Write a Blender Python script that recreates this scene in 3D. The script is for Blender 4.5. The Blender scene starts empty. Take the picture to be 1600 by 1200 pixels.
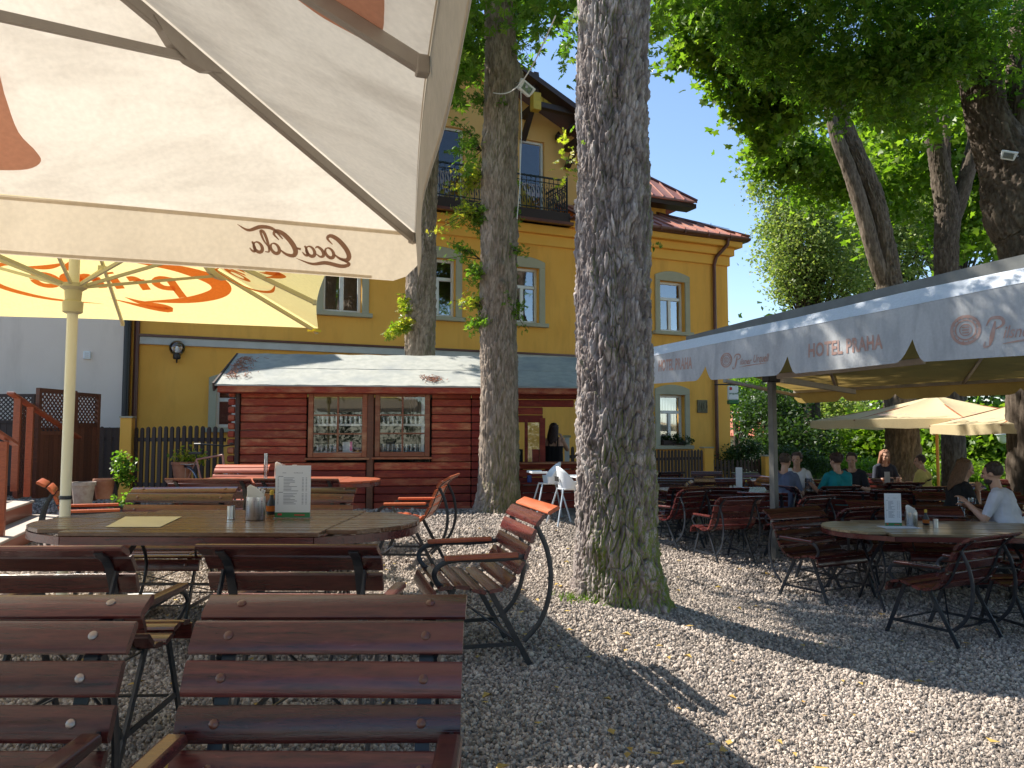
import bpy, bmesh, math, random
import numpy as np
from mathutils import Vector, Matrix, Quaternion
R = math.radians
rng = np.random.default_rng(7)
random.seed(7)
scene = bpy.context.scene
col = scene.collection

# ------------------------------------------------------------------ camera
CAMZ = 1.25; PITCH = R(3.8); FPX = 1200.0
cam_d = bpy.data.cameras.new('camera'); cam = bpy.data.objects.new('camera', cam_d); col.objects.link(cam)
cam_d.sensor_width = 36.0; cam_d.lens = 36.0 * FPX / 1600.0
cam_d.clip_end = 2000; cam_d.clip_start = .05
cam.location = (0, 0, CAMZ); cam.rotation_euler = (R(90) + PITCH, 0, 0)
scene.camera = cam
# ------------------------------------------------------------------ light
SUN = Vector((-1.9, .9, 2.3)).normalized()
world = bpy.data.worlds.new('World'); scene.world = world; world.use_nodes = True
nt = world.node_tree; nt.nodes.clear()
sky = nt.nodes.new('ShaderNodeTexSky'); sky.sky_type = 'NISHITA'; sky.sun_disc = False
sky.sun_elevation = math.asin(SUN.z); sky.sun_rotation = math.atan2(SUN.x, SUN.y)
sky.air_density = 1.0; sky.dust_density = .3; sky.ozone_density = 2.2
bg = nt.nodes.new('ShaderNodeBackground'); bg.inputs[1].default_value = .115
wo = nt.nodes.new('ShaderNodeOutputWorld')
nt.links.new(sky.outputs[0], bg.inputs[0]); nt.links.new(bg.outputs[0], wo.inputs[0])
sd = bpy.data.lights.new('sun', 'SUN'); sd.energy = 5.0; sd.angle = R(.5); sd.color = (1, .94, .84)
so = bpy.data.objects.new('sun', sd); col.objects.link(so)
so.rotation_euler = SUN.to_track_quat('Z', 'Y').to_euler(); so.location = (-8, 4, 12)
vs = scene.view_settings; vs.view_transform = 'Standard'; vs.look = 'None'; vs.gamma = 1; vs.exposure = 1.1; vs.use_curve_mapping = False
scene.cycles.max_bounces = 8; scene.cycles.transparent_max_bounces = 12
scene.cycles.diffuse_bounces = 4; scene.cycles.use_denoising = True
scene.cycles.caustics_reflective = False; scene.cycles.caustics_refractive = False

# ------------------------------------------------------------------ pixel helpers (photo pixels, 1600 x 1200, to places)
cp, sp_ = math.cos(PITCH), math.sin(PITCH)
def ray(u, v):
    a = (u - 800) / FPX; b = (600 - v) / FPX
    return Vector((a, cp - b * sp_, sp_ + b * cp))
def at_y(u, v, y):
    d = ray(u, v); t = y / d.y
    return Vector((d.x * t, y, CAMZ + d.z * t))
def at_z(u, v, z):
    d = ray(u, v); t = (z - CAMZ) / d.z
    return Vector((d.x * t, d.y * t, z))
def xat(u, y): return (u - 800) / FPX * y * 1.008
def sm(t):
    t = min(1, max(0, t)); return t * t * (3 - 2 * t)
def gz(x, y):
    z = -.38 * sm((x + .2) / 3.2)
    z += .05 * math.exp(-((x - .83) ** 2 + (y - 6.25) ** 2) / .5)
    z -= .5 * sm((y - 16) / 14) * sm((x - 3) / 4)
    return z
FA = Vector((.913, .408, 0)).normalized(); FN = Vector((.408, -.913, 0)).normalized(); FO = Vector((-4.0, 18.8, 0))
def fpix(u, v, off=0.):
    d = ray(u, v); o = FO - FN * off - Vector((0, 0, CAMZ))
    t = o.dot(FN) / d.dot(FN)
    p = d * t; q = p - (FO - FN * off)
    return q.dot(FA), p.z + CAMZ
def fworld(s, z, off=0.): return FO + FA * s - FN * off + Vector((0, 0, z))

# ------------------------------------------------------------------ numpy noise
def _h(a, b, c):
    a = a.astype(np.uint32); b = b.astype(np.uint32); c = c.astype(np.uint32)
    h = a * np.uint32(374761393) + b * np.uint32(668265263) + c * np.uint32(2147483647 - 61)
    h = (h ^ (h >> np.uint32(13))) * np.uint32(1274126177)
    h = (h ^ (h >> np.uint32(16))) * np.uint32(2246822519)
    return ((h ^ (h >> np.uint32(15))) & np.uint32(0xffffff)).astype(np.float64) / 16777215.
def vnoise(x, y, z, s=0):
    xi = np.floor(x).astype(np.int64); yi = np.floor(y).astype(np.int64); zi = np.floor(z).astype(np.int64)
    fx = x - xi; fy = y - yi; fz = z - zi
    fx = fx * fx * (3 - 2 * fx); fy = fy * fy * (3 - 2 * fy); fz = fz * fz * (3 - 2 * fz)
    o = 0
    for dx in (0, 1):
        for dy in (0, 1):
            for dz in (0, 1):
                w = (fx if dx else 1 - fx) * (fy if dy else 1 - fy) * (fz if dz else 1 - fz)
                o = o + w * _h(xi + dx + 7919 + s, yi + dy + 7919, zi + dz + 7919)
    return o * 2 - 1
def worley(x, y, period, s=0):
    xi = np.floor(x).astype(np.int64); yi = np.floor(y).astype(np.int64)
    f1 = np.full(x.shape, 9.); f2 = np.full(x.shape, 9.); cid = np.zeros(x.shape); dyc = np.zeros(x.shape)
    for dx in (-1, 0, 1):
        for dy in (-1, 0, 1):
            cx = xi + dx; cy = yi + dy; wx = np.mod(cx, period)
            px = cx + _h(wx + 31 + s, cy + 9999, wx * 0 + 5); py = cy + _h(wx + 77 + s, cy + 9999, wx * 0 + 9)
            d = np.hypot(x - px, y - py); r = _h(wx + 11 + s, cy + 9999, wx * 0 + 3)
            m = d < f1
            f2 = np.where(m, f1, np.minimum(f2, d)); cid = np.where(m, r, cid); dyc = np.where(m, y - py, dyc); f1 = np.where(m, d, f1)
    return f1, f2, cid, dyc

# ------------------------------------------------------------------ object helpers
def link(o, parent=None):
    col.objects.link(o)
    if parent is not None: o.parent = parent
    return o
def tag(o, label=None, cat=None, group=None, kind=None):
    if label: o['label'] = label
    if cat: o['category'] = cat
    if group: o['group'] = group
    if kind: o['kind'] = kind
    return o
def thing(name, label, cat, loc=(0, 0, 0), rot=0, group=None):
    o = bpy.data.objects.new(name, None); o.empty_display_size = .1
    link(o); o.location = loc; o.rotation_euler = (0, 0, rot)
    return tag(o, label, cat, group)
def mobj(name, me, parent=None, loc=None, rot=None, kind=None):
    o = bpy.data.objects.new(name, me); link(o, parent)
    if loc is not None: o.location = loc
    if rot is not None: o.rotation_euler = rot
    if kind: o['kind'] = kind
    return o
def copy_tree(o, parent=None):
    c = o.copy(); col.objects.link(c)
    if parent is not None: c.parent = parent
    for ch in list(o.children): copy_tree(ch, c)
    return c
class MB:
    """collects simple shapes into one mesh"""
    def __init__(s): s.v = []; s.f = []; s.m = []
    def add(s, vs_, fs, mi=0):
        n = len(s.v); s.v += [tuple(p) for p in vs_]; s.f += [tuple(n + i for i in f) for f in fs]; s.m += [mi] * len(fs)
    def box(s, c, d, rz=0, rx=0, ry=0, mi=0, rm=None):
        M = rm if rm is not None else (Matrix.Rotation(rz, 3, 'Z') @ Matrix.Rotation(ry, 3, 'Y') @ Matrix.Rotation(rx, 3, 'X'))
        c = Vector(c); h = [k / 2 for k in d]
        vs_ = [c + M @ Vector((x * h[0], y * h[1], z * h[2])) for x in (-1, 1) for y in (-1, 1) for z in (-1, 1)]
        s.add(vs_, [(0, 1, 3, 2), (4, 6, 7, 5), (0, 4, 5, 1), (2, 3, 7, 6), (0, 2, 6, 4), (1, 5, 7, 3)], mi)
    def bar(s, p, q, w, t, up=(0, 0, 1), mi=0):
        p = Vector(p); q = Vector(q); d = q - p; L = d.length
        if L < 1e-6: return
        y = d / L; up = Vector(up)
        x = y.cross(up)
        if x.length < 1e-4: x = y.cross(Vector((1, 0, 0)))
        x.normalize(); z = x.cross(y)
        M = Matrix((x, y, z)).transposed()
        s.box((p + q) / 2, (w, L, t), rm=M, mi=mi)
    def tube(s, pts, r, n=8, caps=True, mi=0, flat=None, up=None):
        pts = [Vector(p) for p in pts]; m = len(pts)
        rr = r if isinstance(r, (list, tuple)) else [r] * m
        vs_ = []; N = None
        for i, p in enumerate(pts):
            d = (pts[min(i + 1, m - 1)] - pts[max(i - 1, 0)])
            if d.length < 1e-9: d = Vector((0, 0, 1))
            d.normalize()
            if up is not None: N = d.cross(Vector(up))
            elif N is None: N = d.orthogonal()
            else: N = N - d * N.dot(d)
            if N.length < 1e-6: N = d.orthogonal()
            N.normalize(); B = d.cross(N)
            for k in range(n):
                a = 2 * math.pi * (k + .5) / n
                if flat: x = math.cos(a) * flat[0] * 1.2; y = math.sin(a) * flat[1] * 1.2
                else: x = math.cos(a) * rr[i]; y = math.sin(a) * rr[i]
                vs_.append(p + N * x + B * y)
        fs = [(i * n + k, i * n + (k + 1) % n, (i + 1) * n + (k + 1) % n, (i + 1) * n + k) for i in range(m - 1) for k in range(n)]
        if caps: fs += [tuple(reversed(range(n))), tuple((m - 1) * n + k for k in range(n))]
        s.add(vs_, fs, mi)
    def lathe(s, prof, n=20, c=(0, 0, 0), mi=0, cap=True):
        c = Vector(c); m = len(prof)
        vs_ = [c + Vector((r_ * math.cos(2 * math.pi * k / n), r_ * math.sin(2 * math.pi * k / n), z)) for r_, z in prof for k in range(n)]
        fs = [(i * n + k, i * n + (k + 1) % n, (i + 1) * n + (k + 1) % n, (i + 1) * n + k) for i in range(m - 1) for k in range(n)]
        if cap: fs += [tuple(reversed(range(n))), tuple((m - 1) * n + k for k in range(n))]
        s.add(vs_, fs, mi)
    def prism(s, poly, fn, t0, t1, mi=0):
        """poly of (a,b); fn(a,b,t)->xyz"""
        n = len(poly)
        vs_ = [fn(a, b, t0) for a, b in poly] + [fn(a, b, t1) for a, b in poly]
        fs = [tuple(range(n)), tuple(reversed(range(n, 2 * n)))] + [(i, i + n, (i + 1) % n + n, (i + 1) % n) for i in range(n)]
        s.add(vs_, fs, mi)
    def ribbon(s, pts, ws, fn, mi=0):
        """2-D stroke of changing width, placed through fn(a,b)->xyz"""
        n = len(pts); L = []; Rr = []
        for i in range(n):
            a = pts[max(i - 1, 0)]; b = pts[min(i + 1, n - 1)]
            dx, dy = b[0] - a[0], b[1] - a[1]; l = math.hypot(dx, dy) or 1
            w = ws[i] / 2 if not isinstance(ws, (int, float)) else ws / 2
            L.append(fn(pts[i][0] - dy / l * w, pts[i][1] + dx / l * w)); Rr.append(fn(pts[i][0] + dy / l * w, pts[i][1] - dx / l * w))
        s.add(L + Rr, [(i, i + 1, n + i + 1, n + i) for i in range(n - 1)], mi)
    def mesh(s, name, mats, smooth=False, bevel=0):
        me = bpy.data.meshes.new(name); me.from_pydata(s.v, [], s.f)
        for m in (mats if isinstance(mats, (list, tuple)) else [mats]): me.materials.append(m)
        if len(set(s.m)) > 1: me.polygons.foreach_set('material_index', s.m)
        bm = bmesh.new(); bm.from_mesh(me); bmesh.ops.recalc_face_normals(bm, faces=bm.faces)
        if bevel: bmesh.ops.bevel(bm, geom=[e for e in bm.edges if not e.is_boundary and e.calc_face_angle(0) > .6], offset=bevel, segments=1, affect='EDGES', clamp_overlap=True)
        bm.to_mesh(me); bm.free()
        if smooth: 
            me.polygons.foreach_set('use_smooth', [True] * len(me.polygons))
            try: me.set_sharp_from_angle(angle=R(40))
            except Exception: pass
        me.update(); return me
    def obj(s, name, mats, parent=None, smooth=False, kind=None, bevel=0, loc=None, rot=None):
        return mobj(name, s.mesh(name, mats, smooth, bevel), parent, loc, rot, kind)
def npmesh(name, V, F, mat, smooth=False, attr=None):
    me = bpy.data.meshes.new(name); V = np.asarray(V, dtype=np.float32); F = np.asarray(F, dtype=np.int32)
    me.vertices.add(len(V)); me.vertices.foreach_set('co', V.ravel())
    k = F.shape[1]; me.loops.add(F.size); me.loops.foreach_set('vertex_index', F.ravel())
    me.polygons.add(len(F)); me.polygons.foreach_set('loop_start', np.arange(len(F), dtype=np.int32) * k)
    try: me.polygons.foreach_set('loop_total', np.full(len(F), k, dtype=np.int32))
    except Exception: pass
    if smooth: me.polygons.foreach_set('use_smooth', np.ones(len(F), dtype=bool))
    for kk, a in (attr or {}).items():
        at = me.attributes.new(kk, 'FLOAT', 'POINT'); at.data.foreach_set('value', np.asarray(a, dtype=np.float32))
    if mat: me.materials.append(mat)
    me.update(calc_edges=True); me.validate(); return me
def spline(P, n):
    """Catmull-Rom through rows of P"""
    P = np.asarray(P, float); Q = np.vstack([2 * P[0] - P[1], P, 2 * P[-1] - P[-2]])
    t = np.linspace(0, len(P) - 1 - 1e-9, n); i = t.astype(int); f = (t - i)[:, None]
    a, b, c, d = Q[i], Q[i + 1], Q[i + 2], Q[i + 3]
    return .5 * ((2 * b) + (-a + c) * f + (2 * a - 5 * b + 4 * c - d) * f ** 2 + (-a + 3 * b - 3 * c + d) * f ** 3)

# ------------------------------------------------------------------ materials
def newmat(name):
    m = bpy.data.materials.new(name); m.use_nodes = True; n = m.node_tree
    for x in list(n.nodes): n.nodes.remove(x)
    o = n.nodes.new('ShaderNodeOutputMaterial'); return m, n, o
def N(n, t, **kw):
    x = n.nodes.new(t)
    for k, v in kw.items(): setattr(x, k, v)
    return x
def mat(name, c1, c2=None, rough=.6, scale=5., stretch=(1, 1, 1), bump=0., metal=0., coat=0., detail=6., bscale=None, ramp=(.35, .65), coords='Object', spec=.5, c3=None, s3=1.3, r3=(.5, .7), rvar=0., trans=0., st3=None):
    m, n, o = newmat(name); L = n.links.new
    b = N(n, 'ShaderNodeBsdfPrincipled'); b.inputs['Roughness'].default_value = rough; b.inputs['Metallic'].default_value = metal
    b.inputs['Specular IOR Level'].default_value = spec
    b.inputs['Coat Weight'].default_value = coat; b.inputs['Coat Roughness'].default_value = .12
    tc = N(n, 'ShaderNodeTexCoord'); mp = N(n, 'ShaderNodeMapping'); mp.inputs['Scale'].default_value = stretch
    L(tc.outputs[coords], mp.inputs[0])
    cout = None
    if c2 is not None:
        no = N(n, 'ShaderNodeTexNoise'); no.inputs['Scale'].default_value = scale; no.inputs['Detail'].default_value = detail; no.inputs['Roughness'].default_value = .62
        L(mp.outputs[0], no.inputs['Vector'])
        cr = N(n, 'ShaderNodeValToRGB'); cr.color_ramp.elements[0].position = ramp[0]; cr.color_ramp.elements[1].position = ramp[1]
        cr.color_ramp.elements[0].color = (*c1, 1); cr.color_ramp.elements[1].color = (*c2, 1)
        L(no.outputs['Fac'], cr.inputs[0]); cout = cr.outputs[0]
        if c3 is not None:
            n3 = N(n, 'ShaderNodeTexNoise'); n3.inputs['Scale'].default_value = s3; n3.inputs['Detail'].default_value = 5; L(tc.outputs[coords], n3.inputs['Vector'])
            if st3:
                m9 = N(n, 'ShaderNodeMapping'); m9.inputs['Scale'].default_value = st3; L(tc.outputs[coords], m9.inputs[0]); L(m9.outputs[0], n3.inputs['Vector']); n3.inputs['Roughness'].default_value = .7
            mr = N(n, 'ShaderNodeMapRange'); mr.inputs[1].default_value = r3[0]; mr.inputs[2].default_value = r3[1]; L(n3.outputs['Fac'], mr.inputs[0])
            mx = N(n, 'ShaderNodeMix', data_type='RGBA'); L(mr.outputs[0], mx.inputs[0]); L(cout, mx.inputs[6]); mx.inputs[7].default_value = (*c3, 1); cout = mx.outputs[2]
        L(cout, b.inputs['Base Color'])
        if rvar:
            rr = N(n, 'ShaderNodeMapRange'); rr.inputs[3].default_value = max(0, rough - rvar); rr.inputs[4].default_value = rough + rvar; L(no.outputs['Fac'], rr.inputs[0]); L(rr.outputs[0], b.inputs['Roughness'])
    else: b.inputs['Base Color'].default_value = (*c1, 1)
    if bump:
        nb = N(n, 'ShaderNodeTexNoise'); nb.inputs['Scale'].default_value = bscale or scale * 3; nb.inputs['Detail'].default_value = 5; L(mp.outputs[0], nb.inputs['Vector'])
        bp = N(n, 'ShaderNodeBump'); bp.inputs['Strength'].default_value = bump; bp.inputs['Distance'].default_value = .01; L(nb.outputs['Fac'], bp.inputs['Height']); L(bp.outputs[0], b.inputs['Normal'])
    if trans:
        tr = N(n, 'ShaderNodeBsdfTranslucent'); ms = N(n, 'ShaderNodeMixShader'); ms.inputs[0].default_value = trans
        if cout: L(cout, tr.inputs[0])
        else: tr.inputs[0].default_value = (*c1, 1)
        L(b.outputs[0], ms.inputs[1]); L(tr.outputs[0], ms.inputs[2]); L(ms.outputs[0], o.inputs[0])
    else: L(b.outputs[0], o.inputs[0])
    return m
def leafmat(name, ca, cb, cc, trans=.45, tint=(1.18, 1.3, .55)):
    m, n, o = newmat(name); L = n.links.new
    at = N(n, 'ShaderNodeAttribute', attribute_name='rnd'); cr = N(n, 'ShaderNodeValToRGB')
    cr.color_ramp.elements[0].color = (*ca, 1); cr.color_ramp.elements[1].color = (*cc, 1); cr.color_ramp.elements[1].position = 1
    e = cr.color_ramp.elements.new(.5); e.color = (*cb, 1); L(at.outputs['Fac'], cr.inputs[0])
    b = N(n, 'ShaderNodeBsdfPrincipled'); b.inputs['Roughness'].default_value = .42; b.inputs['Specular IOR Level'].default_value = .35; L(cr.outputs[0], b.inputs['Base Color'])
    tr = N(n, 'ShaderNodeBsdfTranslucent'); mu = N(n, 'ShaderNodeMix', data_type='RGBA', blend_type='MULTIPLY'); mu.inputs[0].default_value = 1
    L(cr.outputs[0], mu.inputs[6]); mu.inputs[7].default_value = (*[k * 1.6 for k in tint], 1); L(mu.outputs[2], tr.inputs[0])
    ms = N(n, 'ShaderNodeMixShader'); ms.inputs[0].default_value = trans; L(b.outputs[0], ms.inputs[1]); L(tr.outputs[0], ms.inputs[2]); L(ms.outputs[0], o.inputs[0])
    return m
def glassmat(name, refl=.25, tint=(.8, .85, .85)):
    m, n, o = newmat(name); L = n.links.new
    g = N(n, 'ShaderNodeBsdfGlossy'); g.inputs['Roughness'].default_value = .02; g.inputs[0].default_value = (.9, .95, 1, 1)
    t = N(n, 'ShaderNodeBsdfTransparent'); t.inputs[0].default_value = (*tint, 1)
    lw = N(n, 'ShaderNodeLayerWeight'); lw.inputs[0].default_value = .35
    mr = N(n, 'ShaderNodeMapRange'); mr.inputs[3].default_value = refl; mr.inputs[4].default_value = 1; L(lw.outputs['Fresnel'], mr.inputs[0])
    ms = N(n, 'ShaderNodeMixShader'); L(mr.outputs[0], ms.inputs[0]); L(t.outputs[0], ms.inputs[1]); L(g.outputs[0], ms.inputs[2]); L(ms.outputs[0], o.inputs[0])
    return m
def woodmat(name, c1, c2, rough=.3, coat=.5, scale=9, stretch=(.6, 6, 6), c3=None, bump=.25, vary=.25):
    """grain along local X, each object its own tone"""
    m, n, o = newmat(name); L = n.links.new
    b = N(n, 'ShaderNodeBsdfPrincipled'); b.inputs['Roughness'].default_value = rough; b.inputs['Coat Weight'].default_value = coat; b.inputs['Coat Roughness'].default_value = .18
    tc = N(n, 'ShaderNodeTexCoord'); oi = N(n, 'ShaderNodeObjectInfo'); va = N(n, 'ShaderNodeVectorMath', operation='SCALE'); va.inputs[3].default_value = 1.
    cm = N(n, 'ShaderNodeCombineXYZ'); ml = N(n, 'ShaderNodeMath', operation='MULTIPLY'); ml.inputs[1].default_value = 37.; L(oi.outputs['Random'], ml.inputs[0])
    for k in range(3): L(ml.outputs[0], cm.inputs[k])
    ad = N(n, 'ShaderNodeVectorMath', operation='ADD'); L(tc.outputs['Object'], ad.inputs[0]); L(cm.outputs[0], ad.inputs[1])
    mp = N(n, 'ShaderNodeMapping'); mp.inputs['Scale'].default_value = stretch; L(ad.outputs[0], mp.inputs[0])
    no = N(n, 'ShaderNodeTexNoise'); no.inputs['Scale'].default_value = scale; no.inputs['Detail'].default_value = 7; no.inputs['Roughness'].default_value = .65; no.inputs['Distortion'].default_value = .6; L(mp.outputs[0], no.inputs['Vector'])
    cr = N(n, 'ShaderNodeValToRGB'); cr.color_ramp.elements[0].position = .33; cr.color_ramp.elements[1].position = .68
    cr.color_ramp.elements[0].color = (*c1, 1); cr.color_ramp.elements[1].color = (*c2, 1); L(no.outputs['Fac'], cr.inputs[0]); cout = cr.outputs[0]
    if c3 is not None:
        n3 = N(n, 'ShaderNodeTexNoise'); n3.inputs['Scale'].default_value = 2.2; n3.inputs['Detail'].default_value = 6; n3.inputs['Roughness'].default_value = .7
        mp3 = N(n, 'ShaderNodeMapping'); mp3.inputs['Scale'].default_value = (.8, 3, 3); L(ad.outputs[0], mp3.inputs[0]); L(mp3.outputs[0], n3.inputs['Vector'])
        mr = N(n, 'ShaderNodeMapRange'); mr.inputs[1].default_value = .48; mr.inputs[2].default_value = .7; L(n3.outputs['Fac'], mr.inputs[0])
        mx = N(n, 'ShaderNodeMix', data_type='RGBA'); L(mr.outputs[0], mx.inputs[0]); L(cout, mx.inputs[6]); mx.inputs[7].default_value = (*c3, 1); cout = mx.outputs[2]
    hs = N(n, 'ShaderNodeHueSaturation'); mv = N(n, 'ShaderNodeMapRange'); mv.inputs[3].default_value = 1 - vary; mv.inputs[4].default_value = 1 + vary
    L(oi.outputs['Random'], mv.inputs[0]); L(mv.outputs[0], hs.inputs['Value']); L(cout, hs.inputs['Color']); L(hs.outputs[0], b.inputs['Base Color'])
    rr = N(n, 'ShaderNodeMapRange'); rr.inputs[3].default_value = rough * .7; rr.inputs[4].default_value = min(1, rough * 1.5); L(no.outputs['Fac'], rr.inputs[0]); L(rr.outputs[0], b.inputs['Roughness'])
    bp = N(n, 'ShaderNodeBump'); bp.inputs['Strength'].default_value = bump; bp.inputs['Distance'].default_value = .004; L(no.outputs['Fac'], bp.inputs['Height']); L(bp.outputs[0], b.inputs['Normal'])
    L(b.outputs[0], o.inputs[0]); return m
def stonemat(name):
    m, n, o = newmat(name); L = n.links.new
    b = N(n, 'ShaderNodeBsdfPrincipled'); b.inputs['Roughness'].default_value = .85
    oi = N(n, 'ShaderNodeObjectInfo'); cr = N(n, 'ShaderNodeValToRGB'); E = cr.color_ramp.elements
    E[0].color = (.14, .12, .105, 1); E[1].color = (.58, .49, .41, 1)
    for p, c in ((.25, (.24, .20, .17)), (.5, (.35, .29, .245)), (.75, (.46, .385, .325))):
        e = E.new(p); e.color = (*c, 1)
    L(oi.outputs['Random'], cr.inputs[0])
    tc = N(n, 'ShaderNodeTexCoord'); no = N(n, 'ShaderNodeTexNoise'); no.inputs['Scale'].default_value = 3; no.inputs['Detail'].default_value = 6; L(tc.outputs['Object'], no.inputs['Vector'])
    mr = N(n, 'ShaderNodeMapRange'); mr.inputs[3].default_value = .6; mr.inputs[4].default_value = 1.4; L(no.outputs['Fac'], mr.inputs[0])
    vm = N(n, 'ShaderNodeVectorMath', operation='SCALE'); L(cr.outputs[0], vm.inputs[0]); L(mr.outputs[0], vm.inputs[3])
    ge = N(n, 'ShaderNodeNewGeometry'); nw = N(n, 'ShaderNodeTexNoise'); nw.inputs['Scale'].default_value = .9; nw.inputs['Detail'].default_value = 5; L(ge.outputs['Position'], nw.inputs['Vector'])
    m5 = N(n, 'ShaderNodeMapRange'); m5.inputs[1].default_value = .35; m5.inputs[2].default_value = .65; m5.inputs[3].default_value = .74; m5.inputs[4].default_value = 1.12; L(nw.outputs['Fac'], m5.inputs[0])
    v2 = N(n, 'ShaderNodeVectorMath', operation='SCALE'); L(vm.outputs[0], v2.inputs[0]); L(m5.outputs[0], v2.inputs[3]); L(v2.outputs[0], b.inputs['Base Color'])
    L(b.outputs[0], o.inputs[0]); return m
def barkmat(name, c1, c2, c3, moss=.5, mossdir=(1, 0, 0), zfade=2.2):
    m, n, o = newmat(name); L = n.links.new
    b = N(n, 'ShaderNodeBsdfPrincipled'); b.inputs['Roughness'].default_value = .9; b.inputs['Specular IOR Level'].default_value = .2
    at = N(n, 'ShaderNodeAttribute', attribute_name='rnd'); cr = N(n, 'ShaderNodeValToRGB'); E = cr.color_ramp.elements
    E[0].color = (*c1, 1); E[1].color = (*c3, 1); e = E.new(.5); e.color = (*c2, 1)
    tc = N(n, 'ShaderNodeTexCoord'); no = N(n, 'ShaderNodeTexNoise'); no.inputs['Scale'].default_value = 14; no.inputs['Detail'].default_value = 8; no.inputs['Roughness'].default_value = .7
    mp = N(n, 'ShaderNodeMapping'); mp.inputs['Scale'].default_value = (1, 1, .35); L(tc.outputs['Object'], mp.inputs[0]); L(mp.outputs[0], no.inputs['Vector'])
    mm = N(n, 'ShaderNodeMath', operation='MULTIPLY_ADD'); mm.inputs[1].default_value = .62; L(at.outputs['Fac'], mm.inputs[0])
    m2 = N(n, 'ShaderNodeMath', operation='MULTIPLY_ADD'); m2.inputs[1].default_value = 1.9; m2.inputs[2].default_value = -.70; L(no.outputs['Fac'], m2.inputs[0]); L(m2.outputs[0], mm.inputs[2]); L(mm.outputs[0], cr.inputs[0])
    ge = N(n, 'ShaderNodeNewGeometry'); dt = N(n, 'ShaderNodeVectorMath', operation='DOT_PRODUCT'); dt.inputs[1].default_value = mossdir; L(ge.outputs['True Normal'], dt.inputs[0])
    n2 = N(n, 'ShaderNodeTexNoise'); n2.inputs['Scale'].default_value = 2.3; n2.inputs['Detail'].default_value = 7; n2.inputs['Roughness'].default_value = .65; L(mp.outputs[0], n2.inputs['Vector'])
    sx = N(n, 'ShaderNodeSeparateXYZ'); L(tc.outputs['Object'], sx.inputs[0])
    zf = N(n, 'ShaderNodeMapRange'); zf.inputs[1].default_value = 0; zf.inputs[2].default_value = zfade; zf.inputs[3].default_value = .35; zf.inputs[4].default_value = 0; L(sx.outputs[2], zf.inputs[0])
    s1 = N(n, 'ShaderNodeMath', operation='MULTIPLY_ADD'); s1.inputs[1].default_value = .42; L(dt.outputs['Value'], s1.inputs[0]); L(n2.outputs['Fac'], s1.inputs[2])
    s2 = N(n, 'ShaderNodeMath', operation='ADD'); L(s1.outputs[0], s2.inputs[0]); L(zf.outputs[0], s2.inputs[1])
    mr = N(n, 'ShaderNodeMapRange'); mr.inputs[1].default_value = .70; mr.inputs[2].default_value = 1.0; mr.inputs[4].default_value = moss; L(s2.outputs[0], mr.inputs[0])
    mx = N(n, 'ShaderNodeMix', data_type='RGBA'); L(mr.outputs[0], mx.inputs[0]); L(cr.outputs[0], mx.inputs[6]); mx.inputs[7].default_value = (.13, .17, .03, 1)
    L(mx.outputs[2], b.inputs['Base Color'])
    bp = N(n, 'ShaderNodeBump'); bp.inputs['Strength'].default_value = .7; bp.inputs['Distance'].default_value = .012; L(no.outputs['Fac'], bp.inputs['Height']); L(bp.outputs[0], b.inputs['Normal'])
    L(b.outputs[0], o.inputs[0]); return m
def fabricmat(name, c1, c2, trans, stain=.5, scale=1.6, dirs=(1, 1, 1)):
    m, n, o = newmat(name); L = n.links.new
    tc = N(n, 'ShaderNodeTexCoord'); no = N(n, 'ShaderNodeTexNoise'); no.inputs['Scale'].default_value = scale; no.inputs['Detail'].default_value = 9; no.inputs['Roughness'].default_value = .6; no.inputs['Distortion'].default_value = .4
    mp = N(n, 'ShaderNodeMapping'); mp.inputs['Scale'].default_value = dirs; L(tc.outputs['Object'], mp.inputs[0]); L(mp.outputs[0], no.inputs['Vector'])
    mr = N(n, 'ShaderNodeMapRange'); mr.inputs[1].default_value = .46; mr.inputs[2].default_value = .74; mr.inputs[4].default_value = stain; L(no.outputs['Fac'], mr.inputs[0])
    mx = N(n, 'ShaderNodeMix', data_type='RGBA'); L(mr.outputs[0], mx.inputs[0]); mx.inputs[6].default_value = (*c1, 1); mx.inputs[7].default_value = (*c2, 1)
    n2 = N(n, 'ShaderNodeTexNoise'); n2.inputs['Scale'].default_value = 45; n2.inputs['Detail'].default_value = 3; L(tc.outputs['Object'], n2.inputs['Vector'])
    m3 = N(n, 'ShaderNodeMapRange'); m3.inputs[1].default_value = .3; m3.inputs[2].default_value = .7; m3.inputs[3].default_value = .93; m3.inputs[4].default_value = 1.03; L(n2.outputs['Fac'], m3.inputs[0])
    vm = N(n, 'ShaderNodeVectorMath', operation='SCALE'); L(mx.outputs[2], vm.inputs[0]); L(m3.outputs[0], vm.inputs[3])
    d = N(n, 'ShaderNodeBsdfDiffuse'); t = N(n, 'ShaderNodeBsdfTranslucent'); L(vm.outputs[0], d.inputs[0]); L(vm.outputs[0], t.inputs[0])
    ms = N(n, 'ShaderNodeMixShader'); ms.inputs[0].default_value = trans; L(d.outputs[0], ms.inputs[1]); L(t.outputs[0], ms.inputs[2])
    bp = N(n, 'ShaderNodeBump'); bp.inputs['Strength'].default_value = .35; bp.inputs['Distance'].default_value = .03; L(no.outputs['Fac'], bp.inputs['Height']); L(bp.outputs[0], d.inputs['Normal'])
    L(ms.outputs[0], o.inputs[0]); return m

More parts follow.
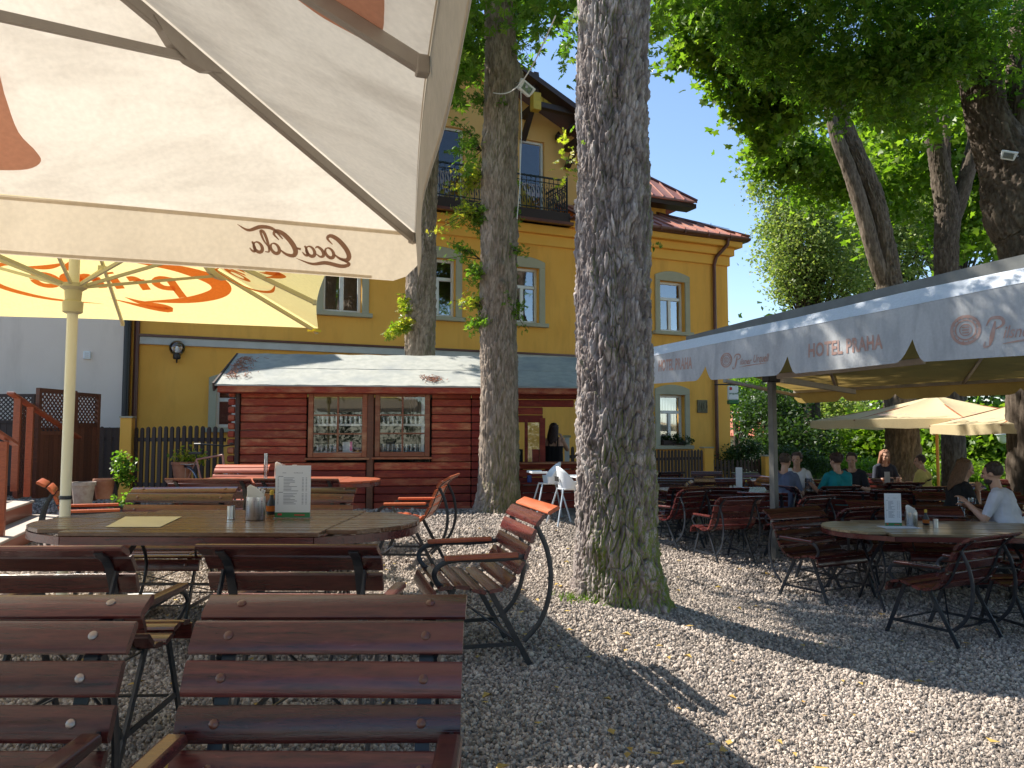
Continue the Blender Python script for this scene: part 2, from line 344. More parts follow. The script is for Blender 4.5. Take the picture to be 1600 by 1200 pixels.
M = {}
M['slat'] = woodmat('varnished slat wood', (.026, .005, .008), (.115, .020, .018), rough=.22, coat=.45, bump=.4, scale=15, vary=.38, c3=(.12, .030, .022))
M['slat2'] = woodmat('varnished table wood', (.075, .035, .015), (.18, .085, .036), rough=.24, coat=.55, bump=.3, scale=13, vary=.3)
M['slat3'] = woodmat('sky lit table wood', (.22, .15, .08), (.38, .29, .17), rough=.3, coat=.4)  # sky reflected on the table top is put into this paler colour
M['slat4'] = woodmat('sunlit orange slat wood', (.30, .055, .015), (.44, .10, .03), rough=.4, coat=.3)  # sunlight on the slats is put into this orange colour
M['iron'] = mat('dark blue painted iron', (.012, .016, .022), (.022, .028, .038), rough=.35, scale=20, bump=.1)
M['bolt'] = mat('dull steel bolt', (.35, .3, .28), rough=.35, metal=.9)
M['bolt_red'] = mat('painted over bolt', (.12, .035, .02), rough=.3, coat=.5)
M['steel'] = mat('brushed steel', (.55, .55, .55), (.7, .7, .7), rough=.28, metal=1, scale=30, stretch=(1, 1, .05))
M['hole'] = mat('dark hole', (.03, .03, .03), rough=.8)
M['paper'] = mat('white paper', (.78, .79, .82), rough=.7, trans=.25)
M['napkin'] = mat('napkin paper', (.82, .78, .72), rough=.9, trans=.3)
M['ink'] = mat('grey print', (.16, .17, .22), rough=.8)
M['green_print'] = mat('green print', (.03, .16, .05), rough=.5)
M['red_print'] = mat('red print', (.55, .03, .03), rough=.5)
M['placemat'] = mat('beige placemat', (.62, .55, .36), (.7, .63, .42), rough=.8, scale=6)
M['white'] = mat('white plastic', (.8, .82, .84), rough=.35)
M['greyleg'] = mat('grey tube', (.5, .55, .6), rough=.4, metal=.3)
M['stone'] = stonemat('crushed stone')
M['ground'] = mat('gravel bed', (.10, .09, .082), (.46, .41, .37), rough=.95, scale=38, detail=10, bump=1., bscale=45, ramp=(.3, .72), c3=(.16, .14, .12), s3=.8)
M['lawn'] = mat('park grass', (.03, .06, .015), (.07, .12, .03), rough=.95, scale=4, bump=.6)
M['bark1'] = barkmat('grey flaking bark', (.035, .027, .024), (.19, .155, .145), (.47, .42, .39), moss=.95)
M['bark2'] = barkmat('brown bark', (.08, .06, .046), (.23, .18, .14), (.40, .33, .27), moss=.45)
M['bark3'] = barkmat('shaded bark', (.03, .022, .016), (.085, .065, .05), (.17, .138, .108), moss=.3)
M['leaf'] = leafmat('chestnut leaf', (.06, .125, .016), (.095, .18, .022), (.16, .24, .032), trans=.56)
M['leaf_light'] = leafmat('sunny maple leaf', (.075, .14, .014), (.11, .19, .018), (.17, .24, .028), trans=.52)
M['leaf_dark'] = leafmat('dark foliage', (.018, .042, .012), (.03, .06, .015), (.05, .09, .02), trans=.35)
M['leaf_pale'] = leafmat('linden foliage', (.10, .15, .045), (.16, .21, .065), (.30, .32, .13), trans=.45)
M['leaf_yellow'] = leafmat('yellow shoot leaf', (.10, .17, .02), (.26, .30, .03), (.42, .36, .06), trans=.45)
M['leaf_dry'] = mat('fallen yellow leaf', (.38, .22, .05), (.5, .38, .1), rough=.7, scale=2, coords='Generated')
M['cream'] = fabricmat('aged cream canvas', (.70, .635, .535), (.47, .41, .335), .40, stain=.95, dirs=(.7, 1.6, 1))
M['cream_val'] = fabricmat('cream canvas valance', (.66, .57, .44), (.48, .41, .31), .5, stain=.6)
M['brown_print'] = fabricmat('faded brown print', (.66, .34, .23), (.56, .29, .20), .5, stain=.4)
M['logo_print'] = fabricmat('faded brown lettering', (.36, .21, .14), (.28, .17, .12), .4, stain=.4)
M['yellow'] = fabricmat('yellow canvas', (.82, .71, .33), (.76, .64, .27), .46, stain=.3)
M['orange_print'] = fabricmat('orange print', (.80, .24, .06), (.72, .20, .05), .5, stain=.3)
M['rib'] = mat('grey beige aluminium rib', (.42, .37, .31), (.36, .31, .26), rough=.5, scale=8)
M['rib_y'] = mat('yellowish painted rib', (.52, .48, .30), rough=.5)
M['pole'] = mat('cream painted pole', (.74, .72, .58), (.68, .66, .54), rough=.4, scale=4, stretch=(1, 1, .2))
M['awn'] = fabricmat('weathered grey awning', (.50, .51, .52), (.30, .31, .33), .12, stain=.8, scale=2.2, dirs=(3, 3, .7))
M['awn_white'] = fabricmat('white awning roof', (.66, .70, .76), (.50, .55, .62), .12, stain=.5, scale=2)
M['awn_ochre'] = fabricmat('ochre awning lining', (.48, .34, .11), (.28, .20, .08), .25, stain=.6)
M['awn_text'] = mat('faded red lettering', (.40, .22, .17), (.42, .31, .28), rough=.9, scale=12)
M['black'] = mat('black painted metal', (.012, .012, .014), rough=.4)
M['post'] = mat('grey steel post', (.13, .13, .12), (.09, .09, .085), rough=.45, scale=5)
M['umb'] = fabricmat('cream sun umbrella', (.78, .66, .42), (.68, .56, .36), .4, stain=.4)
M['facade'] = mat('yellow ochre plaster', (.90, .45, .08), (.94, .50, .10), rough=.9, scale=.9, bump=.35, bscale=60, c3=(.72, .35, .07), s3=1.1, r3=(.5, .8), st3=(1.6, 1.6, .3))
M['facade_light'] = mat('yellow cornice plaster', (.90, .47, .08), (.92, .50, .10), rough=.9, scale=1.3, bump=.15, bscale=50)
M['facade_up'] = mat('pale gable plaster', (.82, .47, .15), (.86, .51, .18), rough=.9, scale=1.1, bump=.15, bscale=50)
M['trim'] = mat('grey green stone trim', (.42, .39, .28), (.47, .44, .32), rough=.85, scale=3)
M['pvc'] = mat('white window frame', (.80, .80, .78), rough=.35)
M['band'] = mat('grey white band', (.52, .52, .50), (.6, .6, .58), rough=.8, scale=3)
M['gutter'] = mat('brown gutter metal', (.10, .028, .018), (.14, .04, .025), rough=.45, scale=4, coat=.2)
M['darkwood'] = woodmat('dark brown beam', (.022, .010, .008), (.05, .024, .017), rough=.55, coat=.1)
M['yellowboard'] = woodmat('yellow boards', (.52, .34, .035), (.62, .42, .05), rough=.6, coat=0, vary=.08)
M['metalroof'] = mat('red brown metal roof', (.38, .15, .11), (.45, .23, .17), rough=.5, scale=1.5, c3=(.32, .08, .06), s3=.5)
M['glass'] = glassmat('window glass', .22)
M['glass3'] = glassmat('door glass', .03)
M['glass2'] = glassmat('kiosk glass', .07, (.9, .93, .93))
M['tumbler'] = glassmat('drinking glass', .22, (.86, .9, .92))
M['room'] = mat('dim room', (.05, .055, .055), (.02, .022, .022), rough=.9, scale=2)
M['curtain'] = mat('white curtain', (.6, .65, .7), (.42, .48, .55), rough=.9, scale=6, stretch=(6, 6, .3), trans=.3)
M['greywall'] = mat('beige grey render', (.80, .69, .60), (.84, .73, .64), rough=.9, scale=.8, bump=.2, bscale=50, c3=(.66, .56, .48), s3=1., r3=(.5, .85), st3=(1.4, 1.4, .3))
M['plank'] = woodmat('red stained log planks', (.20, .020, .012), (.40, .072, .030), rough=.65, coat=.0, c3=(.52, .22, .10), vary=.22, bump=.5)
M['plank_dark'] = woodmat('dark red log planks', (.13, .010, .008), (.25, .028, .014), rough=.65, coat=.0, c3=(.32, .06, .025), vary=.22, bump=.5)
M['frame_w'] = woodmat('weathered red window frame', (.20, .05, .02), (.32, .10, .04), rough=.5, coat=.1, c3=(.40, .2, .1))
M['felt'] = mat('grey roofing felt', (.33, .34, .31), (.43, .43, .39), rough=.95, scale=7, detail=10, bump=.4, bscale=160, c3=(.27, .29, .29), s3=1.6, r3=(.5, .75))
M['stairs'] = woodmat('red brown stair wood', (.24, .055, .022), (.38, .10, .04), rough=.5, coat=.2)
M['tread'] = woodmat('sunlit stair tread', (.42, .34, .28), (.55, .47, .40), rough=.7, coat=0)  # pale colour stands for sun on the step tops
M['lattice'] = woodmat('dark lattice wood', (.10, .035, .018), (.18, .065, .032), rough=.6, coat=.1)
M['picket'] = woodmat('black brown picket', (.035, .022, .017), (.075, .045, .035), rough=.7, coat=0)
M['tile'] = mat('red roof tile', (.50, .14, .08), (.62, .24, .14), rough=.7, scale=6)
M['terracotta'] = mat('terracotta', (.35, .13, .07), (.42, .2, .12), rough=.85, scale=9)
M['paleroof'] = mat('pale pot', (.5, .42, .34), (.35, .25, .2), rough=.8, scale=12)
M['lamp_glass'] = glassmat('clear globe', .04, (.93, .93, .93))
M['bulb'] = mat('white bulb', (.8, .8, .8), rough=.4)
M['pink'] = mat('pink print', (.75, .05, .3), rough=.5)
M['bluecrate'] = mat('blue plastic', (.03, .06, .22), rough=.5)
M['skin'] = mat('skin', (.52, .29, .20), (.58, .34, .24), rough=.55, scale=5)
M['rope'] = mat('white cable', (.62, .62, .58), rough=.6)
M['plaque'] = mat('stone relief', (.14, .12, .07), (.24, .21, .13), rough=.8, scale=14, bump=.8)
# ================================================================== GROUND
def ground():
    xs = np.concatenate([np.linspace(-600, -16, 12), np.arange(-14, 14.01, .25), np.linspace(16, 600, 14)])
    ys = np.concatenate([[-60, -20, -8], np.arange(-4, 26.01, .25), np.array([28, 31, 35, 40, 50, 70, 110, 200, 400, 1000])])
    X, Y = np.meshgrid(xs, ys); Z = np.vectorize(gz)(X, Y)
    V = np.stack([X, Y, Z], -1).reshape(-1, 3); w = len(xs); h = len(ys)
    i = (np.arange(h - 1)[:, None] * w + np.arange(w - 1)[None]).ravel()
    mobj('ground', npmesh('ground', V, np.stack([i, i + 1, i + w + 1, i + w], 1), M['ground'], True), kind='structure')
    # park lawn far right
    xs = np.linspace(6.5, 90, 60); ys = np.linspace(19, 120, 60); X, Y = np.meshgrid(xs, ys); Z = np.vectorize(gz)(X, Y) + .02
    V = np.stack([X, Y, Z], -1).reshape(-1, 3); w = 60; i = (np.arange(59)[:, None] * w + np.arange(59)[None]).ravel()
    mobj('lawn', npmesh('lawn', V, np.stack([i, i + 1, i + w + 1, i + w], 1), M['lawn'], True), kind='structure')
ground()
def gravel():
    rocks = bpy.data.collections.new('gravel_stones')
    for k in range(6):
        bm = bmesh.new(); bmesh.ops.create_icosphere(bm, subdivisions=1 if k > 1 else 2, radius=.5)
        r = np.random.default_rng(50 + k)
        planes = [Vector(r.normal(size=3)).normalized() for _ in range(9)]
        for v in bm.verts:
            for p in planes:
                d = v.co.dot(p); lim = .30 + .12 * r.random() * 0 + .05 * (planes.index(p) % 3)
                if d > lim: v.co -= p * (d - lim) * .85
            v.co.x *= 1.25; v.co.z *= .72
        me = bpy.data.meshes.new('stone'); bm.to_mesh(me); bm.free(); me.materials.append(M['stone'])
        o = bpy.data.objects.new('stone', me); rocks.objects.link(o)
    pts = []; scl = []
    bands = [(1.2, 4.2, 5200, .0195), (4.2, 7.5, 3100, .024), (7.5, 11.5, 1300, .034), (11.5, 15.5, 520, .05)]
    for y0, y1, dens, s in bands:
        x0 = -.72 * y1 - .8; x1 = .72 * y1 + .8; n = int((x1 - x0) * (y1 - y0) * dens)
        x = rng.uniform(x0, x1, n); y = rng.uniform(y0, y1, n)
        k = (np.abs(x) < .72 * y + .9) & (~((y > 12.8) & (x < 1.2) & (x > -5)))
        x = x[k]; y = y[k]; z = np.array([gz(a, b) for a, b in zip(x, y)]) + rng.uniform(-.002, .016, len(x)) * (s / .03)
        pts.append(np.stack([x, y, z], 1)); scl.append(s * rng.uniform(.55, 1.35, len(x)))
    P = np.concatenate(pts); S = np.concatenate(scl); S[rng.random(len(S)) < .05] *= 1.45
    me = bpy.data.meshes.new('gravel'); me.vertices.add(len(P)); me.vertices.foreach_set('co', P.astype(np.float32).ravel())
    a = me.attributes.new('scl', 'FLOAT', 'POINT'); a.data.foreach_set('value', S.astype(np.float32))
    Rt = rng.uniform(-math.pi, math.pi, (len(P), 3)); Rt[:, :2] *= .6
    a = me.attributes.new('rot', 'FLOAT_VECTOR', 'POINT'); a.data.foreach_set('vector', Rt.astype(np.float32).ravel())
    o = mobj('gravel', me, kind='stuff'); tag(o, 'grey brown crushed stone covering the beer garden floor', 'gravel')
    g = bpy.data.node_groups.new('scatter', 'GeometryNodeTree')
    g.interface.new_socket('Geometry', in_out='INPUT', socket_type='NodeSocketGeometry'); g.interface.new_socket('Geometry', in_out='OUTPUT', socket_type='NodeSocketGeometry')
    gi = g.nodes.new('NodeGroupInput'); go = g.nodes.new('NodeGroupOutput'); ip = g.nodes.new('GeometryNodeInstanceOnPoints')
    ci = g.nodes.new('GeometryNodeCollectionInfo'); ci.inputs['Collection'].default_value = rocks; ci.inputs['Separate Children'].default_value = True; ci.inputs['Reset Children'].default_value = True
    ns = g.nodes.new('GeometryNodeInputNamedAttribute'); ns.data_type = 'FLOAT'; ns.inputs[0].default_value = 'scl'
    nr = g.nodes.new('GeometryNodeInputNamedAttribute'); nr.data_type = 'FLOAT_VECTOR'; nr.inputs[0].default_value = 'rot'
    er = g.nodes.new('FunctionNodeEulerToRotation')
    Lk = g.links.new
    Lk(gi.outputs[0], ip.inputs['Points']); Lk(ci.outputs[0], ip.inputs['Instance']); ip.inputs['Pick Instance'].default_value = True
    Lk(ns.outputs['Attribute'], ip.inputs['Scale']); Lk(nr.outputs['Attribute'], er.inputs[0]); Lk(er.outputs[0], ip.inputs['Rotation']); Lk(ip.outputs[0], go.inputs[0])
    md = o.modifiers.new('scatter', 'NODES'); md.node_group = g
gravel()
def fallen():
    # small yellow leaves and twigs lying on the stones
    V = []; F = []
    n = 420
    for k in range(n):
        y = 2.2 + 10 * random.random() ** 1.6; x = random.uniform(-.7 * y, .75 * y); s = random.uniform(.014, .040); a = random.uniform(0, 6.28)
        z = gz(x, y) + .03; c, si = math.cos(a), math.sin(a); i = len(V); cu = random.uniform(-.3, .6) * s
        for px_, py_, pz_ in ((-1, 0, 0), (-.2, .5, cu), (1, .1, .2 * cu), (-.1, -.5, cu)):
            V.append((x + (px_ * c - py_ * si) * s, y + (px_ * si + py_ * c) * s, z + pz_ + .004))
        F.append((i, i + 1, i + 2, i + 3))
    tag(mobj('fallen_leaves', npmesh('fallen_leaves', V, F, M['leaf_dry']), kind='stuff'), 'small yellow fallen leaves lying on the gravel', 'leaves')
    mb = MB()
    for k in range(90):
        cx = .50 + random.gauss(0, .10); cy = 5.93 + random.gauss(0, .05); z = gz(cx, cy) + .01
        mb.add([(cx - .004, cy, z), (cx + .004, cy, z), (cx + random.gauss(0, .03), cy + random.gauss(0, .03), z + random.uniform(.03, .07))], [(0, 1, 2)])
    o = mb.obj('grass_tuft', M['leaf_yellow'], kind='stuff'); tag(o, 'yellowish grass tuft at the foot of the thick trunk', 'grass')
fallen()

# ================================================================== HOUSE
def wall_cells(mb, s0, s1, z0, z1, holes, off, th=.35, mi=0):
    ss = sorted({s0, s1, *[h[0] for h in holes], *[h[1] for h in holes]}); zs = sorted({z0, z1, *[h[2] for h in holes], *[h[3] for h in holes]})
    ss = [s for s in ss if s0 <= s <= s1]; zs = [z for z in zs if z0 <= z <= z1]
    for i in range(len(ss) - 1):
        for j in range(len(zs) - 1):
            cs = (ss[i] + ss[i + 1]) / 2; cz = (zs[j] + zs[j + 1]) / 2
            if any(h[0] < cs < h[1] and h[2] < cz < h[3] for h in holes): continue
            mb.add([fworld(ss[i], zs[j], off), fworld(ss[i + 1], zs[j], off), fworld(ss[i + 1], zs[j + 1], off), fworld(ss[i], zs[j + 1], off)], [(0, 1, 2, 3)], mi)
    for h in holes:
        a, b, c, d = h
        for p, q in (((a, c), (b, c)), ((b, c), (b, d)), ((b, d), (a, d)), ((a, d), (a, c))):
            mb.add([fworld(p[0], p[1], off), fworld(q[0], q[1], off), fworld(q[0], q[1], off + th), fworld(p[0], p[1], off + th)], [(0, 1, 2, 3)], mi)
def fbox(mb, s0, s1, z0, z1, o0, o1, mi=0):
    mb.add([fworld(s, z, o) for s in (s0, s1) for z in (z0, z1) for o in (o0, o1)], [(0, 1, 3, 2), (4, 6, 7, 5), (0, 4, 5, 1), (2, 3, 7, 6), (0, 2, 6, 4), (1, 5, 7, 3)], mi)
def fbar(mb, p, q, w, t, off, mi=0):
    mb.bar(fworld(*p, off), fworld(*q, off), t, w, up=FN, mi=mi)
house = thing('yellow_house', 'yellow ochre plastered hotel house with gable balcony and red brown metal roofs', 'house')
HZ0 = -1.0
sL = fpix(203, 600)[0]; sR = fpix(1138, 500)[0]
zg = fpix(1100, 376)[1]                      # underside of the gutter
def rect(u0, v0, u1, v1, off=0.):
    a = fpix(u0, v1, off); b = fpix(u1, v0, off); c = fpix(u0, v0, off)
    return [a[0], b[0], a[1], (b[1] + c[1]) / 2]
# window openings measured in the photograph
WIN = {'a': rect(522, 425, 566, 487), 'b': rect(676, 404, 712, 494), 'c': rect(800, 418, 842, 503), 'd': rect(1031, 440, 1069, 517),
       'e': rect(337, 602, 371, 668), 'f': rect(1031, 617, 1069, 696), 'x': rect(935, 430, 975, 510), 'y': rect(935, 615, 975, 693)}
WIN['a'][3] = WIN['a'][2] + (WIN['b'][3] - WIN['b'][2]); WIN['a'][0] = WIN['a'][1] - .95; 
for k in 'bc':
    WIN[k][0] = WIN[k][1] - (WIN['d'][1] - WIN['d'][0]) * 1.02
WIN['e'][1] = WIN['e'][0] + .8
mb = MB(); wall_cells(mb, sL, sR, HZ0, zg, list(WIN.values()), 0)
mb.add([fworld(sR, HZ0, 0), fworld(sR, HZ0, 9), fworld(sR, zg, 9), fworld(sR, zg, 0)], [(0, 1, 2, 3)])
mb.add([fworld(sL, HZ0, 0), fworld(sL, HZ0, 9), fworld(sL, zg, 9), fworld(sL, zg, 0)], [(0, 1, 2, 3)])
mb.add([fworld(sL, HZ0, 9), fworld(sR, HZ0, 9), fworld(sR, zg, 9), fworld(sL, zg, 9)], [(0, 1, 2, 3)])
mb.obj('wall', M['facade'], house)
zc = fpix(1060, 408)[1]
mb = MB(); fbox(mb, sL - .05, sR + .06, zc, zg - .42, -.07, -.003); fbox(mb, sL - .05, sR + .16, zg - .42, zg - .18, -.17, -.003); fbox(mb, sL - .05, sR + .34, zg - .18, zg - .002, -.34, -.003)
fbox(mb, sR + .003, sR + .06, zc, zg - .42, -.003, 4); fbox(mb, sR + .003, sR + .16, zg - .42, zg - .18, -.003, 4); fbox(mb, sR + .003, sR + .34, zg - .18, zg - .002, -.003, 4)
mb.obj('cornice', M['facade_light'], house, bevel=.02)
# grey horizontal band and brown flashing
zb0 = fpix(520, 551)[1]; zb1 = fpix(520, 540)[1]
mb = MB(); fbox(mb, sL + .05, sR - 3.6, zb0, zb1, -.09, -.003); mb.obj('string_course', M['band'], house, bevel=.01)
mb = MB(); fbox(mb, sL + .05, sR - 3.6, zb1 + .002, zb1 + .05, -.13, -.003); mb.obj('flashing', M['gutter'], house)
def house_window(h, lower=False, off=0., arched=True, curtain=False, doors=False, trim=True):
    a, b, c, d = h; w = b - a
    f = MB(); t = .075; o0, o1 = off + .14, off + .21
    fbox(f, a, a + t, c, d, o0, o1); fbox(f, b - t, b, c, d, o0, o1); fbox(f, a + t, b - t, c, c + t, o0, o1); fbox(f, a + t, b - t, d - t, d, o0, o1)
    zt = c + (d - c) * .66; m = (a + b) / 2
    if not doors:
        fbox(f, a + t, b - t, zt - .045, zt + .045, o0 - .01, o1); fbox(f, m - .05, m + .05, c + t, zt - .045, o0 - .005, o1)
    fr = f.obj('window' if not doors else 'balcony_door', M['pvc'], house, bevel=.008)
    panes = [(a + t, m - .05, c + t, zt - .045), (m + .05, b - t, c + t, zt - .045), (a + t, b - t, zt + .045, d - t)] if not doors else [(a + t, b - t, c + t, d - t)]
    for q in panes:
        g = MB(); g.add([fworld(q[0], q[2], o0 + .04), fworld(q[1], q[2], o0 + .04), fworld(q[1], q[3], o0 + .04), fworld(q[0], q[3], o0 + .04)], [(0, 1, 2, 3)]); g.obj('pane', M['glass3' if doors else 'glass'], fr)
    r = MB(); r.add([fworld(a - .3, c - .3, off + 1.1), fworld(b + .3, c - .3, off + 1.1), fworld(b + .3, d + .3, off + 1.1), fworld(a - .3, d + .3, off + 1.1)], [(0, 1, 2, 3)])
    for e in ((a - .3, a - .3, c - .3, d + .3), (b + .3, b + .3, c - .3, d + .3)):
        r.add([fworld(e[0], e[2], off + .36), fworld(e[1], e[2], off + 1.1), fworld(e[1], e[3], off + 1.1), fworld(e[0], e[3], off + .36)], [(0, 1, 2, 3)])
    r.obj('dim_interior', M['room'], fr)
    if curtain:
        cu = MB(); n = 24
        for k in range(n):
            s0 = a + t + (b - a - 2 * t) * k / n; s1 = a + t + (b - a - 2 * t) * (k + 1) / n
            q0 = .32 + .02 * math.sin(k * 1.9); q1 = .32 + .02 * math.sin((k + 1) * 1.9)
            cu.add([fworld(s0, c + .05, off + q0), fworld(s1, c + .05, off + q1), fworld(s1, d - .05, off + q1), fworld(s0, d - .05, off + q0)], [(0, 1, 2, 3)])
        cu.obj('curtain', M['curtain'], fr, smooth=True)
    if trim:
        T = MB(); tw = .17; e = .055
        fbox(T, a - tw, a, c, d, off - e, off - .003); fbox(T, b, b + tw, c, d, off - e, off - .003)
        n = 10; top = []
        for k in range(n + 1):
            s = a - tw + (w + 2 * tw) * k / n; top.append((s, d + .17 + .13 * (1 - ((s - m) / (w / 2 + tw)) ** 2)))
        T.prism([(a - tw, d), (b + tw, d)] + top[::-1], lambda p, q, tt: fworld(p, q, tt), off - e, off - .003)
        T.obj('window_surround', M['trim'], fr, bevel=.01)
        S = MB(); fbox(S, a - tw - .08, b + tw + .08, c - .11, c - .002, off - .13, off + .14); S.obj('sill', M['trim'], fr, bevel=.012)
    return fr
for k in 'abcdefxy': house_window(WIN[k], curtain=(k in 'f'), trim=True)
# glazing-bar reflection object in right window is left to the pane itself
# gutter, fascia
mb = MB(); n = 9
gp = [(math.cos(math.pi + math.pi * k / 8) * .085, math.sin(math.pi + math.pi * k / 8) * .085) for k in range(9)]
s0, s1 = fpix(893, 350, -.42)[0], sR + .52
for k in range(8):
    (y0, z0), (y1, z1) = gp[k], gp[k + 1]
    mb.add([fworld(s0, zg + .10 + z0, -.43 + y0), fworld(s1, zg + .10 + z0, -.43 + y0), fworld(s1, zg + .10 + z1, -.43 + y1), fworld(s0, zg + .10 + z1, -.43 + y1)], [(0, 1, 2, 3)])
fbox(mb, s0, s1, zg + .001, zg + .05, -.40, .2)
for k in range(7):
    s = s0 + .35 + k * .85
    if s < s1: fbox(mb, s, s + .03, zg + .0, zg + .12, -.53, -.50)
mb.obj('gutter', M['gutter'], house)
def pipe(pts, r, name='downpipe', m='gutter', par=None, n=10):
    b = MB(); b.tube(pts, r, n=n); return b.obj(name, M[m], par, smooth=True)
sd1 = fpix(1116, 600)[0]
pipe([fworld(sd1 + .28, zg + .06, -.43), fworld(sd1 + .28, zg - .15, -.40), fworld(sd1 + .05, zg - .5, -.14), fworld(sd1, zg - .75, -.09), fworld(sd1, .2, -.09), fworld(sd1, -.35, -.09)], .055, par=house)
sd0 = fpix(213, 560)[0]
pipe([fworld(sd0, zg, -.1), fworld(sd0, 0, -.1)], .06, par=house)
b = MB(); 
for v in (470, 455): pass
# lower metal roof right of the gable: facing slope, hip at the right end
def slope(name, sA, sB, z, off0, run, rise, hip, par, seams=.42, m='metalroof'):
    """sheet from eave (sA..sB) at height z rising back; right end cut by a hip"""
    b = MB(); th = .05
    b.add([fworld(sA, z, off0), fworld(sB, z, off0), fworld(sB - hip, z + rise, off0 + run), fworld(sA, z + rise, off0 + run)], [(0, 1, 2, 3)])
    b.add([fworld(sA, z - th, off0), fworld(sB, z - th, off0), fworld(sB - hip, z + rise - th, off0 + run), fworld(sA, z + rise - th, off0 + run)], [(0, 1, 2, 3)])
    b.add([fworld(sA, z - th, off0), fworld(sB, z - th, off0), fworld(sB, z, off0), fworld(sA, z, off0)], [(0, 1, 2, 3)])
    b.add([fworld(sB, z, off0), fworld(sB, z, off0 + 2 * run), fworld(sB - hip, z + rise, off0 + run)], [(0, 1, 2)])
    o = b.obj(name, M[m], par)
    k = int((sB - sA) / seams)
    for i in range(k):
        s = sA + (i + .5) * seams; f = min(1, (sB - s) / hip) if hip else 1
        q = MB(); q.bar(fworld(s, z + .02, off0), fworld(s, z + rise * f + .02, off0 + run * f), .03, .05, up=(0, 0, 1)); q.obj('standing_seam', M[m], o)
    q = MB(); q.tube([fworld(sB, z + .03, off0), fworld(sB - hip, z + rise + .03, off0 + run)], .05, n=6); q.obj('hip_cap', M['gutter'], o)
    return o
sg = fpix(903, 340)[0]
slope('lower_roof', sg - .2, sR + .50, zg + .14, -.45, 3.0, 1.55, 3.1, house)
# snow guard / lightning wire
b = MB(); p0 = fworld(sR + .2, zg + .5, .1); p1 = fworld(sR - 2.6, zg + 1.75, 2.6)
b.tube([p0, p1], .008, n=4)
for f in (.15, .5, .85): q = p0.lerp(p1, f); b.tube([q - Vector((0, 0, .2)), q + Vector((0, 0, .06))], .008, n=4)
b.obj('lightning_wire', M['iron'], house)
# upper block behind
UO = 1.5
su1 = fpix(1040, 325, UO)[0]; zu = fpix(1088, 316, UO - .5)[1]; su2 = fpix(1088, 316, UO - .5)[0]
mb = MB(); wall_cells(mb, fpix(640, 300, UO)[0], su1, zg - .2, zu, [], UO)
mb.add([fworld(su1, zg - .2, UO), fworld(su1, zg - .2, 8), fworld(su1, zu, 8), fworld(su1, zu, UO)], [(0, 1, 2, 3)])
mb.obj('upper_wall', M['facade'], house)
slope('upper_roof', fpix(893, 290, UO)[0], su2, zu, UO - .55, 3.2, 2.9, 3.4, house, seams=.40)
b = MB(); fbox(b, fpix(893, 290, UO)[0], su2, zu - .20, zu - .06, UO - .5, UO + .02); b.obj('eave_board', M['darkwood'], house)
# ---- gable front
GO = 1.0
ap = fpix(757, 66, GO - .9); rr_ = fpix(908, 176, GO - .9)
slp = (ap[1] - rr_[1]) / (rr_[0] - ap[0])
gs0 = fpix(640, 250, GO)[0] - .6; gs1 = fpix(905, 300, GO)[0] + .35
apw = (ap[0], ap[1] - .25)
def gz_at(s): return apw[1] - abs(s - apw[0]) * slp
gs0 = 2 * apw[0] - gs1
dz0 = zg + .12
door1 = rect(812, 218, 839, 318, GO); door1[2] = dz0 + .02
door2 = rect(682, 196, 707, 312, GO); door2[2] = dz0 + .02
for q in (door1, door2): q[1] = q[0] + .80
holes = [door2, door1]
mb = MB(); ztop = min(gz_at(gs0), gz_at(gs1))
wall_cells(mb, gs0, gs1, zg - .2, max(ztop, door1[3] + .05), holes, GO)
zt_ = max(ztop, door1[3] + .05)
mb.add([fworld(gs0, zt_, GO), fworld(gs1, zt_, GO), fworld(gs1, max(zt_, gz_at(gs1)), GO), fworld(*apw, GO), fworld(gs0, max(zt_, gz_at(gs0)), GO)], [(0, 1, 2, 3, 4)])
for s in (gs0, gs1): mb.add([fworld(s, zg - .2, GO), fworld(s, zg - .2, GO + 3), fworld(s, gz_at(s), GO + 3), fworld(s, gz_at(s), GO)], [(0, 1, 2, 3)])
mb.obj('gable_wall', M['facade_up'], house)
for q in holes:
    fr = house_window(q, off=GO - .05, doors=True, trim=False)
# reveal panels beside the doors (brown shutter-coloured reveal)
ov = 1.05
for sgn in (1, -1):
    e = (gs1 + ov * .75) if sgn > 0 else (gs0 - ov * .75)
    b = MB(); zA, zB = ap[1], ap[1] - abs(e - ap[0]) * slp
    b.add([fworld(ap[0], zA, GO - .95), fworld(e, zB, GO - .95), fworld(e, zB, GO + 6), fworld(ap[0], zA, GO + 6)], [(0, 1, 2, 3)])
    b.obj('gable_roof', M['metalroof'], house)
    b = MB(); b.add([fworld(ap[0], zA - .1, GO - .93), fworld(e, zB - .1, GO - .93), fworld(e, zB - .1, GO + 3), fworld(ap[0], zA - .1, GO + 3)], [(0, 1, 2, 3)])
    b.obj('roof_soffit', M['darkwood'], house)
    b = MB(); fbar(b, (ap[0] + sgn * .02, zA - .14), (e, zB - .14), .30, .06, GO - .97); b.obj('verge_board', M['darkwood'], house)
    b = MB(); fbar(b, (ap[0] + sgn * .02, zA - .02), (e + sgn * .05, zB - .02), .08, .1, GO - 1.0); b.obj('verge_cap', M['darkwood'], house)
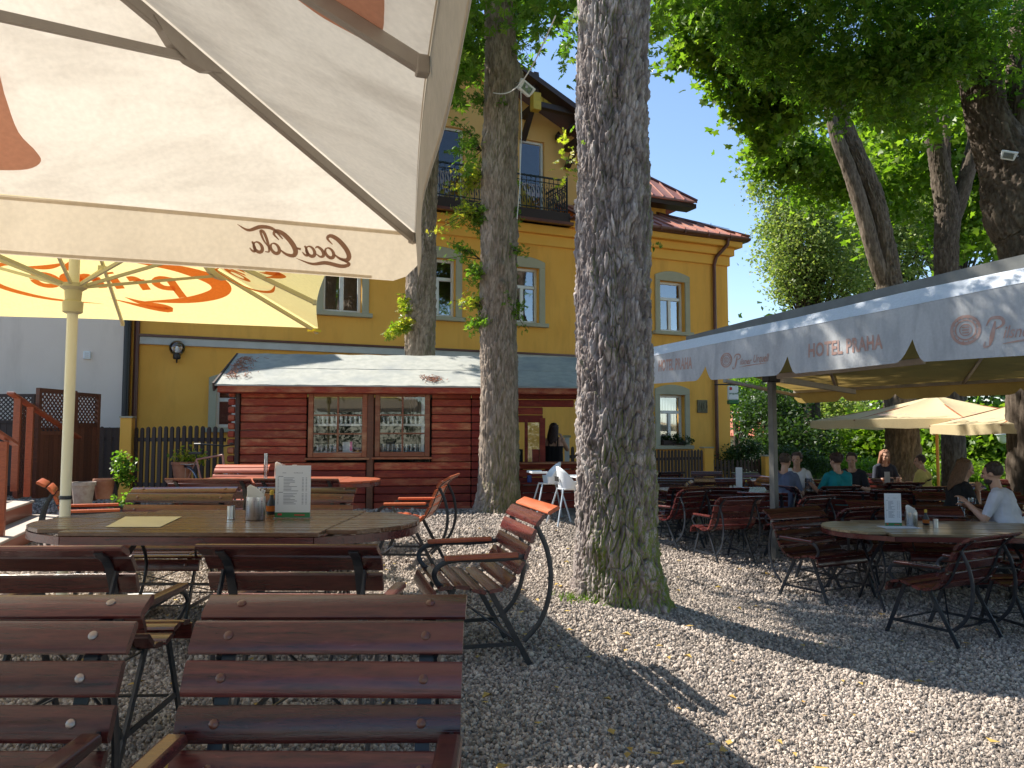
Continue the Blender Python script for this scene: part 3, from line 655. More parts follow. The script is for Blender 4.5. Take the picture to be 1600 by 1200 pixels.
# timber frame in the gable
zbm = fpix(870, 172, GO - .8)[1]
sp1 = fpix(836, 150, GO - .8)[0]; sp2 = fpix(905, 170, GO - .8)[0] + .45
def beam(p, q, w=.2, t=.16, off=GO - .8, name='beam'):
    b = MB(); fbar(b, p, q, w, t, off); return b.obj(name, M['darkwood'], house, bevel=.01)
for sgn in (1, -1):
    A = ap[0] + sgn * (sp1 - ap[0]); B = ap[0] + sgn * (sp2 - ap[0])
    beam((A, zbm + .04), (B, zbm - .02)); beam((A, zbm + .95), (A, zbm - .02), .2, .16)
    zz = zbm + .82; beam((A - sgn * 1.0, zz), (A + sgn * .1, zz), .16)
    b = MB(); zq = min(zbm + .78, ap[1] - abs(A - ap[0]) * slp - .62); fbox(b, A - .12, A + .12, zq, zq + .26, GO - .95, GO - .72); b.obj('beam_end', M['yellowboard'], house, bevel=.01)
    b = MB(); fbox(b, A - .12, A + .12, zbm - .16, zbm + .10, GO - .96, GO - .72); b.obj('beam_end', M['yellowboard'], house, bevel=.01)
    b = MB(); b.bar(fworld(A, zbm, GO - .85), fworld(A, zbm, GO), .16, .18); b.obj('purlin', M['darkwood'], house)
    b = MB(); b.bar(fworld(A, zbm - .7, GO), fworld(A - sgn * .02, zbm - .08, GO - .6), .14, .14); b.obj('brace', M['darkwood'], house)
    b = MB(); b.bar(fworld(B - sgn * .4, zbm - .25, GO - .8), fworld(B - sgn * .4, zbm - .25, GO + .0), .16, .18); b.obj('purlin', M['darkwood'], house)
    b = MB(); b.bar(fworld(B - sgn * .45, zbm - .75, GO - .8), fworld(B - sgn * .45, zbm - .75, GO + .0), .16, .18); b.obj('purlin', M['darkwood'], house)
    b = MB(); b.bar(fworld(B - sgn * .45, zbm - 1.35, GO - .02), fworld(B - sgn * .45, zbm - .8, GO - .7), .14, .14); b.obj('brace', M['darkwood'], house)
    # vertical yellow boards between post, beam and verge
    k = 0; s = A + sgn * .12; bw = .16
    while abs(s - A) < abs(B - A) - .05:
        s2 = s + sgn * (bw - .012); za = ap[1] - abs(s - ap[0]) * slp - .28; zb = ap[1] - abs(s2 - ap[0]) * slp - .28
        if min(za, zb) > zbm + .1:
            b = MB(); b.prism([(s, zbm + .1), (s2, zbm + .1), (s2, zb), (s, za)], lambda p, q, t: fworld(p, q, t), GO - .78, GO - .76 + .006 * (k % 2)); b.obj('board', M['yellowboard'], house)
        s += sgn * bw; k += 1
    # small boards in the apex
    s = ap[0] + sgn * .004
    while abs(s - ap[0]) < abs(A - ap[0]) - .1:
        s2 = s + sgn * (bw - .012); za = ap[1] - abs(s - ap[0]) * slp - .28; zb = ap[1] - abs(s2 - ap[0]) * slp - .28
        if min(za, zb) > zbm + .95:
            b = MB(); b.prism([(s, zbm + .92), (s2, zbm + .92), (s2, zb), (s, za)], lambda p, q, t: fworld(p, q, t), GO - .78, GO - .76); b.obj('board', M['yellowboard'], house)
        s += sgn * bw
# wall lantern by the door
def lantern(s, z):
    t = thing('wall_lantern', 'small dark lantern on the gable wall right of the balcony door', 'lantern', fworld(s, z, GO))
    b = MB(); b.box((-FN * -.02 + FN * .02), (.08, .04, .14), rz=math.atan2(FA.y, FA.x)); b.tube([FN * .02, FN * .14 + Vector((0, 0, .05))], .012, n=6); b.obj('bracket', M['iron'], t)
    b = MB(); b.lathe([(.03, -.16), (.05, -.14), (.085, .0), (.09, .03), (.05, .10), (.012, .15)], 8, FN * .15); b.obj('lamp_shade', M['darkwood'], t)
    b = MB(); b.lathe([(.035, -.12), (.07, -.01)], 8, FN * .15 + Vector((0, 0, -.001))); b.obj('lamp_glass', M['lamp_glass'], t)
l_ = fpix(869, 216, GO); lantern(*l_)
# balcony
bs0 = fpix(560, 340, -.35)[0]; bs1 = fpix(891, 350, -.35)[0]; bz = zg + .06; BO = -.35
b = MB(); fbox(b, bs0, bs1, bz - .16, bz + .12, BO, GO - .01); b.obj('balcony_floor', M['darkwood'], house)
b = MB(); fbox(b, bs0, bs1 + .05, bz - .24, bz - .165, BO - .12, BO + .5); b.obj('balcony_flashing', M['gutter'], house)
def railing(P, Q, name='balcony_railing'):
    h0, h1 = bz + .2, bz + 1.05; L = (Q - P).length; d = (Q - P) / L
    r = MB(); up = Vector((0, 0, 1))
    r.bar(P + up * h1, Q + up * h1, .05, .04); r.bar(P + up * h0, Q + up * h0, .03, .025); r.bar(P + up * (h1 - .14), Q + up * (h1 - .14), .025, .02)
    o = r.obj(name, M['iron'], house)
    n = int(L / .135)
    for k in range(n + 1):
        c = P + d * (L * k / n); b = MB(); b.tube([c + up * (bz + .1), c + up * h1], .011, n=4, caps=False)
        if k < n:
            m_ = c + d * (L / n / 2); w = L / n * .42
            for zc_ in (.36, .66):  # scrolls
                pts = [m_ + d * (w * math.cos(a) * (1 - .09 * i)) + up * (bz + zc_ + .15 * (1 - .06 * i) * math.sin(a)) for i, a in enumerate(np.linspace(0, 7.5, 16))]
                b.tube(pts, .009, n=4, caps=False)
            b.tube([m_ + up * (bz + .82), m_ + up * (bz + .88)], [.02, .004], n=5)
        b.obj('baluster', M['iron'], o)
    return o
F0 = lambda s, o: Vector(fworld(s, 0, o))
railing(F0(bs0 + .05, BO + .08), F0(bs1 - .06, BO + .08)); railing(F0(bs1 - .06, BO + .08), F0(bs1 - .06, GO))
b = MB(); b.tube([F0(bs1 - .06, BO + .08) + Vector((0, 0, bz)), F0(bs1 - .06, BO + .08) + Vector((0, 0, bz + 1.2))], .03, n=6); b.obj('railing_post', M['iron'], house)
# stone relief plaque, wall lamp hidden under awning
q = rect(1089, 625, 1104, 645); b = MB(); fbox(b, q[0], q[1], q[2], q[3], -.05, -.002)
t_ = thing('relief_plaque', 'small square stone relief set in the yellow wall beside the downpipe', 'plaque', (0, 0, 0)); b.obj('slab', M['plaque'], t_, bevel=.01)
b = MB()
for k in range(5):
    s = q[0] + (q[1] - q[0]) * (.15 + .16 * k); b.tube([fworld(s, q[2] + .04, -.05), fworld(s + .05 * math.sin(k * 2), (q[2] + q[3]) / 2, -.065), fworld(s + .03, q[3] - .04, -.05)], .014, n=5)
b.obj('relief', M['plaque'], t_)
# globe lamp on the left
def globe():
    s, z = fpix(276, 566); s2, z2 = fpix(276, 555)
    t = thing('globe_lamp', 'clear glass globe wall lamp on the ochre wall left of the red cabin', 'lamp', fworld(s, z, 0))
    b = MB(); b.tube([FN * 0, FN * .18, FN * .2 + Vector((0, 0, .08))], .02, n=8); b.lathe([(.07, .05), (.08, .08), (.08, .15), (.06, .16)], 14, FN * .2); b.obj('arm', M['black'], t, smooth=True)
    b = MB(); b.lathe([(.06 + 0, .14)] + [(.17 * math.sin(a), .30 - .17 * math.cos(a)) for a in np.linspace(.4, 3.14, 12)], 20, FN * .2); b.obj('globe', M['lamp_glass'], t, smooth=True)
    b = MB(); b.lathe([(.02, .14), (.045, .2), (.05, .27), (.03, .33), (0.001, .35)], 12, FN * .2); b.obj('bulb', M['bulb'], t, smooth=True)
globe()
# grey neighbouring building on the left
gb = thing('grey_building', 'plain beige grey rendered building on the left behind the stair', 'building')
GF = -.35
s1g = fpix(194, 560, GF)[0]
mb = MB(); mb.add([fworld(s1g - 14, -1, GF), fworld(s1g, -1, GF), fworld(s1g, 9, GF), fworld(s1g - 14, 9, GF), fworld(s1g, -1, 6), fworld(s1g, 9, 6)], [(0, 1, 2, 3), (1, 4, 5, 2)]); mb.obj('wall', M['greywall'], gb)
mb = MB(); fbox(mb, s1g - 14, s1g - .01, -.8, fpix(160, 668, GF)[1], GF - .06, GF - .003); mb.obj('plinth', M['picket'], gb)
sp = fpix(203, 560, GF)[0]
pipe([fworld(sp - .06, 8, GF - .02), fworld(sp - .06, -.2, GF - .02)], .07, m='black', par=gb)
q = rect(130, 549, 142, 561, GF); mb = MB(); fbox(mb, q[0], q[1], q[2], q[3], GF - .05, GF - .002)
t_ = thing('vent_cover', 'small white square vent cover on the grey wall', 'vent'); mb.obj('cover', M['white'], t_, bevel=.01)
mb = MB()
for k in range(3): z = q[2] + (q[3] - q[2]) * (.25 + .25 * k); fbox(mb, q[0] + .03, q[1] - .03, z - .008, z + .008, GF - .056, GF - .051)
mb.obj('grille', M['band'], t_)
b = MB(); fbox(b, s1g + .22, sL + .03, -.5, 7, -.1, .3); b.obj('corner_wall', M['facade_light'], house)

# ================================================================== RED LOG CABIN
KP = at_y(357, 603, 12.75); KZ = 2.13
KA = Vector((math.cos(R(7)), math.sin(R(7)), 0)); KN = Vector((KA.y, -KA.x, 0)); KO = Vector((KP.x, KP.y, 0))
def kpix(u, v, off=0.):
    d = ray(u, v); o = KO - KN * off - Vector((0, 0, CAMZ)); t = o.dot(KN) / d.dot(KN); p = d * t; q = p - (KO - KN * off)
    return q.dot(KA), p.z + CAMZ
def kw(s, z, off=0.): return KO + KA * s - KN * off + Vector((0, 0, z))
def kbox(mb, s0, s1, z0, z1, o0, o1, mi=0):
    mb.add([kw(s, z, o) for s in (s0, s1) for z in (z0, z1) for o in (o0, o1)], [(0, 1, 3, 2), (4, 6, 7, 5), (0, 4, 5, 1), (2, 3, 7, 6), (0, 2, 6, 4), (1, 5, 7, 3)], mi)
kiosk = thing('log_cabin', 'red log bar cabin with two small paned windows and grey felt roof', 'cabin')
zTop = kpix(600, 610)[1]
w1 = [kpix(490, 650)[0], kpix(566, 650)[0], kpix(530, 707)[1], kpix(530, 620)[1]]
w2 = [kpix(594, 650)[0], kpix(664, 650)[0], kpix(630, 706)[1], kpix(630, 620)[1]]
sa = kpix(375, 650)[0]; hatch0 = kpix(804, 650)[0]; hatch1 = kpix(849, 650)[0]; hz0 = kpix(830, 722)[1]; hz1 = kpix(830, 655)[1]
send = kpix(908, 650)[0]
ph = .135; rows = int((zTop - .02) / ph) + 1
div = kpix(579, 650)[0]
def planks(s0, s1, z0, z1, off=0., dark=False, segs=None):
    o = MB(); kbox(o, s0 + .006, s1 - .006, z0 + .005, z1 - .005, off + random.uniform(-.006, .006), off + .07)
    # sloping lower lip like log siding
    o.obj('plank', M['plank_dark' if dark else 'plank'], kiosk, bevel=.012)
for r_ in range(rows):
    z0 = r_ * ph - .02; z1 = min(z0 + ph, zTop)
    if z1 - z0 < .04: continue
    cuts = [(sa, w1[0] - .11), (w1[1] + .11, div - .05), (div + .05, w2[0] - .11), (w2[1] + .11, hatch0 - .75), (hatch0 - .75, hatch0)]
    inw = z1 > w1[2] - .10 and z0 < w1[3] + .10
    if not inw: cuts = [(sa, div - .06), (div + .06, hatch0 - .75), (hatch0 - .75, hatch0)]
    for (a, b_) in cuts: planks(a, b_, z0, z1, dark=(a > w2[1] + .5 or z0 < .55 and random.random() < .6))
    zc_ = (z0 + z1) / 2
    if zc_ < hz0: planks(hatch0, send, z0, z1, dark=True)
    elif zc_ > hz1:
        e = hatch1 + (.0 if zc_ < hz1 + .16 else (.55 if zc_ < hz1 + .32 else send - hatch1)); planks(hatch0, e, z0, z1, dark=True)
    # log ends crossing at the left corner
    b = MB(); kbox(b, -.0, sa - .075, z0 + .012, z1 - .012, -.005 + random.uniform(-.01, .01), .07); b.obj('log_end', M['plank'], kiosk, bevel=.022)
b = MB(); kbox(b, sa - .07, sa - .004, -.05, zTop - .05, -.04, .1); b.obj('corner_post', M['picket'], kiosk, bevel=.008)
b = MB(); kbox(b, div - .055, div + .055, -.05, zTop, -.035, .06); b.obj('post', M['lattice'], kiosk, bevel=.01)
b = MB(); kbox(b, hatch1 - .06, hatch1 + .03, hz0, hz1 + .02, -.02, .07); b.obj('post', M['plank_dark'], kiosk)
b = MB(); kbox(b, hatch0 - .03, hatch0 + .07, hz0, hz1, -.02, .07); b.obj('post', M['plank_dark'], kiosk)
# side wall, back, floor inside
depth = 2.6
b = MB()
for r_ in range(rows): kbox(b, sa - .06, sa, r_ * ph - .015, r_ * ph + ph - .02, .1, depth)
b.obj('side_wall', M['plank'], kiosk, bevel=.01)
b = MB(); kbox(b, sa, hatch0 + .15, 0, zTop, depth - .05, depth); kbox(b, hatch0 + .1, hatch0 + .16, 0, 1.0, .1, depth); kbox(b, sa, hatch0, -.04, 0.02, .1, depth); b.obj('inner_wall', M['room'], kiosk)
# fascia and roof
zr0 = kpix(600, 602, -.25)[1]; rz_ = kpix(600, 556, 1.35)[1]
b = MB(); kbox(b, -.12, send + .5, zr0 - .13, zr0 - .02, -.24, -.20); b.obj('fascia', M['plank'], kiosk, bevel=.008)
b = MB(); kbox(b, -.1, send + .4, zr0 - .14, zr0 - .10, -.19, .0); b.obj('soffit', M['plank_dark'], kiosk)
e0, e1 = -.16, send + .55
b = MB(); 
def rp(s, f): return kw(s, zr0 + (rz_ - zr0) * f, -.28 + (1.35 + .28) * f)
for (f0, f1, lift) in ((0, .53, 0), (.5, 1.0, .012)):
    n = 40; bb = MB(); vs_ = []
    for k in range(n + 1):
        s = e0 + (e1 - e0) * k / n
        for f in (f0, (f0 + f1) / 2, f1):
            vs_.append(rp(s, f) + Vector((0, 0, lift + .006 * math.sin(k * 1.7 + f * 9) + (.0 if f > f0 else -.006))))
    bb.add(vs_, [(3 * k + j, 3 * k + 3 + j, 3 * k + 4 + j, 3 * k + 1 + j) for k in range(n) for j in (0, 1)])
    # thickness edge
    bb.add([rp(e0, f0) - Vector((0, 0, .03)), rp(e1, f0) - Vector((0, 0, .03)), rp(e1, f0) + Vector((0, 0, lift - .006)), rp(e0, f0) + Vector((0, 0, lift - .006))], [(0, 1, 2, 3)])
    bb.obj('felt_sheet', M['felt'], kiosk, smooth=True)
b = MB(); b.add([rp(e0, 1) + Vector((0, 0, .01)), rp(e1, 1) + Vector((0, 0, .01)), kw(e1, zr0, 3.0), kw(e0, zr0, 3.0)], [(0, 1, 2, 3)]); b.obj('rear_roof', M['felt'], kiosk)
b = MB(); b.add([kw(sa - .03, zTop - .1, .02), kw(sa - .03, zTop - .1, 2.7), kw(sa - .03, rz_ - .05, 1.35)], [(0, 1, 2)]); b.obj('gable_end', M['plank'], kiosk)
b = MB(); b.bar(rp(e0 - .01, 0) + Vector((0, 0, -.05)), rp(e0 - .01, 1) + Vector((0, 0, -.05)), .03, .14); b.obj('barge_board', M['picket'], kiosk)
b = MB()
for k in range(260):
    if k < 190: s = e0 + .1 + abs(random.gauss(0, .16)); f = random.uniform(.15, .85)
    else: s = kpix(676, 590)[0] + random.gauss(0, .10); f = .18 + random.gauss(0, .05)
    p = rp(s, f) + Vector((0, 0, .025)); q = Vector((random.gauss(0, .03), random.gauss(0, .03), .012))
    b.bar(p - q, p + q, .008, .005)
o = b.obj('roof_litter', M['terracotta'], kind='stuff'); tag(o, 'dry brown leaf litter lying on the grey felt roof', 'leaf litter')
# windows
def kwindow(w, label):
    a, b_, c, d = w; f = MB(); t = .085
    kbox(f, a - t, a, c - t, d + t, -.03, .06); kbox(f, b_, b_ + t, c - t, d + t, -.03, .06); kbox(f, a, b_, d, d + t, -.03, .06); kbox(f, a, b_, c - t, c, -.03, .06)
    fr = f.obj('window', M['frame_w'], kiosk, bevel=.008)
    f = MB(); kbox(f, a - .13, b_ + .13, c - .125, c - .088, -.07, .03); f.obj('sill', M['frame_w'], fr, bevel=.006)
    m = (a + b_) / 2; f = MB(); kbox(f, m - .015, m + .015, c, d, -.012, .02)
    zz = [c + (d - c) * k / 3 for k in range(4)]
    for z in zz[1:3]: kbox(f, a, m - .015, z - .012, z + .012, -.010, .02); kbox(f, m + .015, b_, z - .012, z + .012, -.010, .02)
    f.obj('glazing_bar', M['frame_w'], fr)
    for i in range(2):
        for j in range(3):
            s0, s1 = (a, m) if i == 0 else (m, b_)
            g = MB(); g.add([kw(s0, zz[j], .012), kw(s1, zz[j], .012), kw(s1, zz[j + 1], .012), kw(s0, zz[j + 1], .012)], [(0, 1, 2, 3)]); g.obj('pane', M['glass2'], fr)
    return fr
kwindow(w1, ''); kwindow(w2, '')
# shelves and tumblers behind the windows
shelf = thing('glass_shelf', 'white shelves with rows of drinking glasses behind the cabin windows', 'shelf')
zs1 = kpix(530, 662)[1]; zs2 = w1[2] + .005
gl = MB(); gl.lathe([(.028, 0), (.034, .13), (.031, .13), (.026, .006)], 10, cap=True); glme = gl.mesh('tumbler', M['tumbler'], True)
def tumbler(s, z, off, grp): 
    o = mobj('drinking_glass', glme, None, kw(s, z, off)); tag(o, 'clear drinking glass in the rows on the white shelves behind the cabin windows', 'glass', grp)
for w, nm in ((w1, 1), (w2, 2)):
    for z, of in ((zs1, .22), (zs2, .18)):
        b = MB(); kbox(b, w[0] - .05, w[1] + .05, z - .035, z, of - .09, of + .22); b.obj('shelf_board', M['pvc'], shelf)
        if nm == 1 and z == zs2: rng_ = [(w[0] + .05 + .072 * k) for k in range(5)]
        else: rng_ = [w[0] + .05 + .078 * k for k in range(10)]
        for k, s in enumerate(rng_):
            if s < w[1] - .02: tumbler(s, z, of - .02, 'drinking glasses on the cabin shelves')
            if s < w[1] - .02 and z == zs2: tumbler(s + .03, z, of + .1, 'drinking glasses on the cabin shelves')
b = MB(); kbox(b, w2[1] - .06, w2[1] - .01, w2[2], w2[3], .14, .2); b.obj('shelf_post', M['pvc'], shelf)
bx = thing('white_box', 'small white carton with pink print standing behind the left cabin window', 'box')
s_ = kpix(541, 690)[0]; b = MB(); kbox(b, s_ - .07, s_ + .09, zs2, zs2 + .17, .12, .24); b.obj('carton', M['paper'], bx); b = MB(); kbox(b, s_ + .05, s_ + .092, zs2 + .02, zs2 + .172, .117, .119); b.obj('pink_print', M['pink'], bx)
# hatch: dark inside with mullions, counter
b = MB(); kbox(b, hatch0, send + .1, hz0 - .03, hz0, -.22, .25); b.obj('counter', M['frame_w'], kiosk, bevel=.006)
hm = kpix(823, 690)[0]
b = MB(); kbox(b, hm - .03, hm + .02, hz0, hz1, .0, .05); kbox(b, hm + .1, hatch1 - .07, hz0 + .0, hz0 + .22, .02, .05); b.obj('hatch_frame', M['plank_dark'], kiosk)
b = MB(); b.add([kw(hm + .02, hz0, .03), kw(hatch1 - .06, hz0, .03), kw(hatch1 - .06, hz1, .03), kw(hm + .02, hz1, .03)], [(0, 1, 2, 3)]); b.obj('pane', M['glass2'], kiosk)
# blue bottle crate under the counter
s_ = kpix(826, 750)[0]; b = MB(); kbox(b, s_ - .10, s_ + .10, kpix(826, 752)[1], kpix(826, 744)[1], -.12, -.02)
t_ = thing('drinks_can', 'small blue can standing under the dark cabin counter', 'can', kw(s_, kpix(826, 753)[1], -.1)); b = MB(); b.lathe([(.035, 0), (.04, .01), (.04, .11), (.033, .12)], 14); b.obj('can_body', M['bluecrate'], t_, smooth=True); b = MB(); b.lathe([(.033, .12), (.02, .122)], 14); b.obj('lid', M['steel'], t_)
b = MB(); kbox(b, s_ - .4, s_ + .5, kpix(826, 753)[1] - .03, kpix(826, 753)[1], -.2, -.01); b.obj('low_shelf', M['plank_dark'], kiosk)
# ================================================================== LETTERING
def arc(cx, cy, rx, ry, a0, a1, n=18): return [(cx + rx * math.cos(R(a0 + (a1 - a0) * k / (n - 1))), cy + ry * math.sin(R(a0 + (a1 - a0) * k / (n - 1)))) for k in range(n)]
def sp2(P, n=24): return [tuple(p) for p in spline(P, n)]
def taper(n, w, a=.25, b=.25):
    o = []
    for k in range(n):
        f = k / (n - 1); e = a if f < .5 else b
        o.append(w * (e + (1 - e) * math.sin(math.pi * f)))
    return o
def cola_strokes():
    S = []
    def st(P, w, a=.25, b=.25, n=26): 
        q = sp2(P, n); S.append((q, [max(.03, x) for x in taper(n, w, a, b)]))
    def C(x, tail=None):
        st([(x + 1.15, 1.25), (x + 1.45, 1.75), (x + 1.1, 2.05), (x + .55, 1.75), (x + .1, 1.0), (x + .0, .3), (x + .3, -.12), (x + .85, -.05), (x + 1.25, .3)], .34, .2, .3)
    def o(x): q = arc(x + .38, .42, .34, .46, 70, 430, 24); S.append((q, [.09 + .15 * abs(math.sin(math.pi * (k / 23))) for k in range(24)]))
    def a_(x):
        o(x); st([(x + .74, .9), (x + .66, .35), (x + .74, .02), (x + .95, .05), (x + 1.1, .3)], .18, .7, .3, 14)
    C(0); o(1.25); st([(2.75, .75), (2.5, .9), (2.2, .6), (2.2, .15), (2.5, -.02), (2.85, .25)], .22); a_(2.85)
    S.append(([(4.0, .55), (4.35, .6)], [.16, .16]))
    C(4.5); o(5.8)
    st([(6.6, .3), (6.95, 1.1), (7.0, 1.9), (6.75, 1.8), (6.65, .9), (6.75, .1), (7.1, .05)], .2); a_(7.2)
    st([(.9, -.05), (.2, -.45), (.9, -.75), (2.2, -.55), (3.4, -.75), (4.6, -.35)], .28, .3, .1, 30)
    st([(5.3, 1.35), (5.9, 2.2), (6.9, 2.3), (8.0, 1.9), (8.8, 2.35)], .26, .3, .1, 30)
    return S
def primo_strokes():
    S = []
    def st(P, w, n=14): q = sp2(P, n); S.append((q, [w] * n))
    w = .36
    st([(.1, -.55), (.3, .1), (.55, 1.05)], w); st([(.45, 1.0), (1.0, 1.1), (1.25, .7), (.95, .3), (.4, .25)], w)
    st([(1.75, 0), (1.95, .9)], w); st([(1.9, .6), (2.2, .95), (2.5, .9)], w)
    st([(2.95, 0), (3.15, .9)], w); st([(3.22, 1.25), (3.27, 1.4)], w, 4)
    st([(3.75, 0), (3.95, .9)], w); st([(3.9, .6), (4.3, .98), (4.6, .7), (4.45, 0)], w); st([(4.6, .6), (5.0, .98), (5.35, .7), (5.2, 0)], w)
    S.append((arc(6.2, .45, .5, .5, 0, 360, 22), [w * .9] * 22))
    sw = lambda P, w_, n=34: S.append((sp2(P, n), taper(n, w_, .03, .03)))
    sw([(2.0, 2.35), (.0, 2.0), (-1.6, 1.1), (-1.7, .1), (-.2, -.75), (2.2, -1.15)], .85)
    sw([(4.0, -1.5), (6.5, -1.2), (8.3, -.3), (8.6, .8), (7.7, 1.6), (6.6, 1.4)], .34)
    sw([(7.0, 1.45), (5.9, 1.55), (5.0, 2.0)], .3, 16); sw([(4.6, 2.3), (5.0, 1.6), (4.6, 1.3)], .3, 16)
    sw([(2.9, -.75), (2.2, -1.2), (1.2, -1.55), (1.0, -1.8), (2.0, -1.6), (3.6, -.95)], .5, 24)
    return S
def put_strokes(mb, S, fn, x0, y0, sx, sy, shear=0., mirror=False, wmul=1.):
    for P, W in S:
        Q = [((-1 if mirror else 1) * (x0 + (p[0] + shear * p[1]) * sx), y0 + p[1] * sy) for p in P]
        mb.ribbon(Q, [k * min(sx, sy) * wmul for k in W], fn)
_txt = {}
def text_mesh(s, bold=.0, space=1.):
    key = (s, bold, space)
    if key in _txt: return _txt[key]
    cu = bpy.data.curves.new('t', 'FONT'); cu.body = s; cu.size = 1; cu.offset = bold; cu.resolution_u = 3; cu.space_character = space
    o = bpy.data.objects.new('t', cu); col.objects.link(o); bpy.context.view_layer.update()
    me = bpy.data.meshes.new_from_object(o.evaluated_get(bpy.context.evaluated_depsgraph_get()))
    V = [tuple(v.co) for v in me.vertices]; F = [tuple(p.vertices) for p in me.polygons]
    bpy.data.objects.remove(o); bpy.data.curves.remove(cu); bpy.data.meshes.remove(me)
    xs = [v[0] for v in V]; w = max(xs) - min(xs); x0 = min(xs)
    _txt[key] = ([((x - x0), y) for x, y, z in V], F, w); return _txt[key]
def put_text(mb, s, fn, a0, b0, width, height, shear=0., bold=.0, space=1., mirror=False):
    """text in a box of given width and cap height"""
    V, F, w = text_mesh(s, bold, space)
    k = width / w; h = height / .7
    mb.add([fn((-1 if mirror else 1) * (a0 + x * k + shear * y * h), b0 + y * h) for x, y in V], F)
def pilsner(mb, fn, a0, b0, w):
    """round seal, script words and underline; returns nothing"""
    r = w * .12; cx = a0 + r; cy = b0 + r * .95
    for rr_, ww in ((r, .13), (r * .72, .1), (r * .42, .12)): mb.ribbon([(x, y) for x, y in arc(cx, cy, rr_, rr_, 0, 360, 26)], rr_ * ww * 1.6, fn)
    for k in range(14):
        a = 2 * math.pi * k / 14; mb.ribbon([(cx + r * .8 * math.cos(a), cy + r * .8 * math.sin(a)), (cx + r * .93 * math.cos(a), cy + r * .93 * math.sin(a))], r * .09, fn)
    for k in range(3): mb.ribbon([(cx - r * .25, cy - r * .2 + k * r * .2), (cx + r * .25, cy - r * .2 + k * r * .2)], r * .1, fn)
    x = a0 + 2.5 * r; s = w * .052
    st = lambda P, ww: mb.ribbon([(x + p[0] * s, b0 + p[1] * s) for p in sp2(P, 22)], [k * s for k in taper(22, ww, .3, .3)], fn)
    st([(.3, -.8), (.7, .8), (1.2, 3.2)], .7); st([(-.2, 2.5), (.6, 3.7), (2.1, 3.6), (2.4, 2.6), (1.3, 1.9)], .55); st([(.3, -.8), (-.5, -.9), (-.4, 0)], .4)
    put_text(mb, 'ilsner', fn, x + 2.3 * s, b0 + .3 * s, 4.4 * s, 2.0 * s, shear=.25, bold=.01)
    put_text(mb, 'Urquell', fn, x + 7.4 * s, b0 + .6 * s, 5.6 * s, 2.5 * s, shear=.2, bold=.01)
    st([(2.3, -.6), (6, -.2), (12.5, .1)], .3)
# ================================================================== CREAM UMBRELLA (near)
def plane_hit(u, v, A, B, Cc, lift=0.):
    n = (B - A).cross(Cc - A).normalized()
    if n.z > 0: n = -n
    d = ray(u, v); o = Vector((0, 0, CAMZ)); t = (A + n * lift - o).dot(n) / d.dot(n); return o + d * t
def umbrella(name, label, FR, rdir, fdir, half, zE, zA, fab, ribm, polem, pole_r, hubz, base, side=None, mid_in=.06, ztop=None, zbase=None, dark_rib=False):
    """square market umbrella: FR far right corner, rdir along the right side to the camera, fdir along the far side to the left"""
    c = {}; c['FR'] = Vector((FR[0], FR[1], zE)); c['NR'] = c['FR'] + rdir * 2 * half; c['FL'] = c['FR'] + fdir * 2 * half; c['NL'] = c['FL'] + rdir * 2 * half
    cen = (c['FR'] + c['NL']) / 2; ap = Vector((cen.x, cen.y, zA))
    t = thing(name, label, 'umbrella', (cen.x, cen.y, gz(cen.x, cen.y) if zbase is None else zbase))
    inv = -t.location
    O = lambda mb, nm, m, par=t, **k: mb_obj(mb, nm, m, par, inv if par is t else None, **k)
    return t, c, cen, ap
def place(mb, nm, m, par, base, **k):
    """parts given in world coordinates, parent at base"""
    mb.v = [tuple(Vector(p) - base) for p in mb.v]
    return mb.obj(nm, m, par, **k)
e_r = Vector((math.sin(R(10.2)), -math.cos(R(10.2)), 0)); e_f = Vector((-math.cos(R(18)), -math.sin(R(18)), 0))
t, c, cen, ap = umbrella('cream_umbrella', 'large square cream canvas umbrella close overhead with brown lettering seen from below', (-.495, 3.87), e_r, e_f, 1.85, 2.285, 3.15, None, None, None, 0, 0, None)
B0 = t.location.copy()
order = ['FR', 'NR', 'NL', 'FL']
def panel(a, b_, nm, m, par, n=22, sag=.03, seed=0, scallop=.06):
    V = []; idx = {}
    for i in range(n + 1):
        for j in range(i + 1):
            f = i / n; g = j / i if i else 0
            e = a.lerp(b_, g); p = ap.lerp(e, f)
            edge = 4 * g * (1 - g)
            p = p - Vector((0, 0, 0)) + (ap - p) * Vector((1, 1, 0)) * 0
            p.z -= sag * f * (1 - f) * 2.0 * edge
            w = (cen - p); w.z = 0
            if w.length > 1e-6: p += w.normalized() * scallop * edge * f ** 3
            p.z += .006 * math.sin(f * 9 + seed) * math.sin(g * 11 + seed * 2) * edge
            idx[(i, j)] = len(V); V.append(p)
    F = []
    for i in range(n):
        for j in range(i + 1):
            F.append((idx[(i, j)], idx[(i + 1, j)], idx[(i + 1, j + 1)]))
            if j < i: F.append((idx[(i, j)], idx[(i + 1, j + 1)], idx[(i, j + 1)]))
    mb = MB(); mb.add(V, F); return place(mb, nm, m, par, B0, smooth=True)
def canopy(m, valance_h=0., vm=None, par=t, logos=None):
    for k in range(4): panel(c[order[k]], c[order[(k + 1) % 4]], 'canopy_panel', m, par, seed=k)
canopy(M['cream'])
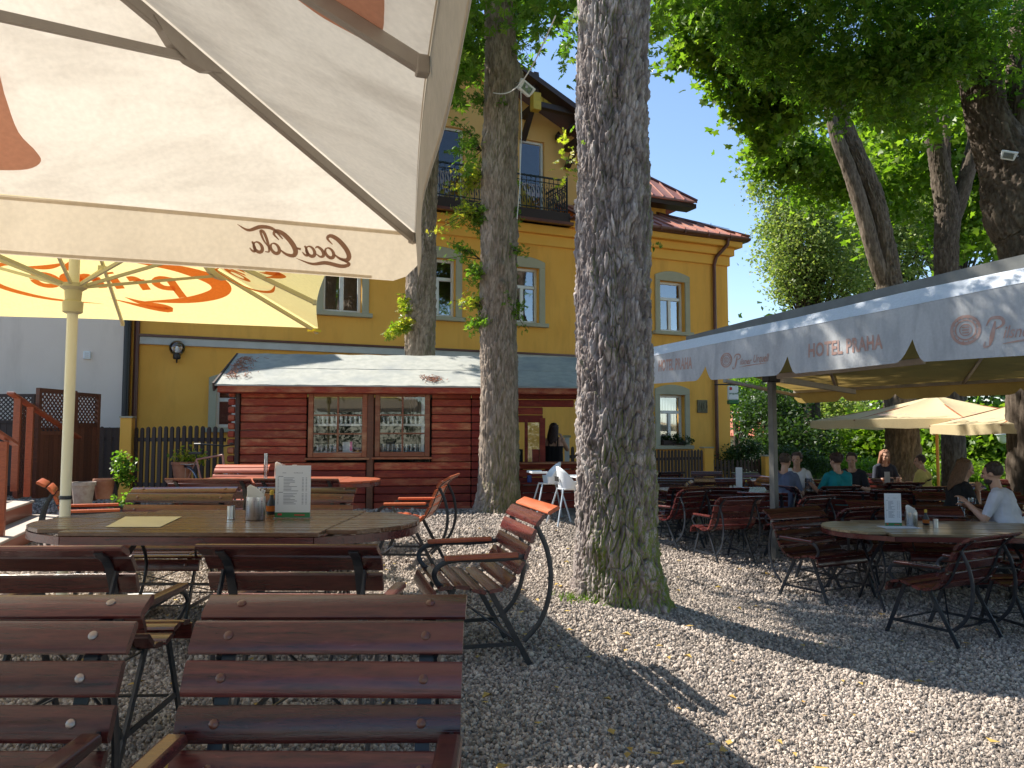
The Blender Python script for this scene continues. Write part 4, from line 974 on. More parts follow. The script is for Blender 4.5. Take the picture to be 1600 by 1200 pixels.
def valance_strip(a, b_, h, m, par, nwave=5, seed=0, out=0.0, flare=.02):
    n = 60; V = []
    for k in range(n + 1):
        g = k / n; p = a.lerp(b_, g); w = cen - p; w.z = 0; w.normalize(); edge = 4 * g * (1 - g)
        p = p + w * .06 * edge
        for r_, f in enumerate((0, .33, .66, 1)):
            hh = h
            d = min(g, 1 - g) * (b_ - a).length
            if d < .12: hh = h * (.62 + .38 * math.sin(d / .12 * math.pi / 2))     # rounded flap next to the corner
            V.append(p - w * (flare * f + .012 * math.sin(g * 14 + seed) * f) - Vector((0, 0, hh * f)))
    mb = MB(); mb.add(V, [(4 * k + j, 4 * k + j + 1, 4 * k + j + 5, 4 * k + j + 4) for k in range(n) for j in range(3)]); return place(mb, 'valance', m, par, B0, smooth=True)
HV = .255
for k in range(4): valance_strip(c[order[k]], c[order[(k + 1) % 4]], HV, M['cream_val'], t, seed=k * 2)
def rib_set(mids_in=.06, wr=.028, hr=.045, m='rib', hubz=2.35, strutf=.52, pole_r=.03, par=t):
    mids = {('FR', 'NR'): 0, ('NR', 'NL'): 0, ('NL', 'FL'): 0, ('FL', 'FR'): 0}
    ends = [(c[k] * 1, True) for k in order] + [(((c[a] + c[b_]) / 2), False) for a, b_ in mids]
    for e, corner in ends:
        w = (e - cen); w.z = 0; e2 = e - w.normalized() * (.02 if corner else mids_in + .02) ; e2.z += 0
        lo = Vector((0, 0, -.035))
        mb = MB(); s = ap.lerp(e2, .03) + lo * 1.2; mb.bar(s, e2 + lo, wr, hr); mb.box(e2 + lo, (wr * 1.3, wr * 1.3, hr * 1.2), rz=math.atan2(w.y, w.x))
        rb = place(mb, 'rib', M[m], par, B0, bevel=.004)
        j = ap.lerp(e2, strutf) + lo * 2.2
        mb = MB(); mb.bar(Vector((cen.x, cen.y, hubz)) + w.normalized() * .05, j, wr * .75, hr * .65); st = place(mb, 'strut', M[m], rb, B0)
        mb = MB(); d = (e2 - ap).normalized()
        if corner:
            L = .15
            mb.prism([(-L, 0), (-L * .5, -.05), (0, -.062), (L * .5, -.045), (L, 0)], lambda a_, b__, tt: j - lo * 1.2 + d * a_ + Vector((0, 0, b__ - .0)) + d.cross(Vector((0, 0, 1))).normalized() * tt, -.019, .019)
        else: mb.box(j, (.05, .05, .05))
        place(mb, 'joint_plate', M[m], rb, B0)
rib_set(hubz=2.30)
for k in range(4):
    a_, b_ = c[order[k]], c[order[(k + 1) % 4]]; mb = MB(); V = []; n_ = 50
    for i in range(n_ + 1):
        g = i / n_; p = a_.lerp(b_, g); w = cen - p; w.z = 0; w.normalize(); e = 4 * g * (1 - g)
        q = p + w * (.06 * e + .006); V += [q + Vector((0, 0, -.004)), q + Vector((0, 0, -.022)) - w * .002]
    mb.add(V, [(2 * i, 2 * i + 2, 2 * i + 3, 2 * i + 1) for i in range(n_)])
    V = []
    for i in range(3, n_ - 2):
        g = i / n_; p = a_.lerp(b_, g); w = cen - p; w.z = 0; w.normalize(); e = 4 * g * (1 - g)
        q = p + w * .06 * e - w * (.02 * .95 + .012 * math.sin(g * 14 + k * 2) * .95) + w * .003; V += [q - Vector((0, 0, HV * .93)), q - Vector((0, 0, HV * .985))]
    mb.add(V, [(2 * i, 2 * i + 2, 2 * i + 3, 2 * i + 1) for i in range(len(V) // 2 - 1)])
    place(mb, 'hem', M['cream_val'], t, B0)
mb = MB(); mb.tube([(cen.x, cen.y, gz(cen.x, cen.y)), (cen.x, cen.y, ap.z)], .032, n=14); place(mb, 'pole', M['pole'], t, B0, smooth=True)
mb = MB(); mb.lathe([(.05, -.06), (.08, -.05), (.08, .02), (.05, .04)], 16, (cen.x, cen.y, 2.3)); place(mb, 'hub', M['rib'], t, B0, smooth=True)
mb = MB(); mb.box((cen.x, cen.y, gz(cen.x, cen.y) + .05), (.6, .6, .09)); place(mb, 'base_slab', M['band'], t, B0, bevel=.01)
# printed shapes on the two panels in view
def on_panel(poly, A, Bb, nm='brown_print', m='brown_print', lift=.012, w=None):
    V = [plane_hit(u, v, ap, A, Bb, lift) for u, v in poly]
    mb = MB(); n = len(V); cc = sum(V, Vector()) / n; mb.add(V + [cc], [(i, (i + 1) % n, n) for i in range(n)]); return place(mb, nm, M[m], t, B0)
on_panel([(p[0], p[1]) for p in sp2([(-60, 60), (-10, 95), (8, 150), (28, 205), (55, 235), (64, 252), (45, 264), (0, 266), (-60, 262)], 30)], c['FR'], c['FL'], lift=.05)
on_panel([(p[0], p[1]) for p in sp2([(455, -8), (500, 25), (545, 50), (575, 64), (594, 55), (600, 30), (592, -20), (520, -40)], 30)], c['FR'], c['NR'], lift=.04)
va = c['FR']; vb = c['FL']; vd = (vb - va).normalized()
def val_fn(a, b_):          # a: metres along the far side from the corner; b: metres below the edge
    g = a / 3.7; e = 4 * g * (1 - g); w = cen - (va + vd * a); w.z = 0; w.normalize(); f = -b_ / HV
    return va + vd * a + w * .06 * e - w * (.02 * f + .012 * math.sin((1 - g) * 14 + 6) * f) + w * .012 + Vector((0, 0, b_))
mb = MB(); S = cola_strokes(); fnv = lambda x, y: val_fn(x, y)
# width 160 px at about 3.8 m = .5 m; the print reads reversed from inside
put_strokes(mb, S, fnv, .315, -.165, .0545, .052, shear=.25, wmul=1.35)
place(mb, 'lettering', M['logo_print'], t, B0)

# ================================================================== YELLOW UMBRELLA
zE = 2.27
FRy = at_z(497, 513, zE)
e_r2 = Vector((math.sin(R(16)), -math.cos(R(16)), 0)); e_f2 = Vector((-math.cos(R(16)), -math.sin(R(16)), 0))
t, c, cen, ap = umbrella('yellow_umbrella', 'square yellow canvas umbrella with orange lettering on a cream pole beside the stair', (FRy.x, FRy.y), e_r2, e_f2, 1.685, zE, 3.0, None, None, None, 0, 0, None)
B0 = t.location.copy()
canopy(M['yellow'], par=t)
def rib_y():
    rib_set(mids_in=.06, wr=.022, hr=.034, m='rib_y', hubz=2.27, strutf=.5, par=t)
rib_y()
gb_ = gz(cen.x, cen.y)
mb = MB(); mb.tube([(cen.x, cen.y, gb_), (cen.x, cen.y, ap.z - .05)], .034, n=16); place(mb, 'pole', M['pole'], t, B0, smooth=True)
mb = MB(); mb.lathe([(.042, -.13), (.062, -.12), (.065, -.05), (.05, -.04), (.055, .03), (.085, .05), (.085, .075), (.05, .08)], 16, (cen.x, cen.y, 2.21)); place(mb, 'hub', M['rib_y'], t, B0, smooth=True)
mb = MB(); mb.lathe([(.0395, -.012), (.0415, -.006), (.0415, .006), (.0395, .012)], 16, (cen.x, cen.y, .83)); place(mb, 'joint_ring', M['iron'], t, B0)
mb = MB(); mb.box((cen.x + .1, cen.y, gb_ + .05), (.85, .85, .09), rz=R(16)); place(mb, 'base_slab', M['band'], t, B0, bevel=.012)
for k in order:
    w = (cen - c[k]); w.z = 0; w.normalize(); p = c[k] + w * .05 + Vector((0, 0, -.03)); mb = MB(); mb.box(p, (.09, .09, .02), rz=math.atan2(w.y, w.x)); place(mb, 'corner_tab', mat('yellow strap', (.75, .6, .02), rough=.6) if k == 'FR' else bpy.data.materials['yellow strap'], t, B0)
def ypanel_fn(A, Bb, lift=.03):
    d = (Bb - A).normalized(); midp = (A + Bb) / 2; up = (ap - midp).normalized(); n = d.cross(up)
    if n.z > 0: n = -n
    return lambda x, y: midp + d * x + up * y + n * (lift + .03 * 0)
S = primo_strokes()
mb = MB(); fn = ypanel_fn(c['FL'], c['FR'], .05)     # reads mirrored from below
put_strokes(mb, S, lambda x, y: fn(-x, y), -.56, .60, .165, .165, wmul=1.15); place(mb, 'lettering', M['orange_print'], t, B0)
mb = MB(); fn2 = ypanel_fn(c['FR'], c['NR'], .05)
put_strokes(mb, S, lambda x, y: fn2(-x, y), -.56, .62, .165, .165); place(mb, 'lettering', M['orange_print'], t, B0)
# small crank tag and hanging strut tip
p = at_y(172, 500, (c['FL'].y + c['FR'].y) / 2 - .1)
# ================================================================== AWNING (pavilion)
t = thing('awning_pavilion', 'long weathered grey awning with scalloped lettered valance on steel posts', 'awning')
VA = Vector((4.16, 6.24, 0)); VB = Vector((1.62, 9.94, 0)); VD = (VB - VA).normalized(); VN = Vector((-VD.y, VD.x, 0))
if VN.y > 0: VN = -VN            # towards the camera
if VN.x > 0: VN = -VN
VA = VA - VD * 3.2
LV = (VB - VA).length
def vpix(u, v, off=0.):
    d = ray(u, v); o = VA - VN * off - Vector((0, 0, CAMZ)); tt = o.dot(VN) / d.dot(VN); p = d * tt; q = p - (VA - VN * off)
    return q.dot(VD), p.z + CAMZ
ft = lambda s, pts: float(np.interp(s, [p[0] for p in pts], [p[1] for p in pts]))
TOPP = sorted(vpix(u, v) for u, v in ((1016, 557), (1240, 513), (1420, 478), (1600, 441)))
BOTP = sorted(vpix(u, v) for u, v in ((1016, 600), (1140, 592), (1225, 586), (1400, 568), (1600, 556)))
TOPP = [(0, TOPP[0][1])] + TOPP + [(LV, TOPP[-1][1])]; BOTP = [(0, BOTP[0][1])] + BOTP + [(LV, BOTP[-1][1])]
def vz(s, f): a = ft(s, TOPP); b_ = ft(s, BOTP); return a + (b_ - a) * f
notches = [vpix(u, v)[0] for u, v in ((1103, 590), (1232, 575), (1428, 560))]
gap_ = (notches[1] - notches[2]) if len(notches) > 2 else 1.5
nn = sorted(notches); step = nn[1] - nn[0]
while nn[0] - step > 0: nn = [nn[0] - step] + nn
bounds = [0] + nn + [LV]
VF = lambda s, z, o=0.: VA + VD * s - VN * o + Vector((0, 0, z))
for i in range(len(bounds) - 1):
    a, b_ = bounds[i], bounds[i + 1]; mb = MB(); n = 40; V = []
    for k in range(n + 1):
        s = a + (b_ - a) * k / n; d0 = s - a; d1 = b_ - s
        # far end of each flap (towards b) leans, near end is cut straight as in the photograph
        fr_ = 1.0
        if d1 < .10: fr_ = .60 + .40 * math.sin(min(1, d1 / .10) * math.pi / 2)
        if d0 < .16: fr_ = min(fr_, .60 + .40 * math.sin(min(1, d0 / .16) * math.pi / 2))
        for f in (0, .3, .6, 1):
            V.append(VF(s, vz(s, f * fr_), .012 * math.sin(s * 7) * f * fr_ - .02 * f * fr_))
    mb.add(V, [(4 * k + j, 4 * k + 4 + j, 4 * k + 5 + j, 4 * k + 1 + j) for k in range(n) for j in range(3)])
    fl = mb.obj('valance_flap', M['awn'], t, smooth=True)
def vtext(kind, u0, u1, v0, v1):
    """u0..u1 from left to right in the picture: left is the far end"""
    sA, zA = vpix(u0, v0); sB, zB = vpix(u1, v1)
    w = sA - sB
    f0 = lambda x, y: (lambda s_, fz: VF(s_, vz(s_, 1) + y, .012 * math.sin(s_ * 7) * fz - .02 * fz - .004))(sA - x, 1 - y / max(.1, ft(sA - x, TOPP) - vz(sA - x, 1)))
    mb = MB(); return mb, f0, w
for (u0, u1) in ((1030, 1083), (1266, 1383)):
    mb, f0, w = vtext('h', u0, u1, 590, 590); put_text(mb, 'HOTEL PRAHA', f0, 0, .155, w, .135, bold=.03, space=1.05); mb.obj('lettering', M['awn_text'], t)
for (u0, u1) in ((1128, 1203), (1490, 1700)):
    mb, f0, w = vtext('p', u0, u1, 580, 580); pilsner(mb, f0, 0, .14, w * 1.0); mb.obj('lettering', M['awn_text'], t)
# white gutter strip above the valance and near roof slope up to the dark beam
RB = [(1078, 528), (1200, 497), (1400, 450), (1600, 402)]
OFFB = 1.4
beamp = sorted(vpix(u, v, OFFB) for u, v in RB); beamp = [(0, beamp[0][1])] + beamp
s_be = beamp[-1][0]
W1 = sorted(vpix(u, v, .12) for u, v in ((1016, 543), (1240, 497), (1420, 455), (1600, 418))); W1 = [(0, W1[0][1])] + W1 + [(LV, W1[-1][1])]
mb = MB(); n = 40; V = []
for k in range(n + 1):
    s = LV * k / n; V += [VF(s, ft(s, TOPP) + .0, -.004), VF(s, ft(s, W1), .12)]
mb.add(V, [(2 * k, 2 * k + 2, 2 * k + 3, 2 * k + 1) for k in range(n)]); mb.obj('front_rail_cover', M['awn_white'], t, smooth=True)
mb = MB(); V = []
for k in range(n + 1):
    s = LV * k / n; sb = min(s, s_be); V += [VF(s, ft(s, W1) + .002, .125)]
    for f in (.33, .66, 1.): V.append(VF(s + (sb - s) * f, (ft(s, W1) * (1 - f) + (ft(sb, beamp) - .12) * f) - .05 * math.sin(math.pi * f) , .125 + (OFFB - .13) * f))
mb.add(V, [(4 * k + j, 4 * k + 4 + j, 4 * k + 5 + j, 4 * k + 1 + j) for k in range(n) for j in range(3)]); mb.obj('roof_canvas', M['awn_white'], t, smooth=True)
mb = MB()
for k in range(20):
    s0 = s_be * k / 20; s1 = s_be * (k + 1) / 20; mb.bar(VF(s0, ft(s0, beamp) - .05, OFFB), VF(s1, ft(s1, beamp) - .05, OFFB), .16, .13)
mb.obj('ridge_beam', M['post'], t)
# far half: canvas lining down to the rear valance, seen from below
FAs, FAz = 6.85, None
def fpt(u, v, y): return at_y(u, v, y)
F1 = at_y(1241, 612, 15.6); F2 = at_y(1600, 593, 12.5); FD = (F2 - F1).normalized(); F3 = F1 + FD * 9
mb = MB(); n = 30; V = []
ridge0 = VF(s_be, ft(s_be, beamp) - .1, OFFB)
for k in range(n + 1):
    f = k / n; s = LV * (1 - f) if False else s_be * (1 - f); p = VF(s, ft(s, beamp) - .13, OFFB + .02); q = F1.lerp(F3, f) + Vector((0, 0, .02))
    for g in (0, .25, .5, .75, 1): V.append(p.lerp(q, g) - Vector((0, 0, .06 * math.sin(math.pi * g))))
mb.add(V, [(5 * k + j, 5 * k + 5 + j, 5 * k + 6 + j, 5 * k + 1 + j) for k in range(n) for j in range(4)]); mb.obj('rear_canvas', M['awn_ochre'], t, smooth=True)
# lining below the near canvas (what one sees under the front edge)
mb = MB(); V = []
for k in range(n + 1):
    s = LV * k / n; sb = min(s, s_be)
    for g in (0, .5, 1): V.append(VF(s, ft(s, TOPP) - .03, .15).lerp(VF(sb, ft(sb, beamp) - .2, OFFB - .1), g))
mb.add(V, [(3 * k + j, 3 * k + 3 + j, 3 * k + 4 + j, 3 * k + 1 + j) for k in range(n) for j in range(2)]); mb.obj('canvas_lining', M['awn_ochre'], t, smooth=True)
segs = 9
for i in range(segs):
    a = i / segs; b_ = (i + 1) / segs; mb = MB(); V = []; nk = 12
    for k in range(nk + 1):
        f = a + (b_ - a) * k / nk; p = F1.lerp(F3, f); e = min(k, nk - k); h = .24 if e > 1 else (.14 if e == 0 else .22)
        V += [p, p - Vector((0, 0, h))]
    mb.add(V, [(2 * k, 2 * k + 2, 2 * k + 3, 2 * k + 1) for k in range(nk)]); mb.obj('rear_valance_flap', M['awn_ochre'], t)
mb = MB(); mb.bar(F1 + Vector((0, 0, .0)), F3, .08, .06); mb.obj('rear_rail', M['rib'], t)
# folding arms and posts
def arm(p, q, w=.05, h=.07, m='rib', nm='arm'):
    mb = MB(); mb.bar(p, q, w, h); return mb.obj(nm, M[m], t, bevel=.006)
sp0 = vpix(1207, 590, .3)[0]
P0 = at_y(1208, 600, 8.6); 
zt = 2.0
arm(at_y(1222, 593, 8.7), at_y(1335, 612, 11.5)); arm(at_y(1132, 595, 13.2), at_y(1248, 619, 15.4), .06, .06)
arm(at_y(1215, 588, 8.7), VF(vpix(1440, 560, .3)[0], 1.95, .35), .05, .06); arm(F1.lerp(F3, .1), VF(s_be * .75, ft(s_be * .7, beamp) - .25, OFFB), .05, .06)
arm(F1.lerp(F3, .35), VF(s_be * .45, ft(s_be * .45, beamp) - .25, OFFB), .05, .06)
for (u, yy, zz) in ((1208, 10.2, 2.03),):
    p = at_y(u, 700, yy); mb = MB(); g_ = gz(p.x, p.y)
    mb.box((p.x, p.y, (g_ + zz) / 2), (.085, .085, zz - g_), rz=R(35)); mb.box((p.x, p.y, g_ + .01), (.22, .22, .02), rz=R(35)); mb.obj('post', M['post'], t, bevel=.006)
    mb = MB(); mb.box((p.x, p.y, zz - .03), (.26, .12, .10), rz=R(35)); mb.obj('bracket', M['black'], t, bevel=.01)
p = VF(.6, 0, OFFB); 
for s in (.6, s_be * .52):
    p = VF(s, 0, OFFB + .1); mb = MB(); zz = ft(s, beamp) - .15; g_ = gz(p.x, p.y)
    if s < 1: mb.box((p.x, p.y, (g_ + zz) / 2), (.085, .085, zz - g_), rz=R(35)); mb.obj('post', M['post'], t)
# ================================================================== FAR CREAM UMBRELLAS
def small_umb(u, v_ap, u0, u1, v_e, d, label, text, rot=0.):
    cx = xat(u, d); zA = at_y(u, v_ap, d).z; half = (u1 - u0) / 2 / FPX * d; zE = at_y(u, v_e, d).z
    t = thing('sun_umbrella', label, 'umbrella', (cx, d, gz(cx, d)), 0, 'cream umbrellas beyond the awning'); b0 = t.location
    A = Vector((cx, d, zA)); n = 8; E = []
    for k in range(n): a = R(22.5 + 45 * k + rot); E.append(Vector((cx + half * 1.06 * math.cos(a), d + half * 1.06 * math.sin(a), zE)))
    for k in range(n):
        p, q = E[k], E[(k + 1) % n]; mb = MB(); V = []; m_ = 8
        for i in range(m_ + 1):
            for j in range(m_ + 1):
                f = i / m_; g = j / m_; w = p.lerp(q, g); x = A.lerp(w, f); x.z -= .10 * math.sin(math.pi * f) * (.4 + .6 * 4 * g * (1 - g)) - .0; V.append(x + (A - w) * Vector((1, 1, 0)).length * 0)
        mb.add(V, [(i * (m_ + 1) + j, (i + 1) * (m_ + 1) + j, (i + 1) * (m_ + 1) + j + 1, i * (m_ + 1) + j + 1) for i in range(m_) for j in range(m_)])
        mb.add([p, q, q - Vector((0, 0, .16)), p.lerp(q, .5) - Vector((0, 0, .2)), p - Vector((0, 0, .16))], [(0, 1, 2, 3, 4)])
        place(mb, 'canopy_panel', M['umb'], t, b0, smooth=True)
        mb = MB(); mb.bar(A - Vector((0, 0, .07)), p - Vector((0, 0, .02)), .03, .03); rb = place(mb, 'rib', M['frame_w'], t, b0)
        mb = MB(); mb.bar(Vector((cx, d, zA - .55)), A.lerp(p, .5) - Vector((0, 0, .15)), .025, .03); place(mb, 'strut', M['frame_w'], rb, b0)
    mb = MB(); mb.tube([(cx, d, gz(cx, d)), (cx, d, zA + .05)], .035, n=10); place(mb, 'pole', mat('golden wood pole', (.55, .27, .06), rough=.5), t, b0)
    mb = MB(); mb.lathe([(.04, -.05), (.07, -.04), (.07, .04), (.04, .05)], 12, (cx, d, zA - .55)); place(mb, 'hub', M['frame_w'], t, b0)
    for k in range(n):   # lettering on the sloping panels that face the camera
        p, q = E[k], E[(k + 1) % n]; m_ = (p + q) / 2
        if m_.y > d + .2: continue
        dd = (q - p).normalized(); up = (A - m_).normalized(); nn_ = dd.cross(up)
        if nn_.z < 0: nn_ = -nn_
        mb = MB(); wv = (q - p).length * .62
        pilsner(mb, lambda x, y: m_ + dd * (x - wv / 2) + up * (y + .16) + nn_ * .03 + Vector((0, 0, -.10 * math.sin(math.pi * min(1, (y + .16) / (A - m_).length * 1.0)))) + nn_ * .04, 0, 0, wv)
        place(mb, 'lettering', M['awn_text'], t, b0)
small_umb(1457, 618, 1283, 1630, 657, 17.5, 'cream umbrella on a golden wooden pole behind the diners in the park', '', 4)
small_umb(1640, 612, 1470, 1810, 664, 14.5, 'cream lettered umbrella at the right edge, in front of the other cream umbrella', '', 12)
# ================================================================== CHAIRS
PROF = [(.30, .355), (.265, .425), (.15, .442), (.02, .412), (-.09, .425), (-.165, .495), (-.215, .595), (-.255, .695), (-.305, .785), (-.40, .845)]
_pp = spline(PROF, 240); _sl = np.concatenate([[0], np.cumsum(np.hypot(*np.diff(_pp, axis=0).T))])
def prof_at(s):
    y = np.interp(s, _sl, _pp[:, 0]); z = np.interp(s, _sl, _pp[:, 1]); e = .01
    dy = np.interp(s + e, _sl, _pp[:, 0]) - np.interp(s - e, _sl, _pp[:, 0]); dz = np.interp(s + e, _sl, _pp[:, 1]) - np.interp(s - e, _sl, _pp[:, 1])
    return y, z, math.atan2(dz, dy)
NS = 11
SL = [.035 + k * (_sl[-1] - .07) / (NS - 1) for k in range(NS)]
_slat = {}
def slat_mesh(w, m):
    k = (round(w, 3), m)
    if k not in _slat:
        b = MB(); h, t_ = .077, .021
        b.prism([(-h / 2, -t_ / 2 + .006), (-h / 2 + .006, -t_ / 2), (h / 2 - .006, -t_ / 2), (h / 2, -t_ / 2 + .006), (h / 2, t_ / 2 - .007), (h / 2 - .009, t_ / 2), (-h / 2 + .009, t_ / 2), (-h / 2, t_ / 2 - .007)], lambda a, c_, x: (x, a, c_), -w / 2, w / 2)
        _slat[k] = b.mesh('slat', M[m], True)
    return _slat[k]
_bolt = {}
def bolt_mesh(m):
    if m not in _bolt:
        b = MB(); b.lathe([(.011, 0), (.0105, .003), (.007, .0055), (.0, .006)], 10, cap=False); _bolt[m] = b.mesh('bolt', M[m], True)
    return _bolt[m]
def make_chair(w=.65, m='slat', bolts=None, top=None, name='garden_chair'):
    t = thing(name, 'x', 'chair')
    hx = w / 2 - .085
    for i, s in enumerate(SL):
        y, z, a = prof_at(s)
        # local frame: slat width along the profile, +normal towards the sitter
        mm = (top or m) if i == NS - 1 else m
        o = mobj('slat', slat_mesh(w, mm), t, (random.uniform(-.003, .003), y, z)); o.rotation_euler = (a + math.pi + random.uniform(-.03, .03), random.uniform(-.006, .006), 0)
        # the profile runs front -> back top; sitter side normal
        if bolts:
            for sx in (-1, 1):
                bo = mobj('bolt', bolt_mesh(bolts), o, (sx * (hx), 0, .0105))
    bands = []
    for sx in (-1, 1):
        b = MB(); n = 26; V = []
        for k in range(n):
            s = .02 + (_sl[-1] - .04) * k / (n - 1); y, z, a = prof_at(s); nrm = (-math.sin(a), math.cos(a))   # under side
            for (dx, off) in ((-.016, .012), (.016, .012), (.016, .018), (-.016, .018)): V.append((sx * hx + dx, y + nrm[0] * off, z + nrm[1] * off))
        b.add(V, [(4 * k + j, 4 * k + (j + 1) % 4, 4 * k + 4 + (j + 1) % 4, 4 * k + 4 + j) for k in range(n - 1) for j in range(4)] + [(3, 2, 1, 0), (4 * n - 4, 4 * n - 3, 4 * n - 2, 4 * n - 1)])
        b.obj('frame_strap', M['iron'], t)
        X = sx * (hx + .022)
        b = MB(); b.bar((X, .17, .425), (X, .345, .0), .03, .012, up=(1, 0, 0)); b.obj('leg', M['iron'], t)
        b = MB(); b.bar((X, -.03, .40), (X, -.25, .0), .03, .012, up=(1, 0, 0)); b.obj('leg', M['iron'], t)
        b = MB(); b.bar((X, .30, .115), (X, -.195, .115), .022, .008, up=(1, 0, 0)); b.obj('side_rail', M['iron'], t)
        xa = sx * (w / 2 - .02)
        P = spline([(-.22, .585), (-.05, .576), (.16, .58), (.245, .558), (.28, .51), (.25, .45), (.18, .42)], 26)
        b = MB(); b.tube([(xa - sx * .045 * max(0, (k - 16) / 10), p[0], p[1]) for k, p in enumerate(P)], .01, n=6, flat=(.013, .006), up=(1, 0, 0)); b.obj('arm_bar', M['iron'], t, smooth=True)
        P = spline([(-.29, .74), (-.345, .62), (-.37, .48), (-.355, .34), (-.305, .22), (-.215, .125)], 22)
        b = MB(); b.tube([(X, p[0], p[1]) for p in P], .01, n=6, flat=(.013, .006), up=(1, 0, 0)); b.obj('rear_bow', M['iron'], t, smooth=True)
        b = MB(); b.prism([(-.026, -.012), (.026, -.012), (.026, .006), (.018, .012), (-.018, .012), (-.026, .006)], lambda a_, c_, y: (xa + a_, y, .596 + c_ - .02 * max(0, y - .1) * 2), -.17, .225)
        b.obj('armrest', M[top or m], t, bevel=.003)
    b = MB(); b.bar((-hx, .26, .12), (hx, .26, .12), .02, .007); b.bar((-hx, -.17, .12), (hx, -.17, .12), .02, .007); b.bar((-hx, .2, .37), (hx, -.17, .13), .012, .006); b.bar((hx, .2, .37), (-hx, -.17, .13), .012, .006); b.obj('cross_brace', M['iron'], t)
    return t
PROTO = {}
def chair(u, v, d, rot, label, w=.65, m='slat', bolts=None, top=None, group='slatted garden chairs', tx=None, jit=None, dz=0.):
    """centre of the backrest top at photo column u, distance d; rot 0 faces away from the camera, 180 faces it"""
    k = (w, m, bolts, top)
    if k not in PROTO: PROTO[k] = t = make_chair(w, m, bolts, top)
    else: t = copy_tree(PROTO[k])
    a = R(rot); ty = d; x = xat(u, d) if tx is None else tx
    off = Matrix.Rotation(a, 3, 'Z') @ Vector((0, -.36, 0))
    px_, py_ = x - off.x, ty - off.y
    t.location = (px_, py_, gz(px_, py_) + .012 + dz); t.rotation_euler = (0, 0, a + R((jit or 0)))
    t['label'] = label; t['category'] = 'chair'; t['group'] = group
    return t
G1 = 'slatted garden chairs'
chair(531, 940, 1.86, 180, 'nearest dark red slatted garden chair in the middle foreground, facing the camera', bolts='bolt_red', w=.62)
chair(0, 0, 1.86, 180.5, 'nearest garden chair at the left edge with bright steel bolts in its slats', bolts='bolt', tx=-1.20)
chair(458, 848, 2.80, -1.5, 'garden chair seen from behind before the near table, in the middle of the picture')
chair(0, 0, 2.76, 2, 'garden chair seen from behind at the left edge before the near table', tx=-1.70)
chair(295, 757, 5.75, 180, 'glossy brown chair across the near table, left of the menu card', w=.78, bolts='bolt_red')
chair(481, 757, 5.75, 180, 'glossy brown chair across the near table, behind the menu card', w=.76, bolts='bolt_red')
chair(333, 745, 6.95, 1, 'brown chair back to back behind the left chair across the near table', w=.76)
chair(468, 745, 6.95, 0, 'brown chair back to back behind the chair with the menu card', w=.76)
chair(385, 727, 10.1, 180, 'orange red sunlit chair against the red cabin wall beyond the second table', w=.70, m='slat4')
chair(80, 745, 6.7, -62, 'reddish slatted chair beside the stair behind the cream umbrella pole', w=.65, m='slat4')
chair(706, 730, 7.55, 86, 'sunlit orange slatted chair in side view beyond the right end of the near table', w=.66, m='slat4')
chair(835, 780, 4.55, 104, 'brown slatted chair in side view with a sunlit orange top slat', w=.70, top='slat4')
# right hand group
chair(1152, 776, 9.6, 18, 'dark chair seen from behind, nearest the thick trunk beside the left table under the awning')
chair(1232, 790, 8.2, -152, 'dark chair turned to the camera and right, between the two tables under the awning', w=.82)
chair(1535, 822, 6.0, 30, 'large dark chair with pale red slat ends tucked under the right table', w=.72)
chair(1660, 822, 6.0, 8, 'dark chair cut by the right edge of the picture at the right table')
chair(1362, 785, 9.1, 176, 'dark chair with a worn slat end behind the right table, left of the menu card', w=.7)
chair(1075, 770, 11.2, 5, 'dark chair half hidden by the thick trunk at the left table under the awning')
chair(1052, 750, 13.9, 172, 'dark chair facing the camera directly right of the thick trunk')
chair(1140, 748, 13.8, 183, 'dark chair facing the camera behind the tall menu card of the left table')
chair(1310, 770, 10.6, -25, 'dark red chair leaning over behind the woman in teal')
chair(1455, 790, 10.4, 172, 'dark chair under the black dressed woman', w=.62)
